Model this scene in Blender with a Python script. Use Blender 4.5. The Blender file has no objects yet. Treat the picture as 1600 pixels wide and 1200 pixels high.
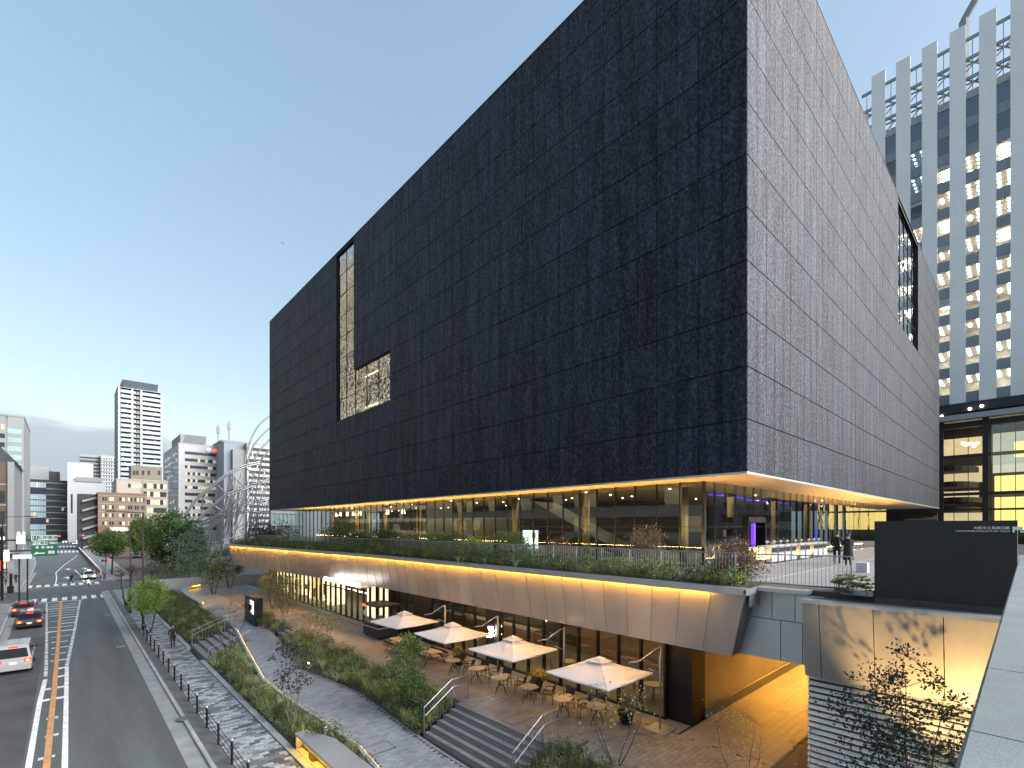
import bpy, math, random
from mathutils import Vector, Matrix

random.seed(11)
S = bpy.context.scene
COL = S.collection
R = math.radians

# ---------------------------------------------------------------- camera
FPX, U0, V0, EYE = 754.0, 800.0, 823.0, 9.3          # focal length and horizon in photograph pixels, eye height in metres
YAW = math.atan2(693.0, FPX)
SN, CS = math.sin(YAW), math.cos(YAW)
cam = bpy.data.cameras.new('camera')
cam.sensor_width = 36.0
cam.lens = 36.0 * FPX / 1600.0
cam.shift_y = (V0 - 600.0) / 1600.0
cam.clip_start = 0.05
cam.clip_end = 4000
camo = bpy.data.objects.new('camera', cam)
camo.location = (0, 0, EYE)
camo.rotation_euler = (R(90), 0, -YAW)
COL.objects.link(camo)
S.camera = camo

# ---------------------------------------------------------------- sky, sun, exposure
SUN_EL, SUN_AZ = 26.0, 146.0        # azimuth clockwise from +Y (the street) seen from above
SKY_STRENGTH, SUN_STRENGTH, EXPOSURE = 0.15, 2.7, 2.0
SKY_GAMMA, SKY_SAT, SKY_GAIN = 0.52, 1.40, 0.75
W = bpy.data.worlds.new('World')
S.world = W
W.use_nodes = True
nt = W.node_tree
nt.nodes.clear()
N = nt.nodes.new
L = nt.links.new
out = N('ShaderNodeOutputWorld')
bg = N('ShaderNodeBackground')
bg.inputs['Strength'].default_value = SKY_STRENGTH
sky = N('ShaderNodeTexSky')
sky.sky_type = 'NISHITA'
sky.sun_disc = False
sky.sun_elevation = R(SUN_EL)
sky.sun_rotation = R(SUN_AZ)
sky.altitude = 0
sky.air_density = 1.4
sky.dust_density = 1.3
sky.ozone_density = 1.2
# low bank of evening cloud all along the horizon, drawn by noise on the view direction
tc = N('ShaderNodeTexCoord')
sep = N('ShaderNodeSeparateXYZ')
L(tc.outputs['Generated'], sep.inputs[0])
mp = N('ShaderNodeMapping')
mp.inputs['Scale'].default_value = (2.4, 2.4, 7.0)
mp.inputs['Location'].default_value = (3.4, 1.0, 0.7)
L(tc.outputs['Generated'], mp.inputs[0])
nz = N('ShaderNodeTexNoise')
nz.inputs['Scale'].default_value = 1.3
nz.inputs['Detail'].default_value = 5
nz.inputs['Roughness'].default_value = 0.5
L(mp.outputs[0], nz.inputs['Vector'])
hr = N('ShaderNodeMapRange')           # cover falls off with height above the horizon
hr.inputs['From Min'].default_value = 0.03
hr.inputs['From Max'].default_value = 0.25
hr.inputs['To Min'].default_value = 0.34
hr.inputs['To Max'].default_value = -0.30
L(sep.outputs['Z'], hr.inputs['Value'])
ad = N('ShaderNodeMath'); ad.operation = 'ADD'
L(nz.outputs['Fac'], ad.inputs[0]); L(hr.outputs[0], ad.inputs[1])
cr = N('ShaderNodeMapRange')
cr.interpolation_type = 'SMOOTHSTEP'
cr.inputs['From Min'].default_value = 0.48
cr.inputs['From Max'].default_value = 0.60
cr.inputs['To Max'].default_value = 0.85
L(ad.outputs[0], cr.inputs['Value'])
mx = N('ShaderNodeMix'); mx.data_type = 'RGBA'
L(cr.outputs[0], mx.inputs['Factor'])
gm_ = N('ShaderNodeGamma'); gm_.inputs['Gamma'].default_value = SKY_GAMMA      # thin high haze: evens the sky out
L(sky.outputs[0], gm_.inputs['Color'])
hs = N('ShaderNodeHueSaturation'); hs.inputs['Saturation'].default_value = SKY_SAT; hs.inputs['Value'].default_value = SKY_GAIN
L(gm_.outputs[0], hs.inputs['Color'])
L(hs.outputs[0], mx.inputs['A'])
hz = N('ShaderNodeMapRange')
hz.inputs['From Max'].default_value = 0.16
L(sep.outputs['Z'], hz.inputs['Value'])
cm = N('ShaderNodeMix'); cm.data_type = 'RGBA'
cm.inputs['A'].default_value = (0.50, 0.68, 0.95, 1)
cm.inputs['B'].default_value = (0.95, 1.05, 1.2, 1)
L(hz.outputs[0], cm.inputs['Factor'])
L(cm.outputs['Result'], mx.inputs['B'])
L(mx.outputs['Result'], bg.inputs['Color'])
L(bg.outputs[0], out.inputs[0])

sd = bpy.data.lights.new('sun', 'SUN')
sd.energy = SUN_STRENGTH
sd.angle = R(55)                        # sun already behind thin cloud: shadows have no edge
sd.color = (1.0, 0.99, 0.98)
so = bpy.data.objects.new('sun', sd)
sv = Vector((math.sin(R(SUN_AZ)) * math.cos(R(SUN_EL)), math.cos(R(SUN_AZ)) * math.cos(R(SUN_EL)), math.sin(R(SUN_EL))))
so.rotation_euler = sv.to_track_quat('Z', 'Y').to_euler()
so.location = sv * 300
COL.objects.link(so)

S.view_settings.view_transform = 'Standard'
S.view_settings.look = 'None'
S.view_settings.gamma = 1.0
S.view_settings.use_curve_mapping = False
S.view_settings.exposure = EXPOSURE
S.render.engine = 'CYCLES'
S.cycles.use_denoising = True
S.cycles.max_bounces = 6
S.cycles.transparent_max_bounces = 12
S.cycles.sample_clamp_indirect = 4.0
S.cycles.caustics_reflective = False
S.cycles.caustics_refractive = False

# ---------------------------------------------------------------- where a photograph pixel meets a plane of the place
def ray(u, v):
    r = (u - U0) / FPX
    return SN + CS * r, CS - SN * r, (V0 - v) / FPX
def gz(u, v, z):
    x, y, q = ray(u, v); d = (z - EYE) / q
    return Vector((x * d, y * d, z))
def gx(u, v, X):
    x, y, q = ray(u, v); d = X / x
    return Vector((X, y * d, EYE + q * d))
def gy(u, v, Y):
    x, y, q = ray(u, v); d = Y / y
    return Vector((x * d, Y, EYE + q * d))

# ---------------------------------------------------------------- materials
def _ramp(nt, fac, lo, hi):
    m = nt.nodes.new('ShaderNodeMix'); m.data_type = 'RGBA'
    nt.links.new(fac, m.inputs['Factor'])
    m.inputs['A'].default_value = (*lo, 1); m.inputs['B'].default_value = (*hi, 1)
    return m.outputs['Result']
MATS = {}
def M(name, col, rough=0.6, metal=0.0, var=0.18, scale=2.0, bump=0.0, bscale=60.0, em=None, ems=0.0, tone=0.0, spec=0.5,
      stretch=(1, 1, 1), fine=0.0, fscale=90.0, rvar=0.0, coat=0.0, bdist=0.02, fplain=False, glint=None):
    m = bpy.data.materials.new(name); m.use_nodes = True
    nt = m.node_tree; b = nt.nodes['Principled BSDF']; N = nt.nodes.new; L = nt.links.new
    b.inputs['Roughness'].default_value = rough
    b.inputs['Metallic'].default_value = metal
    b.inputs['Specular IOR Level'].default_value = spec
    if coat: b.inputs['Coat Weight'].default_value = coat
    g = N('ShaderNodeNewGeometry')
    mp = N('ShaderNodeMapping'); mp.inputs['Scale'].default_value = stretch
    L(g.outputs['Position'], mp.inputs[0])
    n = N('ShaderNodeTexNoise'); n.inputs['Scale'].default_value = scale
    n.inputs['Detail'].default_value = 5; n.inputs['Roughness'].default_value = 0.6
    L(mp.outputs[0], n.inputs['Vector'])
    lo = tuple(max(0, c * (1 - var)) for c in col); hi = tuple(min(1, c * (1 + var)) for c in col)
    mr = N('ShaderNodeMapRange'); mr.inputs['From Min'].default_value = .3; mr.inputs['From Max'].default_value = .7
    L(n.outputs['Fac'], mr.inputs['Value'])
    c = _ramp(nt, mr.outputs[0], lo, hi)
    if fine:
        f = N('ShaderNodeTexNoise'); f.inputs['Scale'].default_value = fscale; f.inputs['Detail'].default_value = 3
        L(g.outputs['Position'] if fplain else mp.outputs[0], f.inputs['Vector'])
        fr = N('ShaderNodeMapRange'); fr.inputs['From Min'].default_value = .3; fr.inputs['From Max'].default_value = .7
        fr.inputs['To Min'].default_value = 1 - fine; fr.inputs['To Max'].default_value = 1 + fine
        L(f.outputs['Fac'], fr.inputs['Value'])
        mu = N('ShaderNodeVectorMath'); mu.operation = 'SCALE'
        L(c, mu.inputs[0]); L(fr.outputs[0], mu.inputs['Scale']); c = mu.outputs[0]
    if tone:
        at = N('ShaderNodeAttribute'); at.attribute_name = 'tone'
        tr = N('ShaderNodeMapRange'); tr.inputs['To Min'].default_value = 1 - tone; tr.inputs['To Max'].default_value = 1 + tone
        L(at.outputs['Fac'], tr.inputs['Value'])
        mu = N('ShaderNodeVectorMath'); mu.operation = 'SCALE'
        L(c, mu.inputs[0]); L(tr.outputs[0], mu.inputs['Scale']); c = mu.outputs[0]
    L(c, b.inputs['Base Color'])
    if rvar:
        rr = N('ShaderNodeMapRange'); rr.inputs['To Min'].default_value = max(.02, rough - rvar); rr.inputs['To Max'].default_value = min(1, rough + rvar)
        L(n.outputs['Fac'], rr.inputs['Value']); L(rr.outputs[0], b.inputs['Roughness'])
    if glint:                                   # crushed stone: single facets shine, the rest stays dull
        lo_, hi_, gs_ = glint
        q = N('ShaderNodeTexNoise'); q.inputs['Scale'].default_value = gs_; q.inputs['Detail'].default_value = 2
        gm2 = N('ShaderNodeMapping'); gm2.inputs['Scale'].default_value = (1, 1, .7); L(g.outputs['Position'], gm2.inputs[0]); L(gm2.outputs[0], q.inputs['Vector'])
        qr = N('ShaderNodeMapRange'); qr.inputs['From Min'].default_value = .42; qr.inputs['From Max'].default_value = .68; qr.inputs['To Min'].default_value = lo_; qr.inputs['To Max'].default_value = hi_
        L(q.outputs['Fac'], qr.inputs['Value'])
        qa = N('ShaderNodeMath'); qa.operation = 'MULTIPLY'; L(qr.outputs[0], qa.inputs[0])
        q2 = N('ShaderNodeMapRange'); q2.inputs['From Min'].default_value = .3; q2.inputs['From Max'].default_value = .7; q2.inputs['To Min'].default_value = .55; q2.inputs['To Max'].default_value = 1.25
        L(n.outputs['Fac'], q2.inputs['Value']); L(q2.outputs[0], qa.inputs[1]); L(qa.outputs[0], b.inputs['Specular IOR Level'])
    if bump:
        k = N('ShaderNodeTexNoise'); k.inputs['Scale'].default_value = bscale; k.inputs['Detail'].default_value = 4
        L(g.outputs['Position'] if fplain else mp.outputs[0], k.inputs['Vector'])
        bp = N('ShaderNodeBump'); bp.inputs['Strength'].default_value = bump; bp.inputs['Distance'].default_value = bdist
        L(k.outputs['Fac'], bp.inputs['Height']); L(bp.outputs[0], b.inputs['Normal'])
    if em:
        b.inputs['Emission Color'].default_value = (*em, 1); b.inputs['Emission Strength'].default_value = ems
    MATS[name] = m
    return m

def glass(name, tint, refl=0.5, rough=0.0, wave=0.0, through=1.0):
    """window pane: clear tinted body under a mirror coat, more mirror at grazing angles"""
    m = bpy.data.materials.new(name); m.use_nodes = True
    nt = m.node_tree; nt.nodes.clear(); N = nt.nodes.new; L = nt.links.new
    o = N('ShaderNodeOutputMaterial'); mix = N('ShaderNodeMixShader')
    t = N('ShaderNodeBsdfTransparent'); t.inputs['Color'].default_value = (*tint, 1)
    g = N('ShaderNodeBsdfGlossy'); g.inputs['Roughness'].default_value = rough; g.inputs['Color'].default_value = (.92, .95, .96, 1)
    fr = N('ShaderNodeFresnel'); fr.inputs['IOR'].default_value = 1.5
    mr = N('ShaderNodeMapRange'); mr.inputs['To Min'].default_value = min(.75, refl * .15); mr.inputs['To Max'].default_value = min(1, .3 + refl)
    mr.inputs['From Min'].default_value = .04; mr.inputs['From Max'].default_value = .45
    L(fr.outputs[0], mr.inputs['Value']); L(mr.outputs[0], mix.inputs[0])
    if wave:
        ge = N('ShaderNodeNewGeometry'); nn = N('ShaderNodeTexNoise'); nn.inputs['Scale'].default_value = .9; nn.inputs['Detail'].default_value = 2
        L(ge.outputs['Position'], nn.inputs['Vector'])
        b = N('ShaderNodeBump'); b.inputs['Strength'].default_value = wave; b.inputs['Distance'].default_value = .05
        L(nn.outputs['Fac'], b.inputs['Height']); L(b.outputs[0], g.inputs['Normal'])
    L(t.outputs[0], mix.inputs[1]); L(g.outputs[0], mix.inputs[2]); L(mix.outputs[0], o.inputs[0])
    MATS[name] = m
    return m

LEAF_GAIN = 2.4
def leafmat(name, cols, trans=0.3, rough=0.55):
    m = bpy.data.materials.new(name); m.use_nodes = True
    nt = m.node_tree; b = nt.nodes['Principled BSDF']; N = nt.nodes.new; L = nt.links.new
    b.inputs['Roughness'].default_value = rough
    at = N('ShaderNodeAttribute'); at.attribute_name = 'tone'
    cr = N('ShaderNodeValToRGB')
    el = cr.color_ramp.elements
    el[0].color = (*cols[0], 1); el[1].color = (*cols[-1], 1)
    cols = [tuple(min(.6, x * LEAF_GAIN) for x in c) for c in cols]
    el[0].color = (*cols[0], 1); el[1].color = (*cols[-1], 1)
    for i, c in enumerate(cols[1:-1], 1):
        e = el.new(i / (len(cols) - 1)); e.color = (*c, 1)
    L(at.outputs['Fac'], cr.inputs[0]); L(cr.outputs[0], b.inputs['Base Color'])
    tl = N('ShaderNodeBsdfTranslucent'); L(cr.outputs[0], tl.inputs['Color'])
    mix = N('ShaderNodeMixShader'); mix.inputs[0].default_value = trans
    o = nt.nodes['Material Output']
    L(b.outputs[0], mix.inputs[1]); L(tl.outputs[0], mix.inputs[2]); L(mix.outputs[0], o.inputs[0])
    MATS[name] = m
    return m

def emit(name, col, s):
    m = bpy.data.materials.new(name); m.use_nodes = True
    nt = m.node_tree; b = nt.nodes['Principled BSDF']
    b.inputs['Base Color'].default_value = (*[min(1, c * .8) for c in col], 1)
    b.inputs['Emission Color'].default_value = (*col, 1); b.inputs['Emission Strength'].default_value = s
    MATS[name] = m
    return m

# ---------------------------------------------------------------- meshes
def wloc(p):
    v = Vector((0, 0, 0))
    while p is not None:
        v += p.location; p = p.parent
    return v
def tag(o, label=None, cat=None, group=None, kind=None):
    if label: o['label'] = label
    if cat: o['category'] = cat
    if group: o['group'] = group
    if kind: o['kind'] = kind
    return o
def empty(name, loc=(0, 0, 0), label=None, cat=None, group=None, rz=0):
    o = bpy.data.objects.new(name, None); o.location = loc; o.rotation_euler = (0, 0, rz)
    o.empty_display_size = .2
    COL.objects.link(o)
    return tag(o, label, cat, group)
def inst(name, me, parent=None, loc=(0, 0, 0), rz=0, scale=None, label=None, cat=None, group=None):
    o = bpy.data.objects.new(name, me)
    if parent: o.parent = parent; loc = Vector(loc) - wloc(parent)
    o.location = loc; o.rotation_euler = (0, 0, rz)
    if scale: o.scale = scale
    COL.objects.link(o)
    return tag(o, label, cat, group)
def copy_tree(o, parent=None, label=None, group=None):
    c = o.copy(); COL.objects.link(c); c.parent = parent
    if label: c['label'] = label
    if group: c['group'] = group
    for ch in list(o.children): copy_tree(ch, c)
    return c

class MB:
    def __init__(s): s.v = []; s.f = []; s.m = []; s.t = []; s.mi = 0; s.tone = .5
    def add(s, vs, fs):
        b = len(s.v); s.v.extend(tuple(x) for x in vs)
        for f in fs: s.f.append(tuple(b + i for i in f)); s.m.append(s.mi); s.t.append(s.tone)
        return s
    def box(s, x0, x1, y0, y1, z0, z1, nobottom=False):
        vs = [(x0, y0, z0), (x1, y0, z0), (x1, y1, z0), (x0, y1, z0), (x0, y0, z1), (x1, y0, z1), (x1, y1, z1), (x0, y1, z1)]
        fs = [(4, 5, 6, 7), (0, 1, 5, 4), (1, 2, 6, 5), (2, 3, 7, 6), (3, 0, 4, 7)]
        if not nobottom: fs.append((3, 2, 1, 0))
        return s.add(vs, fs)
    def hexa(s, lo, hi):
        """lo, hi: four points each, same winding (counter-clockwise from above)"""
        return s.add(list(lo) + list(hi), [(3, 2, 1, 0), (4, 5, 6, 7), (0, 1, 5, 4), (1, 2, 6, 5), (2, 3, 7, 6), (3, 0, 4, 7)])
    def obox(s, c, sx, sy, sz, rz=0, rx=0, ry=0):
        mt = Matrix.Translation(c) @ Matrix.Rotation(rz, 4, 'Z') @ Matrix.Rotation(ry, 4, 'Y') @ Matrix.Rotation(rx, 4, 'X')
        vs = [mt @ Vector((a * sx / 2, b * sy / 2, d * sz / 2)) for d in (-1, 1) for a, b in ((-1, -1), (1, -1), (1, 1), (-1, 1))]
        return s.add(vs, [(3, 2, 1, 0), (4, 5, 6, 7), (0, 1, 5, 4), (1, 2, 6, 5), (2, 3, 7, 6), (3, 0, 4, 7)])
    def prism(s, poly, z0, z1):
        n = len(poly)
        vs = [(p[0], p[1], z0) for p in poly] + [(p[0], p[1], z1) for p in poly]
        return s.add(vs, [tuple(range(n - 1, -1, -1)), tuple(range(n, 2 * n))] + [(i, (i + 1) % n, n + (i + 1) % n, n + i) for i in range(n)])
    def quad(s, a, b, c, d): return s.add([a, b, c, d], [(0, 1, 2, 3)])
    def poly(s, pts): return s.add(pts, [tuple(range(len(pts)))])
    def tube(s, pts, r, n=6, cap=True):
        pts = [Vector(p) for p in pts]; k = len(pts)
        rs = r if isinstance(r, (list, tuple)) else [r] * k
        rings = []; prev = None
        for i, p in enumerate(pts):
            t = (pts[min(i + 1, k - 1)] - pts[max(i - 1, 0)])
            if t.length < 1e-6: t = Vector((0, 0, 1))
            t.normalize()
            if prev is None:
                a = t.cross(Vector((0, 0, 1)))
                if a.length < 1e-3: a = t.cross(Vector((1, 0, 0)))
            else:
                a = prev - t * prev.dot(t)
                if a.length < 1e-4: a = t.orthogonal()
            a.normalize(); prev = a; b = t.cross(a)
            rings.append([p + (a * math.cos(2 * math.pi * j / n) + b * math.sin(2 * math.pi * j / n)) * rs[i] for j in range(n)])
        vs = [q for ring in rings for q in ring]; fs = []
        for i in range(k - 1):
            for j in range(n):
                fs.append((i * n + j, i * n + (j + 1) % n, (i + 1) * n + (j + 1) % n, (i + 1) * n + j))
        if cap: fs += [tuple(range(n - 1, -1, -1)), tuple((k - 1) * n + j for j in range(n))]
        return s.add(vs, fs)
    def cyl(s, c, r, z0, z1, n=12, r2=None):
        return s.lathe([(r, z0), (r if r2 is None else r2, z1)], c, n)
    def lathe(s, prof, c=(0, 0), n=12, cap=True):
        vs = []; fs = []
        for r, z in prof:
            for j in range(n): vs.append((c[0] + r * math.cos(2 * math.pi * j / n), c[1] + r * math.sin(2 * math.pi * j / n), z))
        for i in range(len(prof) - 1):
            for j in range(n): fs.append((i * n + j, i * n + (j + 1) % n, (i + 1) * n + (j + 1) % n, (i + 1) * n + j))
        if cap: fs += [tuple(range(n - 1, -1, -1)), tuple((len(prof) - 1) * n + j for j in range(n))]
        return s.add(vs, fs)
    def ball(s, c, rx, ry=None, rz=None, n=8, m=5):
        ry = ry or rx; rz = rz or rx; vs = []; fs = []
        for i in range(m + 1):
            th = math.pi * i / m
            for j in range(n):
                ph = 2 * math.pi * j / n
                vs.append((c[0] + rx * math.sin(th) * math.cos(ph), c[1] + ry * math.sin(th) * math.sin(ph), c[2] - rz * math.cos(th)))
        for i in range(m):
            for j in range(n): fs.append((i * n + j, i * n + (j + 1) % n, (i + 1) * n + (j + 1) % n, (i + 1) * n + j))
        return s.add(vs, fs)
    def leaf(s, p, d, up, ln, wd):
        """one leaf: a folded rhombus"""
        sd = d.cross(up)
        if sd.length < 1e-4: sd = d.orthogonal()
        sd.normalize()
        mid = p + d * ln * .45 - up * wd * .12
        return s.add([p, mid + sd * wd * .5, p + d * ln, mid - sd * wd * .5], [(0, 1, 2, 3)])
    def mesh(s, name, mats, smooth=False, org=(0, 0, 0), tones=False):
        me = bpy.data.meshes.new(name)
        ox, oy, oz = org
        me.from_pydata([(a - ox, b - oy, c - oz) for a, b, c in s.v] if any(org) else s.v, [], s.f)
        if not isinstance(mats, (list, tuple)): mats = [mats]
        for m in mats: me.materials.append(MATS[m] if isinstance(m, str) else m)
        if len(mats) > 1: me.polygons.foreach_set('material_index', s.m)
        if smooth: me.polygons.foreach_set('use_smooth', [True] * len(s.f))
        a = me.attributes.new('tone', 'FLOAT', 'FACE'); a.data.foreach_set('value', s.t)
        me.update()
        return me
    def build(s, name, mats, parent=None, smooth=False, label=None, cat=None, group=None, kind=None, at=None):
        org = wloc(parent) if parent else Vector(at or (0, 0, 0))
        o = bpy.data.objects.new(name, s.mesh(name, mats, smooth, org))
        COL.objects.link(o)
        if parent: o.parent = parent
        elif at: o.location = at
        return tag(o, label, cat, group, kind)

def struct(mb, name, mats, **k): return mb.build(name, mats, kind='structure', **k)
def lerp(a, b, t): return a + (b - a) * t
def rnd(a, b): return random.uniform(a, b)
def interp(tab, x):
    """piecewise-linear table [(x, v...)]"""
    if x <= tab[0][0]: return tab[0][1:]
    for p, q in zip(tab, tab[1:]):
        if x <= q[0]:
            t = (x - p[0]) / (q[0] - p[0])
            return tuple(lerp(a, b, t) for a, b in zip(p[1:], q[1:]))
    return tab[-1][1:]

def text_mesh(body, size, mat, extrude=.004, align='CENTER', bold=0.0):
    cu = bpy.data.curves.new('lettering', 'FONT'); cu.body = body; cu.size = size; cu.extrude = extrude; cu.align_x = align; cu.align_y = 'CENTER'
    cu.offset = bold
    cu.resolution_u = 2
    o = bpy.data.objects.new('lettering', cu); COL.objects.link(o)
    bpy.context.view_layer.update()
    dg = bpy.context.evaluated_depsgraph_get()
    me = bpy.data.meshes.new_from_object(o.evaluated_get(dg))
    bpy.data.objects.remove(o); bpy.data.curves.remove(cu)
    me.materials.clear(); me.materials.append(MATS[mat])
    return me

# ---------------------------------------------------------------- palette
M('asphalt', (.094, .103, .105), .85, var=.20, scale=.9, stretch=(1, .07, 1), bump=.3, bscale=90, fine=.26, fscale=22, fplain=True)
M('asphalt_red', (.10, .075, .068), .88, var=.2, scale=.4, fine=.2)
M('city_ground', (.10, .10, .10), .9, var=.3, scale=.05)
M('gutter_concrete', (.27, .28, .275), .8, var=.2, scale=.8, fine=.15, bump=.2)
M('kerb_stone', (.36, .37, .37), .75, var=.18, scale=1.1, fine=.12, tone=.12)
M('kerb_dark', (.12, .125, .125), .8, var=.3, scale=1.2, fine=.2)
M('paver_grey', (.235, .25, .265), .7, var=.12, scale=1.2, tone=.72, fine=.15)
M('paver_blue', (.25, .265, .29), .65, var=.14, scale=.9, tone=.22, fine=.12)
M('plaza_stone', (.235, .232, .23), .6, var=.14, scale=.6, tone=.16, fine=.14)
M('terrace_paving', (.22, .22, .225), .6, var=.12, scale=.7, tone=.1, fine=.1)
M('joint_sand', (.07, .068, .065), .95, var=.2, scale=3)
M('paint_white', (.72, .74, .74), .7, var=.22, scale=1.6, fine=.28, fscale=25)
M('paint_worn', (.52, .54, .54), .75, var=.35, scale=1.6, fine=.4, fscale=18)
M('paint_orange', (.55, .28, .12), .75, var=.22, scale=2, fine=.25, fscale=20)
M('paint_red', (.42, .05, .07), .6, var=.15)
M('soil', (.055, .045, .032), .95, var=.35, scale=3, bump=.6, bscale=30)
M('step_stone', (.21, .215, .22), .7, var=.14, scale=1.2, fine=.12)
M('step_edge', (.10, .10, .105), .7, var=.15)
M('black_steel', (.018, .019, .021), .42, metal=.5, var=.15)
M('dark_bronze', (.035, .031, .028), .38, metal=.6, var=.15, scale=.6)
M('stainless', (.40, .41, .42), .32, metal=.9, var=.08)
M('galvanised', (.30, .315, .32), .45, metal=.75, var=.15)
M('bronze_panel', (.45, .42, .39), .40, metal=.55, var=.12, scale=.7, stretch=(1, 1, .35), rvar=.12, tone=.10)
M('bronze_side', (.26, .25, .245), .45, metal=.6, var=.08)
M('steel_panel', (.48, .50, .51), .42, metal=.6, var=.08, scale=.6, tone=.10)
M('cap_metal', (.45, .46, .47), .4, metal=.7, var=.1)
M('basalt', (.0098, .0140, .0255), .62, var=.30, scale=2.2, stretch=(1, 1, .10), fine=.45, fscale=12, bump=1.0, bscale=13, tone=.46, spec=.5, bdist=.07, fplain=True, glint=(.2, .72, 9.5))
M('basalt_joint', (.007, .007, .009), .8, var=.1)
M('soffit_gold', (.50, .36, .18), .42, metal=.25, var=.05, scale=.3)
M('charcoal_wall', (.016, .016, .0155), .6, var=.25, scale=1.2, fine=.1)
M('granite', (.135, .16, .168), .72, var=.2, scale=1.3, fine=.30, fscale=140, tone=.05)
M('louvre_white', (.72, .73, .72), .45, var=.06, scale=.7)
M('wall_dark', (.03, .03, .03), .7, var=.2)
M('interior_warm', (.30, .21, .12), .6, var=.2, scale=.5)
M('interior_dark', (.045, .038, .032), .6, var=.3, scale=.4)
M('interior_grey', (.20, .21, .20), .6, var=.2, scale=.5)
M('timber', (.30, .18, .09), .5, var=.25, scale=2, stretch=(1, 1, 6))
M('concrete_pale', (.48, .48, .47), .75, var=.10, scale=.25, fine=.06, fscale=6)
M('canvas', (.66, .64, .63), .8, var=.05, scale=1.5, bump=.1, bscale=14)
M('table_stone', (.52, .45, .38), .5, var=.1)
M('chair_black', (.02, .02, .021), .5, var=.1)
M('rattan', (.10, .07, .05), .6, var=.2, scale=20)
M('navy_paint', (.018, .026, .042), .4, var=.1)
M('white_plastic', (.50, .51, .52), .4, var=.05)
M('rubber', (.015, .015, .015), .8, var=.1)
M('car_white', (.34, .35, .365), .25, var=.02, coat=.6)
M('car_black', (.012, .012, .014), .2, var=.02, coat=.8)
M('car_maroon', (.05, .012, .015), .22, var=.02, coat=.8)
M('car_silver', (.4, .41, .42), .28, metal=.6, var=.02, coat=.5)
M('car_glass', (.010, .011, .013), .08, var=.02, spec=.35)
M('plate_white', (.7, .72, .7), .4, var=.03)
M('sign_green', (.005, .11, .045), .45, var=.05)
M('sign_white', (.75, .78, .78), .45, var=.04)
M('sign_red', (.62, .05, .03), .5, var=.04, em=(.9, .10, .04), ems=.7)
M('bark', (.055, .043, .034), .85, var=.3, scale=6, stretch=(1, 1, .2))
M('bark_pale', (.16, .135, .11), .85, var=.3, scale=6, stretch=(1, 1, .2))
M('skin', (.45, .28, .20), .5, var=.05)
M('hair', (.012, .010, .009), .5, var=.1)
M('cloth_navy', (.012, .014, .022), .85, var=.2, scale=6)
M('cloth_black', (.010, .010, .011), .85, var=.2, scale=6)
M('cloth_grey', (.12, .12, .13), .85, var=.2, scale=6)
M('cloth_white', (.6, .6, .6), .85, var=.1)
M('cloth_red', (.25, .03, .03), .85, var=.1)
emit('led_amber', (1.0, .42, .035), 62)
emit('led_bench', (1.0, .58, .03), 8)
emit('led_soft', (1.0, .58, .26), 1.2)
emit('lamp_warm', (1.0, .70, .36), 6)
emit('lamp_white', (1.0, .92, .8), 4)
emit('shelf_light', (1.0, .84, .52), .75)
emit('shelf_dim', (1.0, .80, .45), .28)
emit('sign_lit', (1.0, .98, .94), 1.7)
emit('poster_lit', (.85, .95, .98), .42)
emit('neon_violet', (.12, .04, 1.0), .55)
emit('tail_red', (1.0, .014, .008), 1.3)
emit('tail_amber', (1.0, .20, .025), 3)
emit('head_white', (1.0, .96, .88), 9)
emit('signal_red', (1.0, .022, .015), 2.2)
emit('office_light', (1.0, .92, .76), 6)
emit('room_yellow', (1.0, .70, .26), .30)
glass('glass_lobby', (.60, .70, .66), .55, wave=.05)
glass('glass_cafe', (.62, .62, .56), .35)
glass('glass_mirror', (.16, .18, .19), 2.6, wave=.5)
glass('glass_city', (.22, .30, .36), .8, wave=.1)
glass('glass_blue', (.10, .17, .28), .9)
glass('glass_green', (.35, .55, .50), .7)
glass('glass_clear', (.85, .88, .88), .3)
leafmat('leaf_deep', [(.010, .022, .008), (.022, .045, .012), (.045, .075, .020)])
leafmat('leaf_mid', [(.018, .036, .010), (.042, .075, .018), (.085, .115, .028)])
leafmat('leaf_bright', [(.035, .07, .012), (.085, .14, .022), (.16, .19, .035)])
leafmat('leaf_olive', [(.04, .048, .018), (.09, .095, .038), (.16, .145, .065)])
leafmat('leaf_gold', [(.13, .10, .02), (.22, .20, .04), (.25, .24, .07)])
leafmat('leaf_rust', [(.022, .015, .009), (.055, .034, .018), (.10, .06, .028)])
leafmat('leaf_dark', [(.006, .010, .008), (.014, .022, .016), (.03, .042, .03)])
leafmat('leaf_pale', [(.12, .14, .07), (.22, .24, .12), (.32, .32, .18)])
leafmat('leaf_silver', [(.06, .075, .055), (.13, .15, .11), (.22, .24, .18)])
leafmat('twig', [(.03, .022, .018), (.06, .042, .034), (.10, .07, .055)], trans=.05)
# ================================================================ the setting
struct(MB().box(-1500, 1500, -900, 2200, -.6, -.2), 'ground', 'city_ground')
ZR = -.12
mb = MB(); mb.box(-9, 4.05, -40, 700, -.19, ZR)
mb.box(4.05, 46, 93, 110, -.19, ZR); mb.box(-60, -9, 86, 97, -.19, ZR)
struct(mb, 'road', 'asphalt')
struct(MB().poly([gz(u, v, ZR + .05) for u, v in [(170, 905), (300, 905), (276, 889), (262, 872), (240, 862), (205, 857), (168, 858)]]), 'side_road', 'asphalt_red')

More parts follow.
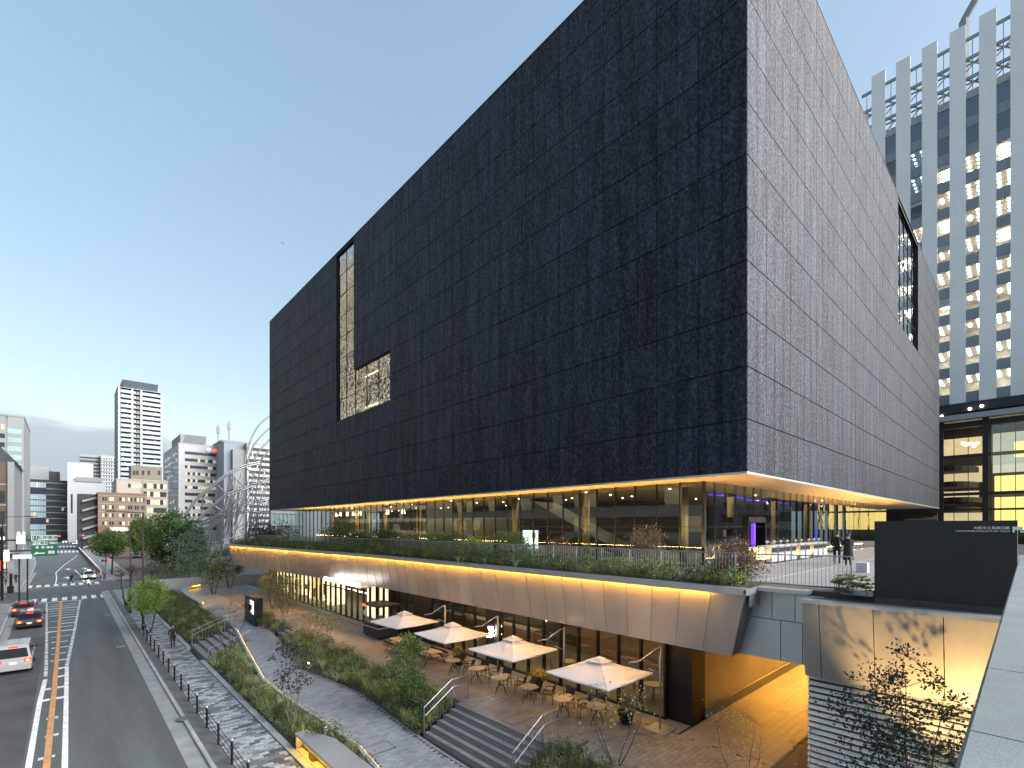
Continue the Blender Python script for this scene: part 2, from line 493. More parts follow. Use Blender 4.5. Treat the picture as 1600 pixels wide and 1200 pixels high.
# gutter in cast lengths, each a piece
gut = struct(MB().box(3.42, 4.05, -40, 14, -.14, ZR + .012), 'gutter', 'gutter_concrete')
y = 14.0; i = 0
var = []
for k in range(4):
    m = MB(); m.tone = rnd(0, 1); m.box(-.305, .305, -.98, .98, -.02, .012, True); var.append(m.mesh('gutter_slab', 'gutter_concrete'))
while y < 92:
    inst('gutter_slab', var[i % 4], gut, (3.74, y + 1, ZR)); y += 2; i += 1
kb = struct(MB().box(4.06, 4.22, -40, 14, -.2, 0), 'kerb', 'kerb_stone')
var = []
for k in range(4):
    m = MB(); m.tone = [.1, .4, .7, .9][k]
    m.add([(-.08, -.49, -.2), (.08, -.49, -.2), (.08, .49, -.2), (-.08, .49, -.2), (-.055, -.49, 0), (.08, -.49, 0), (.08, .49, 0), (-.055, .49, 0), (-.08, -.49, -.03), (-.08, .49, -.03)],
          [(4, 5, 6, 7), (8, 4, 7, 9), (0, 8, 9, 3), (1, 2, 6, 5), (0, 1, 5, 4, 8), (2, 3, 9, 7, 6)])
    var.append(m.mesh('kerb_stone', 'kerb_stone'))
y = 14.0
while y < 92: inst('kerb_stone', random.choice(var), kb, (4.14, y + .5, 0)); y += 1.0
# sidewalk beside the road
struct(MB().box(4.22, 4.74, -40, 92, -.2, -.012), 'kerb_strip', 'kerb_dark')
sw = struct(MB().box(4.74, 6.66, -40, 92, -.2, -.03), 'sidewalk', 'joint_sand')
struct(MB().box(4.74, 6.66, 66, 92, -.03, -.004), 'sidewalk_far', 'paver_grey')

def pavers(parent, cells, lx, ly, h, mat, n_single, name='paver', rot=0.0):
    """cells: (x, y, z, tone); the n_single nearest the camera become objects of their own, the rest one mesh"""
    cells = sorted(cells, key=lambda c: (c[0] ** 2 + c[1] ** 2))
    tones = [.04, .2, .36, .5, .64, .8, .96]
    ms = []
    for t in tones:
        m = MB(); m.tone = t
        a, b, e = lx / 2, ly / 2, min(lx, ly) * .05
        m.add([(-a, -b, -h), (a, -b, -h), (a, b, -h), (-a, b, -h), (-a, -b, -e * .5), (a, -b, -e * .5), (a, b, -e * .5), (-a, b, -e * .5),
               (-a + e, -b + e, 0), (a - e, -b + e, 0), (a - e, b - e, 0), (-a + e, b - e, 0)],
              [(8, 9, 10, 11), (4, 5, 9, 8), (5, 6, 10, 9), (6, 7, 11, 10), (7, 4, 8, 11), (0, 1, 5, 4), (1, 2, 6, 5), (2, 3, 7, 6), (3, 0, 4, 7)])
        ms.append(m.mesh(name, mat))
    for x, y, z, t in cells[:n_single]:
        k = min(range(7), key=lambda q: abs(tones[q] - t))
        inst(name, ms[k], parent, (x, y, z), rot)
    if len(cells) > n_single:
        m = MB()
        for x, y, z, t in cells[n_single:]:
            m.tone = t; a, b = lx / 2, ly / 2
            m.box(x - a, x + a, y - b, y + b, z - h, z, True)
        m.build(name + '_mass', mat, parent, kind='stuff')

cells = []
row = 0; y = 13.0
while y < 66:
    off = (row % 3) * .13
    x = 4.76 - off
    run = rnd(0, 1)
    while x < 6.66:
        a, b = max(x, 4.76), min(x + .4, 6.655)
        if random.random() < .85: run = min(1, max(0, random.betavariate(.7, .8)))
        if b - a > .39: cells.append((x + .2, y + .11, 0 + rnd(-.002, .002), run))
        x += .4
    y += .22; row += 1
pavers(sw, cells, .388, .208, .03, 'paver_grey', 300)
mb = MB()
for k in range(int((66 - 13) / .22)):                      # cut pavers along both edges
    y = 13 + k * .22; off = (k % 3) * .13
    for a, b in ((4.76, 4.76 - off + .4), (4.76 - off + .4 * math.floor((6.655 - 4.76 + off) / .4), 6.655)):
        if .03 < b - a < .39:
            mb.tone = random.betavariate(.7, .8); mb.box(a + .004, b - .006, y + .006, y + .214, -.03, 0, True)
mb.build('cut_paver_mass', 'paver_grey', sw, kind='stuff')
ed = struct(MB().box(6.68, 6.95, -30, 14, -.2, .05), 'planter_kerb', 'kerb_stone')
var = []
for k in range(4):
    m = MB(); m.tone = [.3, .5, .7, .9][k]; m.box(-.135, .135, -.59, .59, -.2, .05, True); var.append(m.mesh('edging_stone', 'kerb_stone'))
y = 14
while y < 90:
    if not 38.6 < y + .6 < 44.6: inst('edging_stone', random.choice(var), ed, (6.815, y + .6, 0))
    y += 1.2

# far pavements and left sidewalk
struct(MB().box(6.95, 60, 75.3, 92, -.2, -.02), 'pavement_north', 'terrace_paving')
struct(MB().box(4.05, 9, 110, 330, -.2, 0), 'pavement_beyond', 'terrace_paving')
mb = MB()
LK = [(-40, -4.4), (61, -4.44), (84, -5.1)]
mb.prism([(-40, -40), (-4.4, -40), (-4.44, 61), (-5.1, 84), (-7.5, 86), (-40, 86)], -.2, 0)
mb.prism([(-40, 97.5), (-7, 97.5), (-5.35, 99), (-5.45, 110), (-5.5, 139), (-6.3, 175), (-8, 212), (-8, 420), (-40, 420)], -.2, 0)
struct(mb, 'sidewalk_opposite', 'terrace_paving')
mb = MB()
for a, b in zip([(-4.4, -40), (-4.44, 61)], [(-4.44, 61), (-5.1, 84)]):
    mb.hexa([(a[0], a[1], -.2), (a[0] + .18, a[1], -.2), (b[0] + .18, b[1], -.2), (b[0], b[1], -.2)], [(a[0], a[1], .012), (a[0] + .18, a[1], .012), (b[0] + .18, b[1], .012), (b[0], b[1], .012)])
for a, b in zip([(-5.35, 99), (-5.45, 110), (-5.5, 139), (-6.3, 175)], [(-5.45, 110), (-5.5, 139), (-6.3, 175), (-8, 212)]):
    mb.hexa([(a[0], a[1], -.2), (a[0] + .18, a[1], -.2), (b[0] + .18, b[1], -.2), (b[0], b[1], -.2)], [(a[0], a[1], .012), (a[0] + .18, a[1], .012), (b[0] + .18, b[1], .012), (b[0], b[1], .012)])
struct(mb, 'kerb_opposite', 'kerb_stone')
mb = MB(); mb.hexa([(-4.2, -40, -.2), (-3.72, -40, -.2), (-3.76, 61, -.2), (-4.24, 61, -.2)], [(-4.2, -40, -.108), (-3.72, -40, -.108), (-3.76, 61, -.108), (-4.24, 61, -.108)])
mb.hexa([(-4.24, 61, -.2), (-3.76, 61, -.2), (-4.4, 84, -.2), (-4.9, 84, -.2)], [(-4.24, 61, -.108), (-3.76, 61, -.108), (-4.4, 84, -.108), (-4.9, 84, -.108)])
mb.hexa([(-5.15, 99, -.2), (-4.6, 99, -.2), (-4.8, 139, -.2), (-5.3, 139, -.2)], [(-5.15, 99, -.108), (-4.6, 99, -.108), (-4.8, 139, -.108), (-5.3, 139, -.108)])
struct(mb, 'gutter_opposite', 'gutter_concrete')

# painted markings, flat sheets a few millimetres up
ZM = ZR + .005
def strip(mb, pts, w, z=ZM, dash=None):
    for a, b in zip(pts, pts[1:]):
        a = Vector((a[0], a[1], z)); b = Vector((b[0], b[1], z)); t = (b - a); ln = t.length; t.normalize(); n = Vector((-t.y, t.x, 0)) * w / 2
        segs = [(0, ln)] if not dash else [(k * sum(dash), min(ln, k * sum(dash) + dash[0])) for k in range(int(ln / sum(dash)) + 1)]
        for s0, s1 in segs:
            if s1 > s0: mb.quad(a + t * s0 + n * -1, a + t * s1 - n, a + t * s1 + n, a + t * s0 + n)
def bar(mb, x0, x1, y0, y1, z=ZM): mb.quad((x0, y0, z), (x1, y0, z), (x1, y1, z), (x0, y1, z))
mb = MB()
strip(mb, [(-1.17, 18), (-1.14, 36.5), (-1.05, 41.4)], .2)
strip(mb, [(-.12, 18), (-.08, 44.3)], .19)
struct(mb, 'marking_island_line', 'paint_white')
mb = MB()
strip(mb, [(-1.06, 42.2), (-1.12, 46), (-1.41, 59), (-2.0, 83.5)], .17, dash=(1.5, .22))
strip(mb, [(-.08, 44.5), (.43, 60), (1.1, 83.3)], .19, dash=(1.3, .16))
struct(mb, 'marking_island_dashes', 'paint_worn')
mb = MB(); strip(mb, [(-.66, 16), (-.62, 33), (-.60, 39.1), (-.67, 82.5)], .22, z=ZM + .006)
struct(mb, 'marking_centre_line', 'paint_orange')
mb = MB(); mw = MB()
for y, half, worn in [(24.5, 0, 1), (27.2, 0, 1), (29.9, 0, 1), (32.6, 0, 1), (36.2, 2, 0), (38.6, 2, 0), (41.4, 1, 0), (43.8, 1, 0), (46.5, 0, 1), (49, 0, 1), (51.4, 0, 1), (54, 0, 1), (56.6, 0, 1), (59.5, 0, 0), (62, 2, 1), (64, 1, 0), (66, 2, 1), (68, 1, 0), (70, 0, 1), (72, 0, 1), (74, 0, 1), (76, 0, 0), (78, 0, 1), (80, 0, 1)]:
    xl = interp([(18, -1.15), (46, -1.1), (59, -1.41), (84, -2.0)], y)[0]; xr = interp([(18, -.12), (44, -.08), (60, .43), (84, 1.1)], y)[0]
    t = mw if worn else mb
    if worn: xl += rnd(.1, .35); xr -= rnd(.1, .3)
    w = .42 if not worn else rnd(.26, .42)
    if half != 1: bar(t, xl, -.75, y, y + w, ZM + .003)
    bar(t, -.5, xr, y, y + w, ZM + .003)
struct(mb, 'marking_island_rungs', 'paint_white'); struct(mw, 'marking_island_rungs_worn', 'paint_worn')
mb = MB()
for k in range(8): x = -3.5 + k * .96; bar(mb, x, x + .5, 84.3 + .05 * k * 0, 88.0)
for k in range(9): x = -4.75 + k * 1.0; bar(mb, x, x + .55, 105.2, 108.6)
for k in range(8): x = -4.4 + k * 1.1; bar(mb, x, x + .6, 240, 256)
for k in range(8): x = -4.4 + k * 1.2; bar(mb, x, x + .7, 300, 322)
for k in range(5): x = -10.5 + k * .9; bar(mb, x, x + .5, 88.5, 95.5)
struct(mb, 'marking_crosswalk', 'paint_white')
mb = MB()
bar(mb, -2.0, 1.4, 82.9, 83.25, ZM + .008); bar(mb, -4.6, -2.1, 82.9, 83.3)
strip(mb, [(-5, 103.6), (4, 104.1)], .22); strip(mb, [(-1.2, 110.2), (3.4, 110.2)], .3); strip(mb, [(-1.3, 236), (4, 236)], .35)
strip(mb, [(2.0, 111), (1.75, 125), (1.0, 142)], .2)
strip(mb, [(-1.55, 108), (-1.6, 122), (-1.9, 136), (-.6, 165), (.9, 190), (2.2, 215)], .16, dash=(6, .5))
for x, y in ((0, 119), (0.1, 143), (2.9, 143)):
    mb.poly([(x - .3, y + .2, ZM), (x + .1, y + .2, ZM), (x + .1, y + 2.6, ZM), (x + .45, y + 2.6, ZM), (x - .25, y + 4.6, ZM), (x - .8, y + 2.6, ZM), (x - .3, y + 2.6, ZM)])
struct(mb, 'marking_lines', 'paint_white')
mb = MB()
for x, y in ((2.75, 48.5), (2.8, 67.0), (-3.3, 52)): bar(mb, x, x + .55, y, y + .5)
struct(mb, 'marking_patch', 'gutter_concrete')
# darker repaired strip of asphalt and joint lines across the lanes
mb = MB(); bar(mb, -3.7, -1.35, 10, 58, ZR + .002); struct(mb, 'road_patch', M('asphalt_patch', (.068, .068, .072), .85, var=.25, scale=.5, fine=.25, fscale=50))
mb = MB()
strip(mb, [(.1, 35.6), (1.6, 36.3), (3.4, 36.1)], .05, ZM + .001); strip(mb, [(-3.7, 41.5), (-1.3, 40.9)], .05, ZM + .001)
struct(mb, 'road_seam', 'kerb_dark')

# ---------------------------------------------------------------- landscaped slope: ramp, beds, steps, plaza
#        Y     left  right  z
RAMP = [(6, 8.3, 11.2, .18), (14, 8.35, 10.9, .28), (16.5, 8.45, 10.9, .33), (18.5, 8.68, 10.95, .38), (22, 8.52, 11.2, .48), (24, 8.35, 11.25, .54), (27, 8.18, 10.85, .62),
        (29.5, 8.12, 10.25, .70), (33, 8.55, 10.85, .79), (38, 9.2, 11.55, .90), (43, 9.9, 12.2, 1.02), (47, 10.0, 12.5, 1.12), (52, 9.7, 13.0, 1.24), (56, 9.6, 13.2, 1.288), (76, 9.6, 13.2, 1.288)]
PZ = 1.3
mb = MB()
ys = [6 + .5 * k for k in range(141)]
for a, b in zip(ys, ys[1:]):
    l0, r0, z0 = interp(RAMP, a); l1, r1, z1 = interp(RAMP, b)
    mb.hexa([(l0, a, z0 - .6), (r0, a, z0 - .6), (r1, b, z1 - .6), (l1, b, z1 - .6)], [(l0, a, z0 - .03), (r0, a, z0 - .03), (r1, b, z1 - .03), (l1, b, z1 - .03)])
ramp = struct(mb, 'ramp_path', 'joint_sand')
cells = []
y = 8.0; row = 0
while y < 76:
    l, r, z = interp(RAMP, y + .07)
    x = l + .02 + (row % 2) * .15
    while x + .3 < r + .08:
        cells.append((x + .15, y + .075, z + rnd(-.002, .002), rnd(.1, .9))); x += .3
    y += .15; row += 1
pavers(ramp, cells, .292, .142, .03, 'paver_blue', 300)

# kerb wall on the street side of the ramp with its light strip
wall = empty('ramp_edge_wall', (8.3, 16, 0), 'low concrete edge wall along the curved ramp with a warm light strip', 'wall')
mb = MB(); ld = MB()
for a, b in zip(ys, ys[1:]):
    if a < 9 or b > 44: continue
    l0, _, z0 = interp(RAMP, a); l1, _, z1 = interp(RAMP, b)
    mb.hexa([(l0 - .16, a, 0), (l0 - .01, a, 0), (l1 - .01, b, 0), (l1 - .16, b, 0)], [(l0 - .16, a, z0 + .10), (l0 - .01, a, z0 + .10), (l1 - .01, b, z1 + .10), (l1 - .16, b, z1 + .10)])
    ld.hexa([(l0 + .0, a, z0 + .05), (l0 + .018, a, z0 + .05), (l1 + .018, b, z1 + .05), (l1 + .0, b, z1 + .05)], [(l0 + .0, a, z0 + .075), (l0 + .018, a, z0 + .075), (l1 + .018, b, z1 + .075), (l1 + .0, b, z1 + .075)])
mb.build('wall_body', 'kerb_stone', wall); ld.build('light_strip', 'led_soft', wall)

mb = MB()
for a, b in zip(ys, ys[1:]):
    if a < 12 or b > 53 or 37 < a < 40.2: continue
    _, r0, z0 = interp(RAMP, a); _, r1, z1 = interp(RAMP, b)
    mb.hexa([(r0 - .01, a, z0 - .2), (r0 + .12, a, z0 - .2), (r1 + .12, b, z1 - .2), (r1 - .01, b, z1 - .2)], [(r0 - .01, a, z0 + .012), (r0 + .12, a, z0 + .012), (r1 + .12, b, z1 + .012), (r1 - .01, b, z1 + .012)])
struct(mb, 'ramp_edging', 'step_stone')
# soil of the beds
def soil(name, x0f, x1f, z0f, z1f, y0, y1):
    mb = MB(); n = int((y1 - y0) / .6) + 1; k = 6
    st = []
    for i in range(n + 1):
        y = lerp(y0, y1, i / n); a, b, za, zb = x0f(y), x1f(y), z0f(y), z1f(y)
        st.append([(lerp(a, b, j / k), y, lerp(za, zb, j / k) + (rnd(-.03, .08) if 0 < j < k else 0)) for j in range(k + 1)])
    vs = [p for r in st for p in r]
    mb.add(vs, [(i * (k + 1) + j, i * (k + 1) + j + 1, (i + 1) * (k + 1) + j + 1, (i + 1) * (k + 1) + j) for i in range(n) for j in range(k)])
    return struct(mb, name, 'soil', smooth=True)
RL = lambda y: interp(RAMP, y)[0]; RR = lambda y: interp(RAMP, y)[1]; RZ = lambda y: interp(RAMP, y)[2]
PE = lambda y: interp([(6, 13.2), (40, 13.2), (56, 13.25)], y)[0]
soil('soil_street_bed', lambda y: 6.94, lambda y: RL(y) - .14, lambda y: .0, lambda y: RZ(y) - .12, 6, 38.6)
soil('soil_corner_bed', lambda y: 6.94, lambda y: RL(y) + .02, lambda y: .0, lambda y: RZ(y) - .02, 44.6, 75.3)
soil('soil_plaza_bed', lambda y: RR(y) - .02, PE, lambda y: RZ(y) - .02, lambda y: PZ - .03, 17.9, 37.4)
soil('soil_sign_bed', lambda y: RR(y) - .02, PE, lambda y: RZ(y) - .02, lambda y: PZ - .03, 40.2, 53.5)
soil('soil_steps_bed', lambda y: 10.85, PE, lambda y: RZ(y) - .02, lambda y: PZ - .03, 5, 12.1)

# steps: main flight, street flight, small flight
def flight(name, x0, x1, y0, y1, z0, z1, n):
    s = struct(MB().box(x0 + (x1 - x0) / n * .5, x1, y0, y1, z0 - .4, z0 - .02), name, 'step_stone')
    for k in range(n):
        xa = lerp(x0, x1, k / n); zt = lerp(z0, z1, (k + 1) / n)
        o = MB().box(xa, x1 + .02, y0, y1, z0 - .3 if k == 0 else lerp(z0, z1, k / n) - .02, zt).build('step', 'step_stone', s)
        MB().box(xa - .006, xa + .07, y0, y1, zt - .03, zt + .004).build('nosing', 'step_edge', o)
    return s
flight('main_steps', 11.2, 13.2, 12.3, 17.8, .32, 1.295, 6)
flight('street_steps', 6.97, 9.95, 38.7, 44.5, .0, .97, 6)
flight('plaza_steps', 12.0, 13.2, 37.5, 40.1, .92, 1.295, 3)

# plaza by the cafe
pl = struct(MB().prism([(13.2, 4.5), (18.9, 4.5), (18.9, 76), (13.2, 76)], .2, PZ - .03), 'plaza', 'joint_sand')
cells = []
y = 4.6; row = 0
while y < 76:
    x = 13.22 - (row % 2) * .2
    while x < 17.3:
        a, b = x, x + .4
        if a >= 13.2 and b <= 17.32: cells.append((x + .2, y + .1, PZ + rnd(-.002, .002), rnd(0, 1)))
        x += .4
    y += .2; row += 1
pavers(pl, cells, .39, .19, .03, 'plaza_stone', 300)
mb = MB()
y = 4.6; row = 0
while y < 76:
    if row % 2:
        for a, b in ((13.22, 13.41), (17.02, 17.31)): mb.tone = rnd(0, 1); mb.box(a, b, y + .005, y + .195, PZ - .03, PZ, True)
    y += .2; row += 1
mb.build('cut_paver_mass', 'plaza_stone', pl, kind='stuff')
var = []
for k in range(4):
    m = MB(); m.tone = [.45, .6, .8, 1][k]; m.box(-.52, .52, -.59, .59, -.03, 0, True); var.append(m.mesh('apron_slab', 'plaza_stone'))
y = 9.4
while y < 75: inst('apron_slab', random.choice(var), pl, (17.86, y + .6, PZ + .003)); y += 1.2
# passage floor under the bridge of the terrace
ps = struct(MB().box(17.3, 62, 5.9, 9.38, .2, PZ - .03), 'passage_floor', 'joint_sand')
var = []
for k in range(4):
    m = MB(); m.tone = rnd(.3, .9); m.box(-.595, .595, -.147, .147, -.03, 0, True); var.append(m.mesh('floor_slab', 'plaza_stone'))
for j in range(11):
    y = 6.15 + j * .3
    x = 17.32 - (j % 3) * .4
    while x < 44:
        inst('floor_slab', random.choice(var), ps, (x + .6, y, PZ + .004))
        x += 1.2
struct(MB().box(13.2, 62, -6, 5.96, .0, PZ - .01), 'yard_paving', M('yard_stone', (.10, .10, .10), .8, var=.2, scale=.8, fine=.15))
struct(MB().box(17.3, 44, 5.9, 6.0, PZ - .04, PZ + .012), 'passage_drain', 'kerb_dark')
struct(MB().box(6.95, 13.2, -30, 6, -.2, .1), 'lower_ground', 'soil')

# inspection covers let into the plaza: thin dark frames round paved lids
for k, (u, v, sx, sy, lit) in enumerate([(757, 1094, .8, .55, 1), (813, 1122, 1.5, .7, 0), (838, 1131, .9, .7, 0), (871, 1149, .95, .75, 0), (896, 1161, .95, .75, 0), (918, 1169, .95, .75, 0), (686, 1029, .8, .6, 0)]):
    p = gz(u, v, PZ)
    c = empty('inspection_cover', (p.x, p.y, PZ), ['pale framed inspection cover at the head of the main steps', 'long inspection cover beside the right-hand step railing', 'inspection cover just past the right-hand step railing', 'inspection cover nearest the railing in the row of three', 'middle inspection cover in the row of three', 'inspection cover farthest from the railing in the row of three', 'small inspection cover in front of the picnic table'][k], 'manhole cover', 'covers let into the plaza paving')
    m = MB(); a, b, w = sx / 2, sy / 2, .035
    for q in ((-a, a, -b, -b + w), (-a, a, b - w, b), (-a, -a + w, -b + w, b - w), (a - w, a, -b + w, b - w)): m.box(p.x + q[0], p.x + q[1], p.y + q[2], p.y + q[3], PZ - .02, PZ + .008)
    m.build('frame', 'stainless' if lit else 'kerb_dark', c)
    MB().box(p.x - a + w, p.x + a - w, p.y - b + w, p.y + b - w, PZ - .02, PZ + .005).build('lid', 'plaza_stone', c)
p = gz(592, 1170, .36)
c = empty('inspection_cover', (p.x, p.y, .36), 'inspection cover let into the grey ramp paving', 'manhole cover')
m = MB()
for q in ((-.55, .55, -.4, -.36), (-.55, .55, .36, .4), (-.55, -.51, -.36, .36), (.51, .55, -.36, .36)): m.box(p.x + q[0], p.x + q[1], p.y + q[2], p.y + q[3], .3, .405)
m.build('frame', 'kerb_dark', c); MB().box(p.x - .51, p.x + .51, p.y - .36, p.y + .36, .3, .4).build('lid', 'paver_blue', c)
for k, (u, v) in enumerate([(326, 1150), (306, 1110), (288, 1122)]):
    p = gz(u, v, .004)
    m = MB(); m.cyl((p.x, p.y), .33, -.02, .006, 20)
    m.build('round_manhole_cover', 'kerb_dark', label=['nearest dark round manhole cover in the sidewalk', 'dark round manhole cover farther along the sidewalk', 'dark round manhole cover close to the sidewalk fence'][k], cat='manhole cover', group='round covers in the sidewalk')
# ================================================================ the museum: black upper volume, glazed lobby, terrace, podium
BX0, BY0, BX1, BY1, BZ0, BZ1 = 20.9, 8.21, 79.4, 73.3, 11.6, 38.2
mus = empty('museum_building', (50, 40, 0), 'huge black windowed box of a museum raised over a glazed lobby', 'building')
NW, NS, NR = 62, 56, 12
PW, PS, PH = (BY1 - BY0) / NW, (BX1 - BX0) / NS, (BZ1 - BZ0) / NR
def w_open(c, r): return (36 <= c < 40 and r >= 4) or (29 <= c < 36 and 4 <= r < 6)
def s_open(c, r): return 31 <= c < 41 and r >= 7
core = MB()
for c in range(NW):
    for r in range(NR):
        if not w_open(c, r):
            core.quad((BX0 + .05, BY0 + c * PW, BZ0 + r * PH), (BX0 + .05, BY0 + c * PW, BZ0 + (r + 1) * PH), (BX0 + .05, BY0 + (c + 1) * PW, BZ0 + (r + 1) * PH), (BX0 + .05, BY0 + (c + 1) * PW, BZ0 + r * PH))
for c in range(NS):
    for r in range(NR):
        if not s_open(c, r):
            core.quad((BX0 + c * PS, BY0 + .05, BZ0 + r * PH), (BX0 + (c + 1) * PS, BY0 + .05, BZ0 + r * PH), (BX0 + (c + 1) * PS, BY0 + .05, BZ0 + (r + 1) * PH), (BX0 + c * PS, BY0 + .05, BZ0 + (r + 1) * PH))
core.quad((BX0, BY1, BZ0), (BX0, BY1, BZ1), (BX1, BY1, BZ1), (BX1, BY1, BZ0))
core.quad((BX1, BY0, BZ0), (BX1, BY1, BZ0), (BX1, BY1, BZ1), (BX1, BY0, BZ1))
core.quad((BX0, BY0, BZ1 - .05), (BX1, BY0, BZ1 - .05), (BX1, BY1, BZ1 - .05), (BX0, BY1, BZ1 - .05))
# reveals of the openings
def reveal(pts, d):            # closed loop of points on the face, pushed inwards by d
    for a, b in zip(pts, pts[1:] + pts[:1]):
        a = Vector(a); b = Vector(b); core.quad(a, b, b + d, a + d)
wy = [BY0 + k * PW for k in (29, 36, 40)]; wz = [BZ0 + 4 * PH, BZ0 + 6 * PH, BZ1 - .3]
Wp = [(BX0 + .05, wy[0], wz[0]), (BX0 + .05, wy[0], wz[1]), (BX0 + .05, wy[1], wz[1]), (BX0 + .05, wy[1], wz[2]), (BX0 + .05, wy[2], wz[2]), (BX0 + .05, wy[2], wz[0])]
reveal(Wp, Vector((1.3, 0, 0)))
sx_ = [BX0 + k * PS for k in (31, 41)]; szz = [BZ0 + 7 * PH, BZ1 - .3]
Sp = [(sx_[0], BY0 + .05, szz[0]), (sx_[0], BY0 + .05, szz[1]), (sx_[1], BY0 + .05, szz[1]), (sx_[1], BY0 + .05, szz[0])]
reveal(Sp, Vector((0, 1.3, 0)))
core.box(BX0 + .04, BX0 + 1.3, wy[1], wy[2], wz[2], BZ1 - .02); core.box(sx_[0], sx_[1], BY0 + .04, BY0 + 1.3, szz[1], BZ1 - .02)
core.build('wall', 'basalt_joint', mus)

# cladding panels: nearest 300 singly, the rest as one mass
def tonef(c, r, face):
    random.seed(c * 37 + r * 101 + face * 977)
    t = .5 + .16 * math.sin(c * .9 + face) + rnd(-.34, .34)
    return max(0, min(1, t))
cells = []
for c in range(NW):
    for r in range(NR):
        if not w_open(c, r): cells.append((0, c, r, BX0, BY0 + (c + .5) * PW, BZ0 + (r + .5) * PH))
for c in range(NS):
    for r in range(NR):
        if not s_open(c, r): cells.append((1, c, r, BX0 + (c + .5) * PS, BY0, BZ0 + (r + .5) * PH))
def seen(q):
    _, c, r, x, y, z = q; d = SN * x + CS * y
    ok = 1 if V0 - FPX * (z - EYE) / d > -20 else 1e-3
    n = x if q[0] == 0 else y
    return -ok * n / d ** 3
cells.sort(key=seen)
T7 = [.04, .2, .36, .5, .64, .8, .96]
def panel(m, face, w, h, cx, cy, cz, g=.007, gz_=.016, ch=.008):
    a, b = w / 2 - g, h / 2 - gz_
    if face == 0: f = lambda p, q, o: (cx - o, cy - p, cz + q)
    else: f = lambda p, q, o: (cx + p, cy - o, cz + q)
    vs = [f(-a, -b, -.05), f(a, -b, -.05), f(a, b, -.05), f(-a, b, -.05), f(-a + ch, -b + ch, .012), f(a - ch, -b + ch, .012), f(a - ch, b - ch, .012), f(-a + ch, b - ch, .012)]
    m.add(vs, [(4, 5, 6, 7), (0, 1, 5, 4), (1, 2, 6, 5), (2, 3, 7, 6), (3, 0, 4, 7)])
pm = {}
for face, w in ((0, PW), (1, PS)):
    for k, t in enumerate(T7):
        m = MB(); m.tone = t; panel(m, face, w, PH, 0, 0, 0); pm[face, k] = m.mesh('cladding_panel', 'basalt')
mass = MB()
for i, (face, c, r, x, y, z) in enumerate(cells):
    t = tonef(c, r, face)
    if i < 300:
        k = min(range(7), key=lambda q: abs(T7[q] - t)); inst('cladding_panel', pm[face, k], mus, (x, y, z))
    else:
        mass.tone = t; panel(mass, face, PW if face == 0 else PS, PH, x, y, z)
random.seed(5)
mass.build('cladding_panel_mass', 'basalt', mus, kind='stuff')

# the two big windows: panes and bars
def bigwin(rects, face, depth, nm):
    for (a0, a1, z0, z1) in rects:
        nx = max(1, round((a1 - a0) / 2.1)); nz_ = max(1, round((z1 - z0) / 2.2))
        for i in range(nx):
            for j in range(nz_):
                p0, p1 = lerp(a0, a1, i / nx), lerp(a0, a1, (i + 1) / nx); q0, q1 = lerp(z0, z1, j / nz_), lerp(z0, z1, (j + 1) / nz_)
                m = MB(); tl = rnd(-.012, .012); tw = rnd(-.01, .01)
                if face == 0: m.add([(depth + tl, p0 + .03, q0 + .03), (depth + tw, p0 + .03, q1 - .03), (depth - tl, p1 - .03, q1 - .03), (depth - tw, p1 - .03, q0 + .03)], [(0, 1, 2, 3)])
                else: m.add([(p0 + .03, depth + tl, q0 + .03), (p1 - .03, depth + tw, q0 + .03), (p1 - .03, depth - tl, q1 - .03), (p0 + .03, depth - tw, q1 - .03)], [(0, 1, 2, 3)])
                m.build('pane', 'glass_mirror', mus)
        m = MB()
        for i in range(nx + 1):
            p = lerp(a0, a1, i / nx)
            if face == 0: m.box(depth - .04, depth + .08, p - .025, p + .025, z0, z1)
            else: m.box(p - .025, p + .025, depth - .04, depth + .08, z0, z1)
        for j in range(nz_ + 1):
            q = lerp(z0, z1, j / nz_)
            if face == 0: m.box(depth - .03, depth + .07, a0, a1, q - .02, q + .02)
            else: m.box(a0, a1, depth - .03, depth + .07, q - .02, q + .02)
        m.build('window_frame', 'black_steel', mus)
bigwin([(wy[1], wy[2], wz[0], wz[2]), (wy[0], wy[1], wz[0], wz[1])], 0, BX0 + .2, 'w')
bigwin([(sx_[0], sx_[1], szz[0], szz[1])], 1, BY0 + .22, 's')
# rooms behind them, warm lit
m = MB(); m.box(BX0 + 7, BX0 + 7.2, wy[0] - 2, wy[2] + 2, wz[0], wz[2]); m.box(BX0 + 1.35, BX0 + 7, wy[0], wy[2], wz[0] - .2, wz[0]); m.box(BX0 + 1.35, BX0 + 7, wy[2], wy[2] + .2, wz[0], wz[2]); m.box(sx_[0], sx_[1], BY0 + 7, BY0 + 7.2, szz[0], szz[1])
m.build('gallery_wall', 'interior_warm', mus)
m = MB()
for k in range(5): m.box(BX0 + 3, BX0 + 3.1, wy[1] + .6, wy[2] - .4, wz[0] + 1.8 + k * 3.4, wz[0] + 1.9 + k * 3.4)
m.build('gallery_lamp', 'lamp_warm', mus)

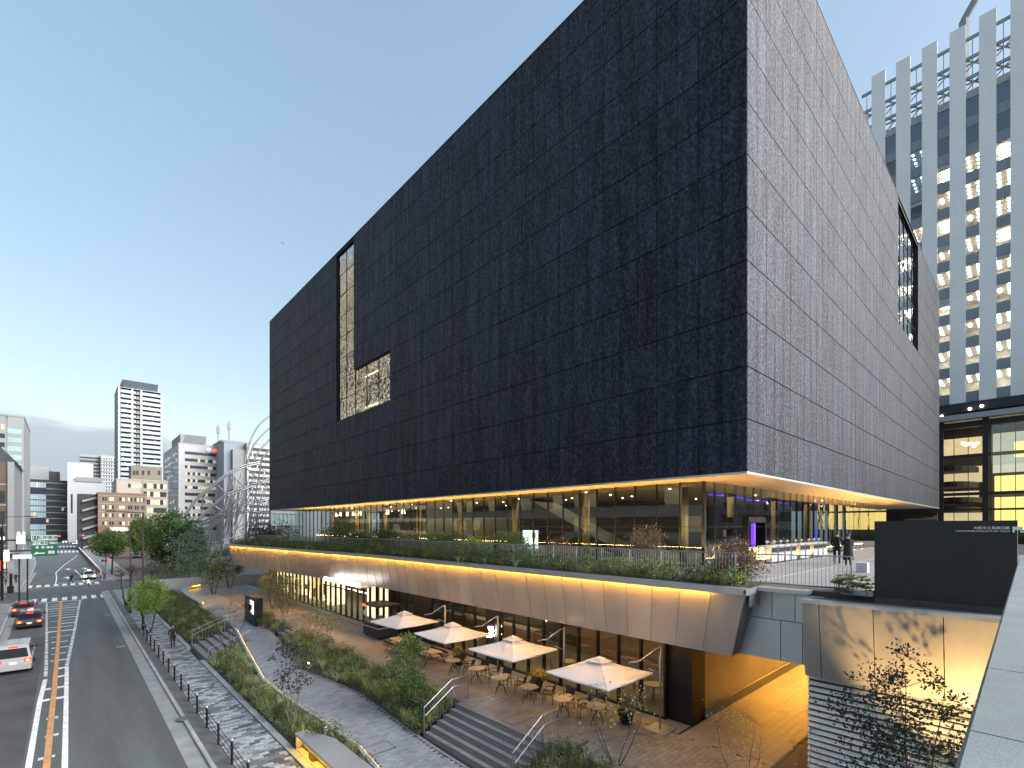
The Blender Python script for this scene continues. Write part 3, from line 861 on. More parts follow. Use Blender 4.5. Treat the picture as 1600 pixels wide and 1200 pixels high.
# soffit with its edge
m = MB(); m.box(BX0 + .06, BX1, BY0 + .06, BY1, BZ0 - .02, BZ0 + .03)
m.build('soffit', 'soffit_gold', mus)
m = MB(); m.box(BX0 - .01, BX0 + .06, BY0 - .01, BY1, BZ0 - .07, BZ0 + .02); m.box(BX0 + .06, BX1, BY0 - .01, BY0 + .06, BZ0 - .07, BZ0 + .02)
m.build('soffit_edge', 'cap_metal', mus)
for bx_ in ((BX0 - .03, BX0 + .3, BY0 - .03, BY1), (BX0 + .3, BX1, BY0 - .03, BY0 + .3)): MB().box(*bx_, BZ1 - .01, BZ1 + .07).build('roof_coping', 'dark_bronze', mus)

# ---------------------------------------------------------------- glazed lobby (second floor)
TZ = 7.3
GX, GY = 23.3, 11.2
GYE, GXE = 70.0, 66.0
lobby_pane = MB()
n = 44
def mull(m, x, y, z0, z1, w=.03, d=.12):
    m.box(x - d / 2, x + d / 2, y - w, y + w, z0, z1)
fr = empty('lobby_glazing', (GX, GY, TZ), 'full-height greenish lobby glazing under the black volume', 'glass wall')
for i in range(n):
    a, b = lerp(GY, GYE, i / n), lerp(GY, GYE, (i + 1) / n)
    m = MB(); t = rnd(-.006, .006); m.add([(GX + t, a + .015, TZ + .06), (GX + t, a + .015, BZ0 - .05), (GX - t, b - .015, BZ0 - .05), (GX - t, b - .015, TZ + .06)], [(0, 1, 2, 3)])
    m.build('pane', 'glass_lobby', fr)
    MB().box(GX - .02, GX + .13, a - .02, a + .02, TZ, BZ0 - .02).build('mullion', 'black_steel', fr)
ns = 34
for i in range(ns):
    a, b = lerp(GX, GXE, i / ns), lerp(GX, GXE, (i + 1) / ns)
    if not 4 <= i < 6:
        m = MB(); t = rnd(-.008, .008); m.add([(a + .015, GY + t, TZ + .06), (b - .015, GY - t, TZ + .06), (b - .015, GY - t, BZ0 - .05), (a + .015, GY + t, BZ0 - .05)], [(0, 1, 2, 3)])
        m.build('pane', 'glass_lobby', fr)
    else:
        m = MB(); t = rnd(-.008, .008); m.add([(a + .015, GY + t, TZ + 2.55), (b - .015, GY - t, TZ + 2.55), (b - .015, GY - t, BZ0 - .05), (a + .015, GY + t, BZ0 - .05)], [(0, 1, 2, 3)])
        m.build('pane', 'glass_lobby', fr)
    MB().box(a - .014, a + .014, GY, GY + .13, TZ, BZ0 - .02).build('mullion', 'black_steel', fr)
m = MB(); m.box(GX - .03, GX + .06, GY, GYE, TZ + 1.98, TZ + 2.0); m.box(GX, GXE, GY - .02, GY + .06, TZ + 1.98, TZ + 2.0); m.box(GX - .04, GX + .04, GY, GYE, TZ, TZ + .05); m.box(GX, GXE, GY - .04, GY + .04, TZ, TZ + .05)
m.build('transom', 'black_steel', fr)
e0, e1 = lerp(GX, GXE, 4 / ns), lerp(GX, GXE, 6 / ns)
m = MB(); m.box(e0, e1, GY - .18, GY + 1.4, TZ + 2.25, TZ + 2.55); m.box(e0 - .06, e0 + .04, GY - .18, GY + 1.4, TZ, TZ + 2.25); m.box(e1 - .04, e1 + .06, GY - .18, GY + 1.4, TZ, TZ + 2.25); m.box(e0, e1, GY + 1.4, GY + 1.5, TZ, TZ + 2.25)
m.build('entrance_portal', 'black_steel', fr)
m = MB(); m.box(e0 + 1.0, e0 + 1.14, GY - .1, GY + .1, TZ + .02, TZ + 2.2)
m.build('entrance_light', 'neon_violet', fr)

lob = empty('lobby_interior', (40, 30, TZ), 'dim lobby behind the glazing with pale columns and dark core walls', 'interior')
m = MB(); m.box(23.5, 78, 11.4, 72, TZ - .02, TZ + .02); m.build('floor', 'interior_grey', lob)
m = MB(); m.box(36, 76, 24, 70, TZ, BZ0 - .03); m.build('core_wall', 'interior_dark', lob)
m = MB(); m.box(29.5, 36, 36, 47, TZ, BZ0 - 1.4); m.box(28.5, 29.5, 60, 69, TZ, BZ0 - .03); m.build('side_wall', 'interior_grey', lob)
m = MB()
m.hexa([(27, 18, TZ), (29.6, 18, TZ), (29.6, 19, TZ), (27, 19, TZ)], [(27, 27.4, BZ0 - .1), (29.6, 27.4, BZ0 - .1), (29.6, 28.6, BZ0 - .1), (27, 28.6, BZ0 - .1)])
m.build('escalator', 'charcoal_wall', lob)
m = MB(); m.hexa([(26.96, 18.2, TZ + .5), (26.98, 18.2, TZ + .5), (26.98, 18.5, TZ + .5), (26.96, 18.5, TZ + .5)], [(26.96, 26.6, BZ0 - .5), (26.98, 26.6, BZ0 - .5), (26.98, 26.9, BZ0 - .5), (26.96, 26.9, BZ0 - .5)]); 0
for y in (13.5, 20.5, 27.5, 34.5, 41.5, 48.5, 55.5, 62.5):
    MB().cyl((25.6, y), .24, TZ, BZ0 - .03, 16).build('column', 'soffit_gold', lob, smooth=True)
for x in (33, 41, 49, 57):
    MB().cyl((x, 14), .24, TZ, BZ0 - .03, 16).build('column', 'soffit_gold', lob, smooth=True)
for k in range(46):
    x, y = (rnd(24.5, 35), rnd(13, 66)) if k % 3 else (rnd(24.5, 62), rnd(12.3, 20))
    MB().cyl((x, y), .07, BZ0 - .06, BZ0 - .024, 8).build('downlight', 'lamp_warm', lob)
for x, y in ((24.8, 58.5), (25.0, 56.7), (25.0, 55.0), (24.8, 53), (25.2, 60.8), (24.9, 46.5), (25.4, 44.2)):
    m = MB(); m.cyl((x, y), .2, BZ0 - .95, BZ0 - .55, 10, .12); o = m.build('pendant_lamp', 'lamp_warm', lob); MB().cyl((x, y), .012, BZ0 - .55, BZ0 - .03, 5).build('cord', 'black_steel', o)
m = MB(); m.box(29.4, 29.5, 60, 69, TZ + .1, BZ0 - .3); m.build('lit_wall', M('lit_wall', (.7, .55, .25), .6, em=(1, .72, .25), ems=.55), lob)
for x0, x1, y in ((32, 38, 15), (40, 52, 16), (54, 62, 15)): MB().box(x0, x1, y, y + .12, BZ0 - .14, BZ0 - .08).build('violet_tube', 'neon_violet', lob)
for x in (30.3, 37.6, 45): MB().box(x, x + .1, 12.2, 12.3, TZ, TZ + 1.8).build('violet_tube', 'neon_violet', lob)
m = MB(); p = gx(817, 838, 24.4); q = gx(840, 822, 24.4); m.box(24.4, 24.46, q.y, p.y, TZ + .45, TZ + 1.75); o = m.build('poster_board', 'poster_lit', lob)
MB().box(24.39, 24.4, q.y + .2, q.y + .55, TZ + 1.2, TZ + 1.6).build('poster_print', 'leaf_gold', o)
for k in range(9):
    y = 15 + k * 1.35; x = rnd(25.2, 28)
    m = MB(); m.box(x, x + .5, y, y + .5, TZ + .45, TZ + .5)
    for a in (0, .45):
        for b in (0, .45): m.box(x + a, x + a + .04, y + b, y + b + .04, TZ, TZ + .45 if a else TZ + .9)
    m.box(x, x + .04, y, y + .5, TZ + .6, TZ + .9); m.build('lobby_chair', 'timber' if k % 2 else 'sign_white', lob)
def area(name, loc, sx, sy, power, col, rot=(0, 0, 0)):
    l = bpy.data.lights.new(name, 'AREA'); l.shape = 'RECTANGLE'; l.size = sx; l.size_y = sy; l.energy = power; l.color = col
    o = bpy.data.objects.new(name, l); o.location = loc; o.rotation_euler = rot; COL.objects.link(o)
    return o
# floor uplights at the foot of the glass (row of white dots in the photograph) wash the soffit
for k in range(11):
    x = 25.5 + k * 2.6
    o = empty('floor_uplight', (x, GY - .75, TZ + .04), ['first', 'second', 'third', 'fourth', 'fifth', 'sixth', 'seventh', 'eighth', 'ninth', 'tenth', 'eleventh'][k] + ' white floor uplight from the lobby corner along the south glass', 'floor light', 'uplights along the lobby glass')
    MB().cyl((x, GY - .75), .10, TZ + .0, TZ + .05, 12).build('rim', 'stainless', o); MB().cyl((x, GY - .75), .07, TZ + .05, TZ + .062, 12).build('lens', 'sign_lit', o)
area('uplight_south', (42, GY - 1.2, TZ + .25), 38, .25, 560, (1, .58, .20), (R(180), 0, 0))
area('uplight_west', (GX - 1.0, 38, TZ + .9), .25, 54, 1300, (1, .58, .20), (R(180), 0, 0))
area('lobby_wash', (29, 40, BZ0 - .3), 6, 50, 420, (1, .74, .42))
area('lobby_wash_south', (46, 15.5, BZ0 - .3), 30, 4, 160, (1, .78, .5))

# ---------------------------------------------------------------- terrace slab, podium fascia
EDGE = [(6.4, 16.2), (33, 16.2), (49, 15.0), (64, 13.7)]
ex = lambda y: interp(EDGE, y)[0]
tm = MB()
ys2 = [6.4, 12, 20, 28, 33, 38, 43, 49, 54, 59, 64]
for a, b in zip(ys2, ys2[1:]):
    tm.hexa([(ex(a) + .95, a, TZ - .6), (30, a, TZ - .6), (30, b, TZ - .6), (ex(b) + .95, b, TZ - .6)], [(ex(a) + .3, a, TZ - .04), (30, a, TZ - .04), (30, b, TZ - .04), (ex(b) + .3, b, TZ - .04)])
tm.hexa([(15, 64, TZ - .6), (30, 64, TZ - .6), (30, 73, TZ - .6), (17, 70, TZ - .6)], [(14, 64, TZ - .04), (30, 64, TZ - .04), (30, 73, TZ - .04), (16.5, 70, TZ - .04)])
tm.box(30, 82, 6.4, 73, TZ - .6, TZ - .04); tm.box(17.5, 82, 3.2, 6.4, TZ - .6, TZ - .04); tm.box(17.3, 82, -30, 3.2, TZ - .62, TZ - .05)
ter = struct(tm, 'terrace', 'joint_sand')
var = []
for k in range(4):
    m = MB(); m.tone = [.2, .45, .6, .85][k]; m.box(-.595, .595, -.595, .595, -.03, 0, True); var.append(m.mesh('terrace_slab', 'terrace_paving'))
for i in range(26):
    for j in range(6):
        x, y = 18.6 + i * 1.2 + .6, 3.3 + j * 1.2 + .6
        if y < GY - .3: inst('terrace_slab', random.choice(var), ter, (x, y, TZ))
m = MB(); m.box(49.8, 82, 3.2, GY, TZ - .03, TZ); m.box(18.0, 49.8, -30, 3.3, TZ - .04, TZ - .012); m.build('terrace_sheet', 'terrace_paving', ter)
# raised kerb line and cable across the paving
struct(MB().box(18.6, 60, 6.9, 6.96, TZ, TZ + .012), 'paving_line', 'kerb_stone')

fas = empty('podium_fascia', (16.2, 6.4, 5), 'long bronze metal podium fascia leaning outward with an amber light line', 'fascia')
def fpt(y, t, off=0):        # t 0 at the top edge, 1 at the bottom edge
    return Vector((ex(y) + .12 + t * .42 + off, y + t * .62 * max(0, 1 - (y - 6.45) / 7), lerp(TZ - .18, 4.85, t)))
yb = [6.45]
while yb[-1] < 63.5: yb.append(yb[-1] + 1.15)
yb[-1] = 64.0
for i, (a, b) in enumerate(zip(yb, yb[1:])):
    m = MB(); m.tone = rnd(0, 1); g = .012
    A0, A1, B0, B1 = fpt(a + g, 0), fpt(a + g, 1), fpt(b - g, 0), fpt(b - g, 1)
    dn = Vector((.05, 0, 0))
    m.add([A0, A1, B1, B0, A0 + dn, A1 + dn, B1 + dn, B0 + dn], [(0, 1, 2, 3), (0, 4, 5, 1), (1, 5, 6, 2), (2, 6, 7, 3), (3, 7, 4, 0)])
    m.build('fascia_panel', 'bronze_panel', fas)
m = MB()
for a, b in zip(yb, yb[1:]): m.quad(fpt(a, 0, .045), fpt(a, 1, .045), fpt(b, 1, .045), fpt(b, 0, .045))
m.quad(fpt(64, 0), fpt(64, 1), (18, 66.5, 4.85), (16, 66.5, TZ - .18))
m.build('backing', 'bronze_side', fas)
m = MB()
for a, b in zip(yb[1:], yb[2:]):
    p0, p1 = fpt(a, 0, -.012), fpt(a, 1, -.012); m.tube([p0, p1], .007, 4)
m.build('seam', 'cap_metal', fas)
# end cheek and soffit return
m = MB(); A0, A1 = fpt(6.45, 0), fpt(6.45, 1)
m.add([A0, A1, (18.3, A1.y, 4.85), (17.6, 6.45, TZ - .18)], [(0, 3, 2, 1)])
m.build('end_cheek', 'bronze_side', fas)
MB().box(16.14, 17.36, 6.355, 6.39, TZ - .24, TZ - .018).build('coping_end', 'cap_metal', fas); MB().box(16.5, 17.36, 6.39, 6.42, TZ - .65, TZ - .2).build('slab_end', 'bronze_side', fas)
m = MB()
for a, b in zip(yb, yb[1:]): q0, q1 = fpt(a, 1), fpt(b, 1); m.quad(q0, (19.2, q0.y, 4.86), (19.2, q1.y, 4.86), q1)
m.build('underside', 'dark_bronze', fas)
m = MB(); ld = MB()
for a, b in zip(yb, yb[1:]):
    m.hexa([(ex(a) - .08, a, TZ - .10), (ex(a) + .75, a, TZ - .10), (ex(b) + .75, b, TZ - .10), (ex(b) - .08, b, TZ - .10)], [(ex(a) - .08, a, TZ - .02), (ex(a) + .75, a, TZ - .02), (ex(b) + .75, b, TZ - .02), (ex(b) - .08, b, TZ - .02)])
    if a > 7.5: ld.hexa([(ex(a) - .02, a, TZ - .155), (ex(a) + .01, a, TZ - .155), (ex(b) + .01, b, TZ - .155), (ex(b) - .02, b, TZ - .155)], [(ex(a) - .02, a, TZ - .12), (ex(a) + .01, a, TZ - .12), (ex(b) + .01, b, TZ - .12), (ex(b) - .02, b, TZ - .12)])
    m.hexa([(ex(a) - .08, a, TZ - .235), (ex(a) - .06, a, TZ - .235), (ex(b) - .06, b, TZ - .235), (ex(b) - .08, b, TZ - .235)], [(ex(a) - .08, a, TZ - .10), (ex(a) - .06, a, TZ - .10), (ex(b) - .06, b, TZ - .10), (ex(b) - .08, b, TZ - .10)])
m.build('coping', 'cap_metal', fas); ld.build('light_line', 'led_amber', fas)

# second fascia towards the footbridge and the steel link over the passage
f2 = empty('south_fascia', (16.3, 4.8, 5), 'bronze fascia block beside the footbridge above the white louvres', 'fascia')
yy = [4.8, 4.35, 3.05, 1.6, .1]
for a, b in zip(yy, yy[1:]):
    m = MB(); m.tone = rnd(.2, .8)
    p = lambda y, t: Vector((16.25 + t * .30, y, lerp(TZ - .28, 4.78, t)))
    a_, b_ = a - .01, b + .01
    m.add([p(a_, 0), p(a_, 1), p(b_, 1), p(b_, 0), p(a_, 0) + Vector((.05, 0, 0)), p(a_, 1) + Vector((.05, 0, 0)), p(b_, 1) + Vector((.05, 0, 0)), p(b_, 0) + Vector((.05, 0, 0))], [(0, 3, 2, 1), (0, 1, 5, 4), (1, 2, 6, 5), (2, 3, 7, 6), (3, 0, 4, 7)])
    m.build('fascia_panel', 'bronze_panel', f2)
m = MB(); m.box(16.17, 16.62, .0, 4.85, TZ - .28, TZ - .18); m.build('coping', 'cap_metal', f2); MB().box(16.62, 17.5, .0, 4.85, TZ - .3, TZ - .22).build('gravel_strip', 'kerb_dark', f2)
m = MB(); m.add([(16.27, 4.79, TZ - .28), (16.57, 4.79, 4.78), (18.6, 4.79, 4.78), (18.6, 4.79, TZ - .28)], [(0, 1, 2, 3)]); m.quad((16.56, 4.8, 4.79), (16.56, 0, 4.79), (19, 0, 4.79), (19, 4.8, 4.79)); m.build('end_cheek', 'bronze_side', f2)
lk = empty('passage_link', (17.2, 5.6, 5), 'flat grey steel panels spanning the passage between the two fascias', 'wall')
for (a, b, z0, z1, t) in ((7.6, 6.02, 6.2, 7.15, .35), (6.01, 5.32, 6.2, 7.15, .45), (5.31, 4.5, 6.2, 7.1, .95), (7.6, 5.75, 4.85, 6.19, .8), (5.74, 5.1, 4.85, 6.19, .5), (5.09, 4.5, 4.85, 6.19, .3)):
    m = MB(); m.tone = t; m.box(17.35, 17.45, b, a - .012, z0 + .012, z1); m.build('steel_panel', 'steel_panel', lk)
m = MB(); m.box(17.0, 17.62, 4.86, 7.2, TZ - .14, TZ - .025); m.build('coping', 'cap_metal', lk); MB().box(17.46, 18.9, 4.5, 7.4, 4.86, 4.92).build('link_soffit', 'bronze_side', lk)

# passage: bronze wall, ceiling, amber light, louvres
pw = empty('passage_wall', (18.4, 9.4, PZ), 'tan metal wall lining the amber-lit passage', 'wall')
m = MB(); m.box(19.6, 62, 9.4, 9.6, PZ + .45, 4.85); m.build('wall_panel', 'bronze_panel', pw)
m = MB(); m.box(19.6, 62, 9.3, 9.42, PZ, PZ + .42); m.build('plinth', 'plaza_stone', pw)
m = MB(); m.box(17.5, 62, 4.6, 9.5, 4.9, 5.0); m.build('passage_ceiling', 'interior_warm', pw)
m = MB(); m.box(24, 60, 9.2, 9.26, 4.80, 4.86); m.build('passage_light', 'led_amber', pw)
m = MB(); m.box(60, 60.2, 3, 12, PZ, 5); m.build('end_wall', 'interior_warm', pw)
area('passage_lamp', (33, 8.0, 4.8), 18, 1.2, 190, (1, .50, .12))
m = MB(); m.box(18.45, 19.55, 9.38, 10.45, PZ, 4.70)
m.build('corner_pier', 'dark_bronze', label='dark metal corner pier of the cafe beside the passage', cat='pier')

lv = empty('louvre_wall', (17.2, 2.5, 0), 'wall of white horizontal louvre blades beside the passage', 'louvres')
z = 4.7; k = 0
while z > .3:
    m = MB(); m.hexa([(16.98, -1.2, z - .115), (17.12, -1.2, z - .115), (17.12, 4.85, z - .115), (16.98, 4.85, z - .115)], [(17.04, -1.2, z - .02), (17.16, -1.2, z - .02), (17.16, 4.85, z - .02), (17.04, 4.85, z - .02)])
    m.build('louvre_blade', 'louvre_white', lv); z -= .185
m = MB(); m.box(17.3, 17.4, -1.2, 4.8, 0, 4.6); m.build('louvre_back', 'wall_dark', lv)
m = MB(); m.box(17.15, 60, 4.78, 4.86, .4, 4.9); m.build('side_wall', 'wall_dark', lv)

# tall charcoal sign wall with lettering
bw = empty('sign_wall', (17.4, 1.7, TZ), 'tall charcoal sign wall with small white museum lettering', 'sign wall')
m = MB(); m.box(17.36, 17.75, .33, 3.22, TZ - .2, 9.46); m.build('wall_body', 'charcoal_wall', bw)
def place_text(body, size, mat, u, v, X, parent, name, align='CENTER', sx=1, bold=0.0):
    me = text_mesh(body, size, mat, align=align, bold=bold)
    p = gx(u, v, X)
    o = bpy.data.objects.new(name, me); COL.objects.link(o); o.parent = parent
    o.location = p - wloc(parent)
    o.rotation_euler = Matrix(((0, 0, -1), (-1, 0, 0), (0, 1, 0))).to_euler()
    o.scale = (sx, 1, 1)
    return o
place_text('大阪中之島美術館', .083, 'sign_white', 1578, 825.3, 17.352, bw, 'lettering', 'RIGHT', bold=.001)
place_text('NAKANOSHIMA MUSEUM OF ART, OSAKA', .053, 'sign_white', 1578, 830.2, 17.352, bw, 'lettering', 'RIGHT', bold=.0006)
p = gx(1582, 823, 17.35); q = gx(1598, 832, 17.35)
m = MB(); h = p.z - q.z; w = p.y - q.y
m.box(17.345, 17.358, q.y, p.y, q.z + h * .42, p.z); m.box(17.345, 17.358, p.y - w * .22, p.y, q.z, q.z + h * .42); m.box(17.345, 17.358, q.y - w * .55, q.y + w * .24, q.z, q.z + h * .3)
m.build('emblem', 'sign_white', bw)

# granite parapet of the footbridge under the camera
br = empty('footbridge_parapet', (8, 0, 7), 'pale granite parapet of the footbridge running along the edge', 'parapet')
x = -6.0
bl = [-6, -3.2, -.4, 2.35, 3.46, 6.6, 9.8, 13.0, 16.15]
for a, b in zip(bl, bl[1:]):
    m = MB(); m.tone = rnd(0, 1); ye = lambda x: .153 + .0078 * x; a, b = a + .005, b - .005; e = .012
    m.add([(a, -.42, 8.3), (b, -.42, 8.3), (b, ye(b), 8.3), (a, ye(a), 8.3), (a, -.42, 8.58), (b, -.42, 8.58), (b, ye(b) - e, 8.58), (a, ye(a) - e, 8.58), (b, ye(b), 8.568), (a, ye(a), 8.568)], [(4, 5, 6, 7), (7, 6, 8, 9), (9, 8, 2, 3), (0, 1, 5, 4), (3, 2, 1, 0), (0, 4, 7, 9, 3), (1, 2, 8, 6, 5)]); m.build('coping_stone', 'granite', br)
m = MB(); m.box(-6, 16.15, -.3, .06, 6.3, 8.295); m.build('parapet_body', 'granite', br)
struct(MB().box(-20, 17.25, -5, -.44, 6.6, 7.24), 'footbridge_deck', 'terrace_paving')
# ================================================================ cafe and shop front under the fascia
CX = 18.25
cf = empty('cafe_facade', (CX, 38, PZ), 'dark-framed ground floor cafe and shop glazing under the fascia', 'shop front')
y = 10.45; k = 0
while y < 64.2:
    b = min(y + 1.16, 64.3)
    solid = 20.6 <= (y + b) / 2 <= 21.9 or 28.3 < (y + b) / 2 < 29.6
    if solid: MB().box(CX - .1, CX + .3, y, b, PZ, 4.70).build('pier', 'dark_bronze', cf)
    else:
        m = MB(); t = rnd(-.006, .006)
        m.add([(CX + t, y + .05, PZ + .1), (CX - t, y + .05, 4.68), (CX + t, b - .05, 4.68), (CX - t, b - .05, PZ + .1)], [(0, 1, 2, 3)])
        m.build('pane', 'glass_cafe', cf)
    MB().box(CX - .07, CX + .12, y - .045, y + .045, PZ, 4.70).build('mullion', 'dark_bronze', cf)
    y = b; k += 1
m = MB(); m.box(CX - .05, CX + .1, 10.45, 64.3, PZ, PZ + .1); m.box(CX - .05, CX + .1, 10.45, 64.3, 4.6, 4.72); m.build('sill', 'dark_bronze', cf)
m = MB(); m.box(CX - .03, CX + .05, 40, 47, PZ + 2.35, PZ + 2.45); m.build('door_head', 'dark_bronze', cf)
for yd in (41.2, 43.4, 45.6):
    m = MB(); m.tube([(CX - .12, yd, PZ + .7), (CX - .12, yd, PZ + 1.5)], .015, 6); m.build('door_handle', 'stainless', cf)
ci = empty('cafe_interior', (21, 30, PZ), 'warm dim cafe interior with counter, shelves and hanging lamps', 'interior')
m = MB(); m.box(CX + .15, 30, 10.5, 66, PZ - .03, PZ + .01); m.build('floor', 'interior_grey', ci)
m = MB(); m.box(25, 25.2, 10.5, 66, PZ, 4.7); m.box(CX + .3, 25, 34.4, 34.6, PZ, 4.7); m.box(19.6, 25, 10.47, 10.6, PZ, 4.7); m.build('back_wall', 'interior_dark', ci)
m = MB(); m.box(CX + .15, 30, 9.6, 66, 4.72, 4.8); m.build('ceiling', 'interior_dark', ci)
m = MB(); m.box(22.6, 23.4, 22.5, 33, PZ, PZ + 1.1); m.box(24.5, 25, 12, 20, PZ, PZ + 2.2); m.build('counter', 'timber', ci)
for yk in (23.2, 25.0, 26.8, 28.6, 30.4, 13.4, 16.2, 18.6): MB().box(24.5, 24.95, yk, yk + 1.3, PZ + 1.5, PZ + 2.3).build('lit_shelf', 'shelf_light', ci)
for x, y, z in ((19.6, 18.6, 4.1), (21.5, 25.5, 3.5), (22, 13.5, 3.7)):
    m = MB(); m.ball((x, y, z), .12, n=10, m=6); o = m.build('globe_lamp', 'lamp_warm', ci, smooth=True); MB().cyl((x, y), .01, z + .17, 4.72, 5).build('cord', 'black_steel', o)
# the lamp that glares by the cafe pier, a cluster of bulbs
wl = empty('wall_lamp_cluster', (17.9, 21.4, 3.3), 'cluster of glaring bulbs on the cafe pier above the tables', 'lamp')
for k in range(9): MB().ball((17.95 + rnd(-.12, .12), 21.4 + rnd(-.28, .28), 3.3 + rnd(-.36, .36)), .07, n=8, m=5).build('cluster_bulb', 'head_white', wl)
MB().box(18.05, 18.16, 21.3, 21.5, 2.9, 3.7).build('bracket', 'dark_bronze', wl)
# warm downlights under the fascia, in a line above the apron
dl = empty('fascia_downlights', (17.5, 25, 4.8), 'row of warm downlights under the podium fascia', 'lamp')
y = 11.0
while y < 33: MB().cyl((17.55, y), .07, 4.80, 4.855, 10).build('downlight', 'lamp_warm', dl); y += 2.4
area('facade_lamp', (17.7, 21, 4.78), .3, 24, 50, (1, .54, .18))
area('cafe_lamp', (20.6, 19, 4.6), 2.5, 16, 75, (1, .62, .26)); area('shop_lamp', (21, 52, 4.6), 3, 22, 130, (1, .78, .45))
for k in range(7):
    y = 12 + k * 2.6; x = 19.9 + (k % 2) * .8
    m = MB(); m.lathe([(.05, PZ), (.05, PZ + .7)], (x, y), 8); m.lathe([(.42, PZ + .7), (.42, PZ + .74)], (x, y), 14); m.build('cafe_table', 'table_stone', ci)
    for a in (.7, 2.6):
        cx, cy = x + .75 * math.cos(a), y + .75 * math.sin(a)
        m = MB(); m.lathe([(.2, PZ + .43), (.21, PZ + .47)], (cx, cy), 12)
        for q in range(7):
            t = a + (q - 3) * .3; m.tube([(cx + .2 * math.cos(t), cy + .2 * math.sin(t), PZ + .45), (cx + .22 * math.cos(t), cy + .22 * math.sin(t), PZ + .85)], .012, 4)
        for q in range(4): t = a + .8 + q * 1.57; m.tube([(cx + .15 * math.cos(t), cy + .15 * math.sin(t), PZ + .45), (cx + .22 * math.cos(t), cy + .22 * math.sin(t), PZ)], .012, 4)
        m.build('cafe_chair', 'cloth_white' if k % 2 else 'timber', ci)
# bright goods shelves of the shop: upright lit panels between dark posts
y = 47.2
while y < 64:
    w = rnd(.25, .7)
    m = MB(); m.box(19.0 + rnd(0, 1.2), 20.6, y, y + w, PZ + rnd(.1, .4), 4.3 + rnd(-.4, .2)); m.build('lit_display', random.choice(['shelf_light', 'shelf_light', 'shelf_dim']), ci)
    if random.random() < .75: MB().box(18.75, 18.85, y + rnd(-.1, .3), y + w * .7, PZ + rnd(.4, 1.4), PZ + rnd(1.6, 2.6)).build('goods', random.choice(['timber', 'interior_dark', 'leaf_olive', 'cloth_red']), ci)
    y += w + rnd(.2, .55)
for y0, w in ((36.1, .35), (37.0, .28), (38.2, .5), (39.3, .3)): MB().box(19.2, 19.5, y0, y0 + w, PZ + .2, 4.4).build('lit_display', 'shelf_light', ci)
for z in (PZ + 2.9, PZ + 1.9):
    MB().box(20, 20.1, 40.3, 46.8, z, z + .06).build('light_trough', 'lamp_white', ci)
# lit sign bar on the bottom of the fascia, in three lengths
sg = empty('shop_sign', (16.9, 42, 4.9), 'glowing white sign bar on the fascia above the doors', 'sign')
p, q = gx(507, 898, 15.65), gx(563, 908, 15.65)
for a, b in ((0, .36), (.375, .66), (.672, 1)):
    y0, y1 = lerp(p.y, q.y, a), lerp(p.y, q.y, b)
    m = MB(); m.box(15.6, 15.68, min(y0, y1) + .02, max(y0, y1) - .02, 4.86, 5.16); m.build('sign_segment', 'sign_lit', sg)
m = MB(); m.box(15.62, 16.6, q.y - .05, p.y + .05, 4.80, 4.855); m.build('sign_bracket', 'cap_metal', sg)

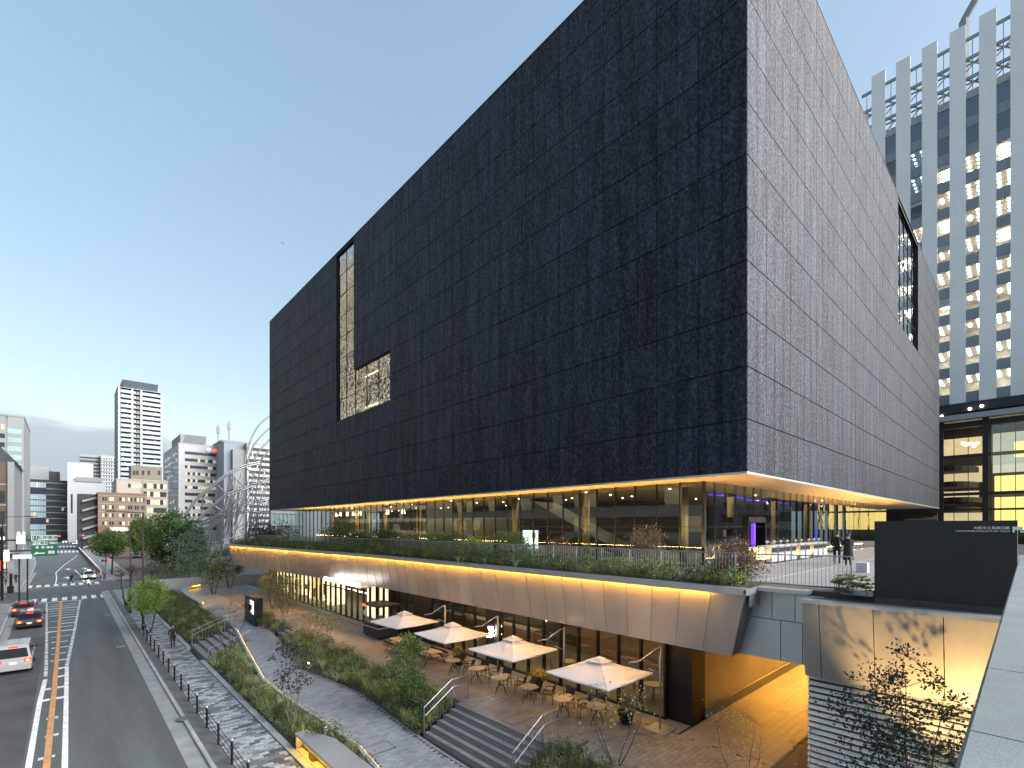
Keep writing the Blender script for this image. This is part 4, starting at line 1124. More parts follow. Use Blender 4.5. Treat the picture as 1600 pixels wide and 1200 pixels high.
# ---------------------------------------------------------------- cantilever umbrellas
def umbrella():
    r = empty('cantilever_umbrella')
    m = MB(); m.box(-.45, .45, -.45, .45, 0, .06); m.build('base_plate', 'cap_metal', r)
    m = MB(); m.tube([(0, 0, .06), (0, 0, 3.25)], .04, 8); m.build('pole', 'stainless', r, smooth=True)
    cx, cy = -1.85, 1.55
    m = MB(); m.tube([(0, 0, 3.2), (-.12, .1, 3.17), (-.62, .52, 2.72), (-.95, .8, 2.66)], .034, 6); m.tube([(0, 0, 2.2), (-.35, .29, 2.42)], .02, 6); m.build('arm', 'stainless', r, smooth=True)
    n = 8; h = 1.47; zt, ze = 2.83, 2.30
    def surf(a, b):             # a, b in -1..1
        t = max(abs(a), abs(b)); z = lerp(zt, ze, t) - .10 * math.sin(math.pi * t) * .45
        if t > 0: z -= .05 * t * (1 - (min(abs(a), abs(b)) / t)) * (1 if t < 1 else .6)
        return Vector((cx + a * h, cy + b * h, z))
    m = MB(); k = 12; g = [[surf(-1 + 2 * i / k, -1 + 2 * j / k) for j in range(k + 1)] for i in range(k + 1)]
    vs = [p for row in g for p in row]; nn = len(vs); vs += [p - Vector((0, 0, .012)) for p in vs]
    fs = []
    for i in range(k):
        for j in range(k):
            q = (i * (k + 1) + j, (i + 1) * (k + 1) + j, (i + 1) * (k + 1) + j + 1, i * (k + 1) + j + 1); fs.append(q); fs.append(tuple(nn + t for t in reversed(q)))
    m.add(vs, fs)
    c = m.build('canopy', 'canvas', r)
    m = MB()                    # seams along the diagonals, and a valance hem
    for a, b in ((1, 1), (1, -1), (-1, 1), (-1, -1)): m.tube([surf(a * t / 6, b * t / 6) + Vector((0, 0, .008)) for t in range(7)], .012, 4)
    cs = [surf(a, b) for a, b in ((-1, -1), (1, -1), (1, 1), (-1, 1))]
    for (a, b), (a2, b2) in zip(((-1, -1), (1, -1), (1, 1), (-1, 1)), ((1, -1), (1, 1), (-1, 1), (-1, -1))):
        for s in range(6):
            p, q = surf(lerp(a, a2, s / 6), lerp(b, b2, s / 6)), surf(lerp(a, a2, (s + 1) / 6), lerp(b, b2, (s + 1) / 6)); m.quad(p, q, q - Vector((0, 0, .05)), p - Vector((0, 0, .05)))
    m.build('hem', 'canvas', c)
    m = MB()                    # square vent flap and gathered hub
    for s, z in ((.36, .035), (.2, .075)):
        m.add([(cx - s, cy - s, zt - s * .3 + z), (cx + s, cy - s, zt - s * .3 + z), (cx + s, cy + s, zt - s * .3 + z), (cx - s, cy + s, zt - s * .3 + z), (cx, cy, zt + z + .04)], [(0, 1, 4), (1, 2, 4), (2, 3, 4), (3, 0, 4), (3, 2, 1, 0)])
    m.build('vent', 'canvas', c)
    for a, b in ((1, 1), (1, -1), (-1, 1), (-1, -1)):
        m = MB(); m.tube([(cx, cy, 2.72)] + [surf(a * t / 3, b * t / 3) - Vector((0, 0, .03)) for t in (1, 2, 2.9)], .014, 5); m.build('rib', 'stainless', r)
    m = MB(); m.tube([(cx, cy, 2.35), (cx, cy, 2.9)], .03, 6); m.build('hub', 'stainless', r)
    return r
um = umbrella()
for k, (x, y) in enumerate([(17.15, 10.05), (17.15, 15.05), (16.85, 19.45), (16.85, 24.35)]):
    lab = ['square white cantilever umbrella nearest the dark corner pier', 'second square white cantilever umbrella from the corner pier', 'third square white cantilever umbrella, beside the glaring lamp cluster', 'square white cantilever umbrella next to the navy kiosk cart'][k]
    o = um if k == 0 else copy_tree(um)
    tag(o, lab, 'umbrella', 'cafe umbrellas'); o.location = (x, y, PZ); o.rotation_euler.z = [0, .035, -.03, .05][k]

# ---------------------------------------------------------------- tables and chairs
def hex_table():
    r = empty('bistro_table')
    m = MB(); m.lathe([(.40, .715), (.43, .73), (.43, .755)], (0, 0), 6); m.build('table_top', 'table_stone', r)
    m = MB(); m.tube([(0, 0, .40), (0, 0, .72)], .025, 8); m.build('stem', 'black_steel', r)
    for k in range(3):
        a = .5 + k * 2.094
        m = MB(); m.tube([(.0, 0, .42), (.12 * math.cos(a), .12 * math.sin(a), .40), (.24 * math.cos(a), .24 * math.sin(a), .27), (.31 * math.cos(a), .31 * math.sin(a), 0)], .018, 5); m.build('leg', 'black_steel', r)
    return r
def chair():
    r = empty('bistro_chair')        # faces -x
    m = MB(); m.box(-.24, .22, -.23, .23, .42, .46); m.build('seat', 'rattan', r)
    m = MB(); pts = [(-.5, 0), (-.25, .05), (0, .065), (.25, .05), (.5, 0)]
    lo = [(.20 + b, a * .46, .60) for a, b in pts]; hi = [(.27 + b, a * .48, .86) for a, b in pts]
    vs = lo + hi + [(x + .025, y, z) for x, y, z in lo + hi]
    fs = [(i, 5 + i, 6 + i, 1 + i) for i in range(4)] + [(10 + i, 11 + i, 16 + i, 15 + i) for i in range(4)] + [(5 + i, 15 + i, 16 + i, 6 + i) for i in range(4)] + [(i, 1 + i, 11 + i, 10 + i) for i in range(4)] + [(0, 10, 15, 5), (4, 9, 19, 14)]
    m.add(vs, fs); m.build('backrest', 'chair_black', r)
    for sx, sy in ((-1, -1), (-1, 1), (1, -1), (1, 1)):
        m = MB(); m.tube([(sx * .24, sy * .23, 0), (sx * .21, sy * .21, .44)] + ([(.26, sy * .22, .8)] if sx > 0 else [(-.2, sy * .25, .64)]), .015, 5); m.build('leg', 'chair_black', r)
    for sy in (-1, 1):
        m = MB(); m.tube([(-.22, sy * .25, .64), (.0, sy * .27, .66), (.24, sy * .23, .66)], .018, 5); m.build('arm', 'chair_black', r)
    m = MB(); m.tube([(-.23, -.22, .2), (-.23, .22, .2)], .01, 4); m.tube([(.23, -.22, .2), (.23, .22, .2)], .01, 4); m.build('stretcher', 'chair_black', r)
    return r
tb, ch = hex_table(), chair()
TP = [(15.4, 21.5), (15.4, 19.45), (15.28, 17.5), (15.4, 15.6), (15.35, 13.55), (15.75, 12.1)]
ordn = ['sixth', 'fifth', 'fourth', 'third', 'second', 'first']
for k, (x, y) in enumerate(TP):
    o = tb if k == 0 else copy_tree(tb)
    tag(o, ['hexagonal stone-topped bistro table beside the long picnic table', 'fifth hexagonal bistro table from the corner pier', 'fourth hexagonal bistro table from the corner pier', 'third hexagonal bistro table from the corner pier', 'second hexagonal bistro table from the corner pier', 'hexagonal bistro table beside the potted bush'][k], 'table', 'bistro tables along the cafe'); o.location = (x, y, PZ); o.rotation_euler.z = rnd(0, 1)
    for j, (dx, dy, rz) in enumerate([(.72, .42, .35), (.62, -.62, -.75)]):
        if k == 5 and j == 1: continue
        c = ch if (k, j) == (0, 0) else copy_tree(ch)
        side = 'on the far side of' if j == 0 else 'on the passage side of'
        tag(c, f'black-backed bistro chair {side} the {ordn[k]} hexagonal table from the pier', 'chair', 'bistro chairs along the cafe'); c.location = (x + dx + rnd(-.06, .1), y + dy + rnd(-.08, .08), PZ); c.rotation_euler.z = rz + rnd(-.35, .35)
def picnic(loc, lab):
    r = empty('picnic_table', (0, 0, 0), lab, 'table', 'picnic tables')
    for i in range(4): MB().box(-.36 + i * .18, -.2 + i * .18, -.95, .95, .72, .76).build('top_board', 'table_stone', r)
    for s in (-1, 1):
        MB().box(s * .72 - .14, s * .72 + .14, -.95, .95, .42, .46).build('bench_board', 'rattan', r)
        MB().box(s * .74 + .0, s * .74 + .03, -.95, .95, .55, .70).build('bench_back', 'rattan', r)
        m = MB(); m.tube([(-.75, s * .7, 0), (-.3, s * .7, .72)], .025, 5); m.tube([(.75, s * .7, 0), (.3, s * .7, .72)], .025, 5); m.tube([(-.8, s * .7, .4), (.8, s * .7, .4)], .022, 5); m.build('trestle', 'black_steel', r)
    r.location = loc
    return r
picnic((15.6, 24.3, PZ), 'picnic table with benches between the bistro tables and kiosk'); picnic((15.7, 27.6, PZ), 'picnic table with benches nearest the navy kiosk cart')

# ---------------------------------------------------------------- navy kiosk cart
kk = empty('kiosk_cart', (16.8, 32.4, PZ), 'navy blue kiosk cart with a dark roof and white trim line', 'kiosk')
m = MB(); m.box(16.0, 17.6, 31.3, 33.6, PZ + .16, PZ + 1.0); m.build('body', 'navy_paint', kk)
m = MB(); m.box(15.98, 17.62, 31.28, 33.62, PZ + .78, PZ + .82); m.build('trim', 'sign_white', kk)
m = MB(); m.box(15.95, 17.65, 31.25, 33.65, PZ + 1.0, PZ + 1.06); m.build('counter_top', 'black_steel', kk)
m = MB(); m.box(15.9, 17.7, 31.2, 33.7, PZ + 2.3, PZ + 2.42); m.build('roof', 'navy_paint', kk)
MB().box(15.89, 15.9, 33.0, 33.6, PZ + 2.2, PZ + 2.38).build('red_badge', 'sign_red', kk)
for x in (16.03, 17.57):
    for y in (31.33, 33.57): MB().box(x - .03, x + .03, y - .03, y + .03, PZ + 1.06, PZ + 2.3).build('post', 'black_steel', kk)
m = MB(); m.box(16.0, 16.02, 31.4, 33.5, PZ + 1.06, PZ + 1.5); m.box(16.02, 17.5, 31.34, 31.36, PZ + 1.06, PZ + 1.5); m.build('guard_glass', 'glass_clear', kk)
for x, y, s in ((16.4, 32, .28), (16.9, 32.9, .34), (17.2, 31.8, .3)): MB().box(x, x + s, y, y + s, PZ + 1.06, PZ + 1.06 + s).build('appliance', 'stainless', kk)
for x in (16.15, 17.45):
    for y in (31.5, 33.4): m = MB(); m.tube([(x - .03, y, PZ + .08), (x + .03, y, PZ + .08)], .08, 12); m.build('caster', 'rubber', kk)
m = MB(); m.tube([(15.93, 33.25, PZ + 1.75), (15.96, 33.25, PZ + 1.75)], .2, 16); m.build('round_menu_sign', 'sign_white', kk)

# ---------------------------------------------------------------- info board
ib = empty('info_board', (11.7, 45.2, 1.1), 'black information board with posters and a white notice beside the path', 'sign board')
m = MB(); m.box(11.35, 11.95, 43.75, 46.9, 1.0, 3.35); m.build('case', 'black_steel', ib)
m = MB(); m.box(11.325, 11.35, 43.95, 46.7, 1.95, 3.2); m.build('display_glass', 'car_glass', ib)
MB().box(11.31, 11.325, 44.02, 44.5, 2.0, 3.1).build('white_notice', 'poster_lit', ib)
MB().box(11.31, 11.325, 44.66, 45.1, 2.75, 3.12).build('poster', 'poster_lit', ib); MB().box(11.307, 11.31, 44.8, 44.95, 2.86, 3.05).build('poster_mark', 'black_steel', ib)
MB().box(11.31, 11.325, 45.35, 46.3, 2.7, 3.1).build('poster', 'cloth_grey', ib); MB().box(11.31, 11.325, 45.35, 46.3, 2.15, 2.55).build('poster', 'interior_dark', ib)
MB().box(11.31, 11.325, 44.72, 44.86, 2.1, 2.3).build('small_card', 'poster_lit', ib)

# ---------------------------------------------------------------- lit bench by the sidewalk, lit curved wall at the far end
bn = empty('lit_bench', (7.3, 18, 0), 'grey metal wedge bench glowing yellow underneath beside the sidewalk', 'bench')
m = MB()
top = [(6.98, 21.0), (7.42, 21.05), (8.0, 19.4), (8.05, 12.5), (6.98, 12.5)]
m.prism(top, .56, .68); m.build('seat_slab', 'steel_panel', bn)
m = MB(); m.prism([(7.3, 20.95), (7.42, 20.95), (7.95, 19.3), (7.95, 12.6), (7.3, 12.6)], .02, .56); m.build('back_plate', 'steel_panel', bn)
MB().box(6.99, 7.3, 20.9, 20.98, .02, .56).build('end_plate', 'steel_panel', bn)
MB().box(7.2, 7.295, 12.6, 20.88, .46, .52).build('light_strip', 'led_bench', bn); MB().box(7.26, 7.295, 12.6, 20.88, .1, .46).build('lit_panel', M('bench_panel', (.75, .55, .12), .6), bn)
struct(MB().box(6.97, 7.26, 12.6, 20.88, -.1, .052), 'bench_floor', 'kerb_stone')
cw = empty('curved_bench', (10, 66, PZ), 'curved low bench wall glowing yellow at the far end of the path', 'bench')
arc = [(9.75, 56.5), (9.68, 60), (9.72, 64), (9.95, 68), (10.5, 71.2), (11.4, 73.2), (12.6, 74.2)]
m = MB(); l1 = MB(); sl = MB()
for (x0, y0), (x1, y1) in zip(arc, arc[1:]):
    n = Vector((y1 - y0, -(x1 - x0), 0)).normalized()
    a, b = Vector((x0, y0, 0)), Vector((x1, y1, 0)); Z = lambda v, z: (v.x, v.y, z)
    m.hexa([Z(a - n * .15, PZ - .4), Z(a + n * .12, PZ - .4), Z(b + n * .12, PZ - .4), Z(b - n * .15, PZ - .4)], [Z(a - n * .15, PZ + .42), Z(a + n * .12, PZ + .42), Z(b + n * .12, PZ + .42), Z(b - n * .15, PZ + .42)])
    sl.hexa([Z(a - n * .2, PZ + .42), Z(a + n * .42, PZ + .42), Z(b + n * .42, PZ + .42), Z(b - n * .2, PZ + .42)], [Z(a - n * .2, PZ + .5), Z(a + n * .42, PZ + .5), Z(b + n * .42, PZ + .5), Z(b - n * .2, PZ + .5)])
    l1.hexa([Z(a + n * .13, PZ + .36), Z(a + n * .17, PZ + .36), Z(b + n * .17, PZ + .36), Z(b + n * .13, PZ + .36)], [Z(a + n * .13, PZ + .41), Z(a + n * .17, PZ + .41), Z(b + n * .17, PZ + .41), Z(b + n * .13, PZ + .41)])
m.build('wall_body', 'plaza_stone', cw); sl.build('seat_slab', 'kerb_stone', cw); l1.build('light_strip', 'led_bench', cw)
st = MB(); st.box(7, 30, 75.2, 75.5, 0, 2.6); st.build('north_wall', 'concrete_pale', label='grey concrete wall closing the far end of the plaza', cat='wall')

# ---------------------------------------------------------------- railings
def railing(name, pts, label, h=1.1, post=1.5, pick=.11, mat='galvanised', n_single=150, posts_up=0):
    r = empty(name, pts[0], label, 'railing')
    singles = []
    for a, b in zip(pts, pts[1:]):
        a, b = Vector(a), Vector(b); ln = (b - a).length; up = Vector((0, 0, 1))
        m = MB(); m.tube([a + up * h, b + up * h], .022, 6); m.build('top_rail', mat, r); m = MB(); m.tube([a + up * .1, b + up * .1], .014, 5); m.build('bottom_rail', mat, r)
        n = max(1, round(ln / post))
        for i in range(n + 1):
            p = a.lerp(b, i / n); MB().box(p.x - .022, p.x + .022, p.y - .022, p.y + .022, p.z - .1, p.z + h).build('post', mat, r)
        n = int(ln / pick)
        for i in range(1, n): singles.append(a.lerp(b, i / n))
    singles.sort(key=lambda p: p.x ** 2 + p.y ** 2)
    pm_ = MB(); pm_.box(-.007, .007, -.007, .007, .1, h); me = pm_.mesh('picket', mat)
    for p in singles[:n_single]: inst('picket', me, r, p)
    if len(singles) > n_single:
        m = MB()
        for p in singles[n_single:]: m.box(p.x - .007, p.x + .007, p.y - .007, p.y + .007, p.z + .1, p.z + h, True)
        m.build('picket_mass', mat, r, kind='stuff')
    return r
railing('terrace_railing', [(16.95, 7.05, TZ - .02), (17.15, 20, TZ - .02), (17.15, 33, TZ - .02), (16.0, 49, TZ - .02), (15.0, 62, TZ - .02)], 'long grey picket railing behind the terrace planting')
railing('link_railing', [(17.5, 6.95, TZ - .05), (18.35, 4.0, TZ - .05)], 'short pale picket railing across the passage link on the terrace', post=2.9)
def step_rail(x0, z0, x1, z1, y, label):
    r = empty('step_railing', (x0, y, z0), label, 'railing', 'railings of the main steps')
    A, B, C = Vector((x0, y, z0)), Vector((x1 - .55, y, z1)), Vector((x1 + .35, y, z1)); up = Vector((0, 0, 1))
    for h in (1.1, .78):
        m = MB(); m.tube([A + up * h + Vector((0, 0 if h > 1 else -.1, 0)), B + up * h + Vector((0, 0 if h > 1 else -.1, 0)), C + up * h + Vector((.25 if h < 1 else 0, 0 if h > 1 else -.1, 0))], .02, 6); m.build('handrail', 'stainless', r)
    for p in (A, B, C): MB().box(p.x - .02, p.x + .02, y - .02, y + .02, p.z - .15, p.z + 1.1).build('post', 'galvanised', r)
    n = 14
    for i in range(1, n):
        t = i / n; x = lerp(x0, x1 + .35, t); z = interp([(x0, z0), (x1 - .55, z1), (x1 + .4, z1)], x)[0]
        MB().box(x - .007, x + .007, y - .007, y + .007, z - .12, z + 1.08).build('picket', 'galvanised', r)
step_rail(11.3, .40, 13.3, PZ, 17.9, 'steel railing at the far side of the main steps'); step_rail(11.3, .40, 13.3, PZ, 12.25, 'steel railing at the near side of the main steps')
step_rail(12.05, .97, 13.2, PZ, 40.2, 'steel railing on the small steps behind the leafy bed')
step_rail(7.1, .1, 9.9, .98, 44.6, 'steel railing on the far side of the steps up from the sidewalk')
m = MB(); A = Vector((7.1, 38.6, .1)); B = Vector((9.8, 38.6, .98))
r = empty('hand_rail', A, 'slim handrail on the near side of the steps up from the sidewalk', 'railing')
m.tube([A + Vector((0, 0, .8)), B + Vector((0, 0, .8))], .02, 6); m.build('handrail', 'stainless', r)
for t in (0, .5, 1): p = A.lerp(B, t); MB().box(p.x - .015, p.x + .015, p.y - .015, p.y + .015, p.z - .1, p.z + .8).build('post', 'galvanised', r)

# sidewalk guard fence: black posts with bright caps, three thin rails
fn = empty('sidewalk_fence', (4.72, 30, 0), 'low black post fence with bright caps along the kerb', 'fence')
ys3 = [14.4 + 2.32 * k for k in range(17)]
for y in ys3:
    m = MB(); m.cyl((4.72, y), .045, -.02, .9, 10); o = m.build('post', 'black_steel', fn, smooth=False); m = MB(); m.lathe([(.05, .9), (.05, .95), (.03, .99)], (4.72, y), 10); m.build('cap', 'stainless', o)
for a, b in zip(ys3, ys3[1:]):
    for z in (.28, .52, .76): m = MB(); m.tube([(4.72, a, z), (4.72, b, z)], .014, 5); m.build('rail', 'black_steel', fn)
for k, y in enumerate((66.5, 68.2, 69.9)):
    m = MB(); m.lathe([(.05, 0), (.05, .85), (.035, .93)], (4.75, y), 10); m.build('bollard', 'black_steel', label=['bollard nearest the camera beside the pruned tree', 'middle bollard beside the pruned tree', 'farthest bollard beside the pruned tree'][k], cat='bollard', group='bollards at the crossing')

# ---------------------------------------------------------------- terrace: counters, white box, bed kerb
def cabinet():
    r = empty('terrace_cabinet')
    MB().box(-.42, .42, -.35, .35, .08, .92).build('body', 'galvanised', r)
    MB().box(-.40, .40, -.365, -.35, .10, .55).build('front_panel', 'white_plastic', r); MB().box(-.38, .38, -.36, -.35, .62, .84).build('slot', 'black_steel', r)
    MB().box(-.45, .45, -.38, .38, .92, .96).build('top', 'white_plastic', r)
    m = MB(); m.tube([(.2, .1, .96), (.2, .1, 1.1)], .02, 5); m.ball((.2, .1, 1.16), .1, .1, .07); m.build('knob', 'white_plastic', r)
    MB().box(-.05, .05, -.37, -.365, .25, .45).build('label_plate', 'sign_white', r)
    return r
cb = cabinet()
for k in range(9):
    o = cb if k == 0 else copy_tree(cb)
    tag(o, ['white-fronted cabinet at the entrance end of the row on the terrace'] [0] if k == 0 else ('white-fronted cabinet at the far end of the row behind the couple' if k == 8 else ['', 'second', 'third', 'fourth', 'fifth', 'sixth', 'seventh', 'eighth'][k] + ' white-fronted cabinet from the entrance in the row on the terrace'), 'cabinet', 'cabinets in a row along the lobby glass')
    o.location = (28.2 + k * 1.05 + (.45 if k > 3 else 0) + (.45 if k > 5 else 0), GY - .85 - .35, TZ)
m = MB(); m.box(27.0, 27.4, GY - 1.3, GY - .7, TZ, TZ + .9); m.build('white_pedestal', 'white_plastic', label='plain white pedestal beside the entrance portal', cat='pedestal')
p = gz(1348, 894, TZ); m = MB(); m.box(p.x - .2, p.x + .2, p.y - .2, p.y + .2, TZ, TZ + .42); o = m.build('white_box', 'white_plastic', label='small white box on the terrace paving behind the leafy planter', cat='box')
m = MB(); a = p; m.tube([(p.x + .2, p.y, TZ + .02), (p.x + .8, p.y + .3, TZ + .02), (p.x + 1.6, p.y + .1, TZ + .02), (p.x + 3.2, p.y + .5, TZ + .02)], .02, 5); m.build('cable', 'black_steel', label='dark cable lying on the terrace behind the white box', cat='cable')
pb = MB(); pb.box(17.3, 20.0, 3.25, 4.05, TZ - .05, TZ + .1); pb.build('planter_edge', 'kerb_stone', label='low stone edge of the planter beside the sign wall', cat='planter')
# ================================================================ the city behind
M('city_window', (.035, .045, .055), .12, var=.3, scale=.3, spec=.7)
M('city_window_green', (.30, .45, .44), .15, var=.12, scale=.2, spec=.7)
M('city_window_lit', (.45, .40, .28), .3, var=.4, scale=.4, em=(1, .84, .5), ems=.10)
M('wall_white', (.43, .435, .44), .7, var=.05, scale=.1, fine=.04, fscale=2)
M('wall_grey', (.24, .25, .255), .7, var=.08, scale=.1, fine=.05, fscale=2)
M('wall_bluegrey', (.22, .25, .30), .6, var=.08, scale=.1)
M('wall_brown', (.21, .15, .108), .75, var=.08, scale=.15, fine=.06, fscale=3)
M('wall_tan', (.31, .265, .22), .75, var=.07, scale=.15)
M('wall_beige', (.40, .35, .29), .75, var=.07, scale=.1)
M('wall_brick', (.20, .09, .07), .75, var=.12, scale=.4)
M('wall_black', (.02, .021, .024), .5, var=.1)
M('balcony_glass', (.34, .42, .46), .2, var=.15, scale=.5, spec=.7)
M('tower_pier', (.86, .845, .82), .55, var=.05, scale=.15, fine=.03, fscale=3)
M('wall_dark_brown', (.10, .07, .055), .7, var=.15, scale=.2)
M('tower_spandrel', (.24, .27, .31), .3, var=.1, scale=.3)

def block(name, label, u0, u1, vt, Y, depth, mat, cat='building'):
    a, b = gy(u0, vt, Y), gy(u1, vt, Y)
    h = (a.z + b.z) / 2
    r = empty(name, ((a.x + b.x) / 2, Y, 0), label, cat)
    m = MB(); m.box(a.x, b.x, Y, Y + depth, -.2, h); m.build('wall', mat, r)
    m = MB(); m.box(a.x - .15, b.x + .15, Y - .15, Y + depth, h, h + .5); m.build('parapet', mat, r)
    return r, a.x, b.x, h
def band(r, face, p, a0, a1, z0, z1, n, lit=.0, win='city_window', name='window_band', frame='wall_black', gap=.12):
    """a row of windows on a south (face 's', plane y=p) or west/east face (plane x=p)"""
    m = MB(); w = (a1 - a0) / n
    for i in range(n):
        m.mi = 1 if random.random() < lit else 0
        q0, q1 = a0 + i * w + gap / 2, a0 + (i + 1) * w - gap / 2
        if face == 's': m.box(q0, q1, p - .06, p + .1, z0, z1)
        elif face == 'w': m.box(p - .06, p + .1, q0, q1, z0, z1)
        else: m.box(p - .1, p + .06, q0, q1, z0, z1)
    o = m.build(name, [win, 'city_window_lit'], r)
    m = MB()
    if face == 's': m.box(a0, a1, p - .03, p + .05, z0, z1)
    elif face == 'w': m.box(p - .03, p + .05, a0, a1, z0, z1)
    else: m.box(p - .05, p + .03, a0, a1, z0, z1)
    m.build('frame', frame, o)
    return o
Z = lambda u, v, Y: gy(u, v, Y).z
X_ = lambda u, Y: gy(u, 800, Y).x

# white office with strip windows and red roof sign
Yo = 330
r, x0, x1, h = block('office_building', 'white office block with dark strip windows and a red roof sign', 279, 357, 697, Yo, 60, 'wall_white')
for k in range(12):
    v = 704.5 + k * 10.7; za = Z(300, v + 6, Yo); zb = Z(300, v + 1.4, Yo)
    if za < 4: break
    band(r, 's', Yo, lerp(x0, x1, .12), lerp(x0, x1, .92), za, zb, 16, [.05, .3, .3, .3, .45, .55, .2, .3, .2, .1, .1, .1][k])
    xw0 = Yo + 4; band(r, 'w', x0, xw0, Yo + 52, za, zb, 9, .12)
p = gy(283, 686, Yo + 10); q = gy(344, 686, Yo + 10)
m = MB(); m.box(x0 + 2, x1 - 10, Yo + 8, Yo + 40, h, h + 7); m.build('roof_house', 'wall_grey', r)
m = MB()
for k in range(14): x = lerp(x0 + 3, x1 - 12, k / 13); m.tube([(x, Yo + 7.8, h + .5), (x + 2, Yo + 7.8, h + 6.8)], .12, 4)
m.build('roof_screen', 'galvanised', r)
pa, pb = gy(328, 701, Yo - .3), gy(349, 707, Yo - .3)
m = MB(); n = 7
for k in range(n):
    a = lerp(pa.x, pb.x, k / n); m.box(a, a + (pb.x - pa.x) / n * .82, Yo - .5, Yo - .2, pb.z, pa.z - .6 * (k % 3 == 1))
m.build('roof_sign', 'sign_red', r)
pc = gy(326.5, 703.5, Yo - .3); m = MB(); m.ball((pc.x, Yo - .4, pc.z), 1.5, .3, 1.5, 12, 8); m.build('sign_ball', 'sign_white', r)
m = MB(); m.ball((x0 - .3, Yo + 50, Z(246, 704, Yo + 50)), .3, 1.9, 1.9, 12, 8); m.build('sign_ball', 'sign_white', r)

# residential tower
Yt = 430
r, x0, x1, h = block('residential_tower', 'tall slim residential tower with striped balconies and a visor roof', 184, 253, 610, Yt, 32, 'wall_black')
fl = 29; zt = h; z0b = 8; fh = (zt - z0b) / fl
ux = lambda u: X_(u, Yt)
for k in range(fl + 1):
    z = z0b + k * fh
    MB().box(x0 - .4, x1 + .4, Yt - 1.9, Yt + .5, z - .2, z + .1).build('floor_slab', 'wall_white', r)
    if k == fl: break
    for a, b in ((188.5, 205), (221.5, 250)):
        o = MB().box(ux(a), ux(b), Yt - 1.8, Yt - 1.7, z + .1, z + 1.75).build('balcony_panel', 'balcony_glass', r)
    for a, b in ((208.5, 212.5), (214, 218.5)):
        MB().box(ux(a), ux(b), Yt - .1, Yt + .05, z + .7, z + 2.0).build('window', 'wall_white', r)
    m = MB()
    for a in (191, 194.5, 198, 201.5, 225, 229, 233, 237, 241, 245): m.mi = 1 if random.random() < .1 else 0; m.box(ux(a), ux(a + 2.5), Yt - .08, Yt + .05, z + .3, z + 2.5)
    m.build('window', ['city_window', 'city_window_lit'], r)
for u in (186, 206.5, 220.5, 252): MB().box(ux(u) - .6, ux(u) + .6, Yt - 1.6, Yt + .3, 0, h).build('column', 'wall_white', r)
a, b = gy(191, 593, Yt - 4), gy(247, 601, Yt - 4); c, d = gy(193, 605, Yt), gy(246, 612, Yt)
m = MB(); m.hexa([(c.x, Yt, c.z), (d.x, Yt, c.z), (d.x, Yt + 26, c.z + 1), (c.x, Yt + 26, c.z + 1)], [(a.x, Yt - 5, a.z), (b.x, Yt - 5, a.z), (b.x, Yt + 28, a.z + .6), (a.x, Yt + 28, a.z + .6)]); m.build('visor_roof', 'wall_bluegrey', r)
m = MB(); m.box(ux(207), ux(219), Yt + 1, Yt + 20, h, c.z + .2); m.build('roof_house', 'wall_black', r)
for u in (196, 206, 220, 240): MB().tube([(ux(u), Yt + .5, h), (ux(u), Yt + .5, c.z + .4)], .25, 5).build('visor_strut', 'wall_white', r)

# brown building with outside stair, front
Yb = 265
r, x0, x1, h = block('brown_building', 'low brown apartment building with an outside stair', 153, 229, 772, Yb, 20, 'wall_brown')
for k in range(5):
    v = 775 + k * 12.5
    for (a, b) in ((0.08, .18), (.22, .32), (.42, .54), (.6, .7), (.74, .84), (.88, .96)):
        band(r, 's', Yb, lerp(x0, x1, a), lerp(x0, x1, b), Z(190, v + 8, Yb), Z(190, v + 2.5, Yb), 2, .45, frame='wall_tan', name='window')
    MB().box(x0 - .05, x1 + .05, Yb - .12, Yb, Z(190, v, Yb) - .1, Z(190, v, Yb) + .12).build('string_course', 'wall_tan', r)
xs = X_(121, Yb); m = MB(); m.box(xs, x0, Yb + 4, Yb + 18, 0, h - .3); m.build('stair_shaft', 'wall_black', r)
for k in range(6):
    z = k * h / 6; m = MB(); m.hexa([(xs + 1.5, Yb + 2.5, z), (x0, Yb + 2.5, z + 1.8), (x0, Yb + 4, z + 1.8), (xs + 1.5, Yb + 4, z)], [(xs + 1.5, Yb + 2.5, z + .9), (x0, Yb + 2.5, z + 2.7), (x0, Yb + 4, z + 2.7), (xs + 1.5, Yb + 4, z + .9)]); m.build('stair_flight', 'wall_grey', r)
a, b = gy(172, 824, Yb - .4), gy(202, 830, Yb - .4); MB().box(a.x, b.x, Yb - .5, Yb - .2, b.z, a.z).build('shop_fascia', 'sign_white', r)
MB().box(x0, x1, Yb - .2, Yb, 0, Z(190, 823, Yb)).build('brick_base', 'wall_brick', r)

# tan office with penthouse
Yc = 300
r, x0, x1, h = block('tan_office', 'tan office block with lit windows and a plant room on top', 182, 262, 751, Yc, 30, 'wall_beige')
m = MB(); m.box(X_(222, Yc), x1 + .1, Yc - .3, Yc + 5, 0, h + .3); m.build('side_bay', 'wall_tan', r)
for k in range(6):
    v = 756 + k * 12.5
    band(r, 's', Yc - .3, X_(224, Yc), X_(260, Yc), Z(240, v + 7.5, Yc), Z(240, v, Yc), 7, .45)
band(r, 's', Yc, X_(200, Yc), X_(222, Yc), Z(210, 762, Yc), Z(210, 756, Yc), 5, .8)
a = gy(205, 727, Yc + 6); b = gy(253, 727, Yc + 6); m = MB(); m.box(a.x, b.x, Yc + 6, Yc + 20, h, a.z); m.build('plant_room', M('wall_olive', (.20, .175, .14), .8, var=.1, scale=.2), r)
for u in (208, 213, 222, 231, 247): p = gy(u, 742, Yc + 5.9); MB().box(p.x, p.x + .9, Yc + 5.85, Yc + 6, p.z, p.z + 2.2).build('plant_window', 'wall_black', r)

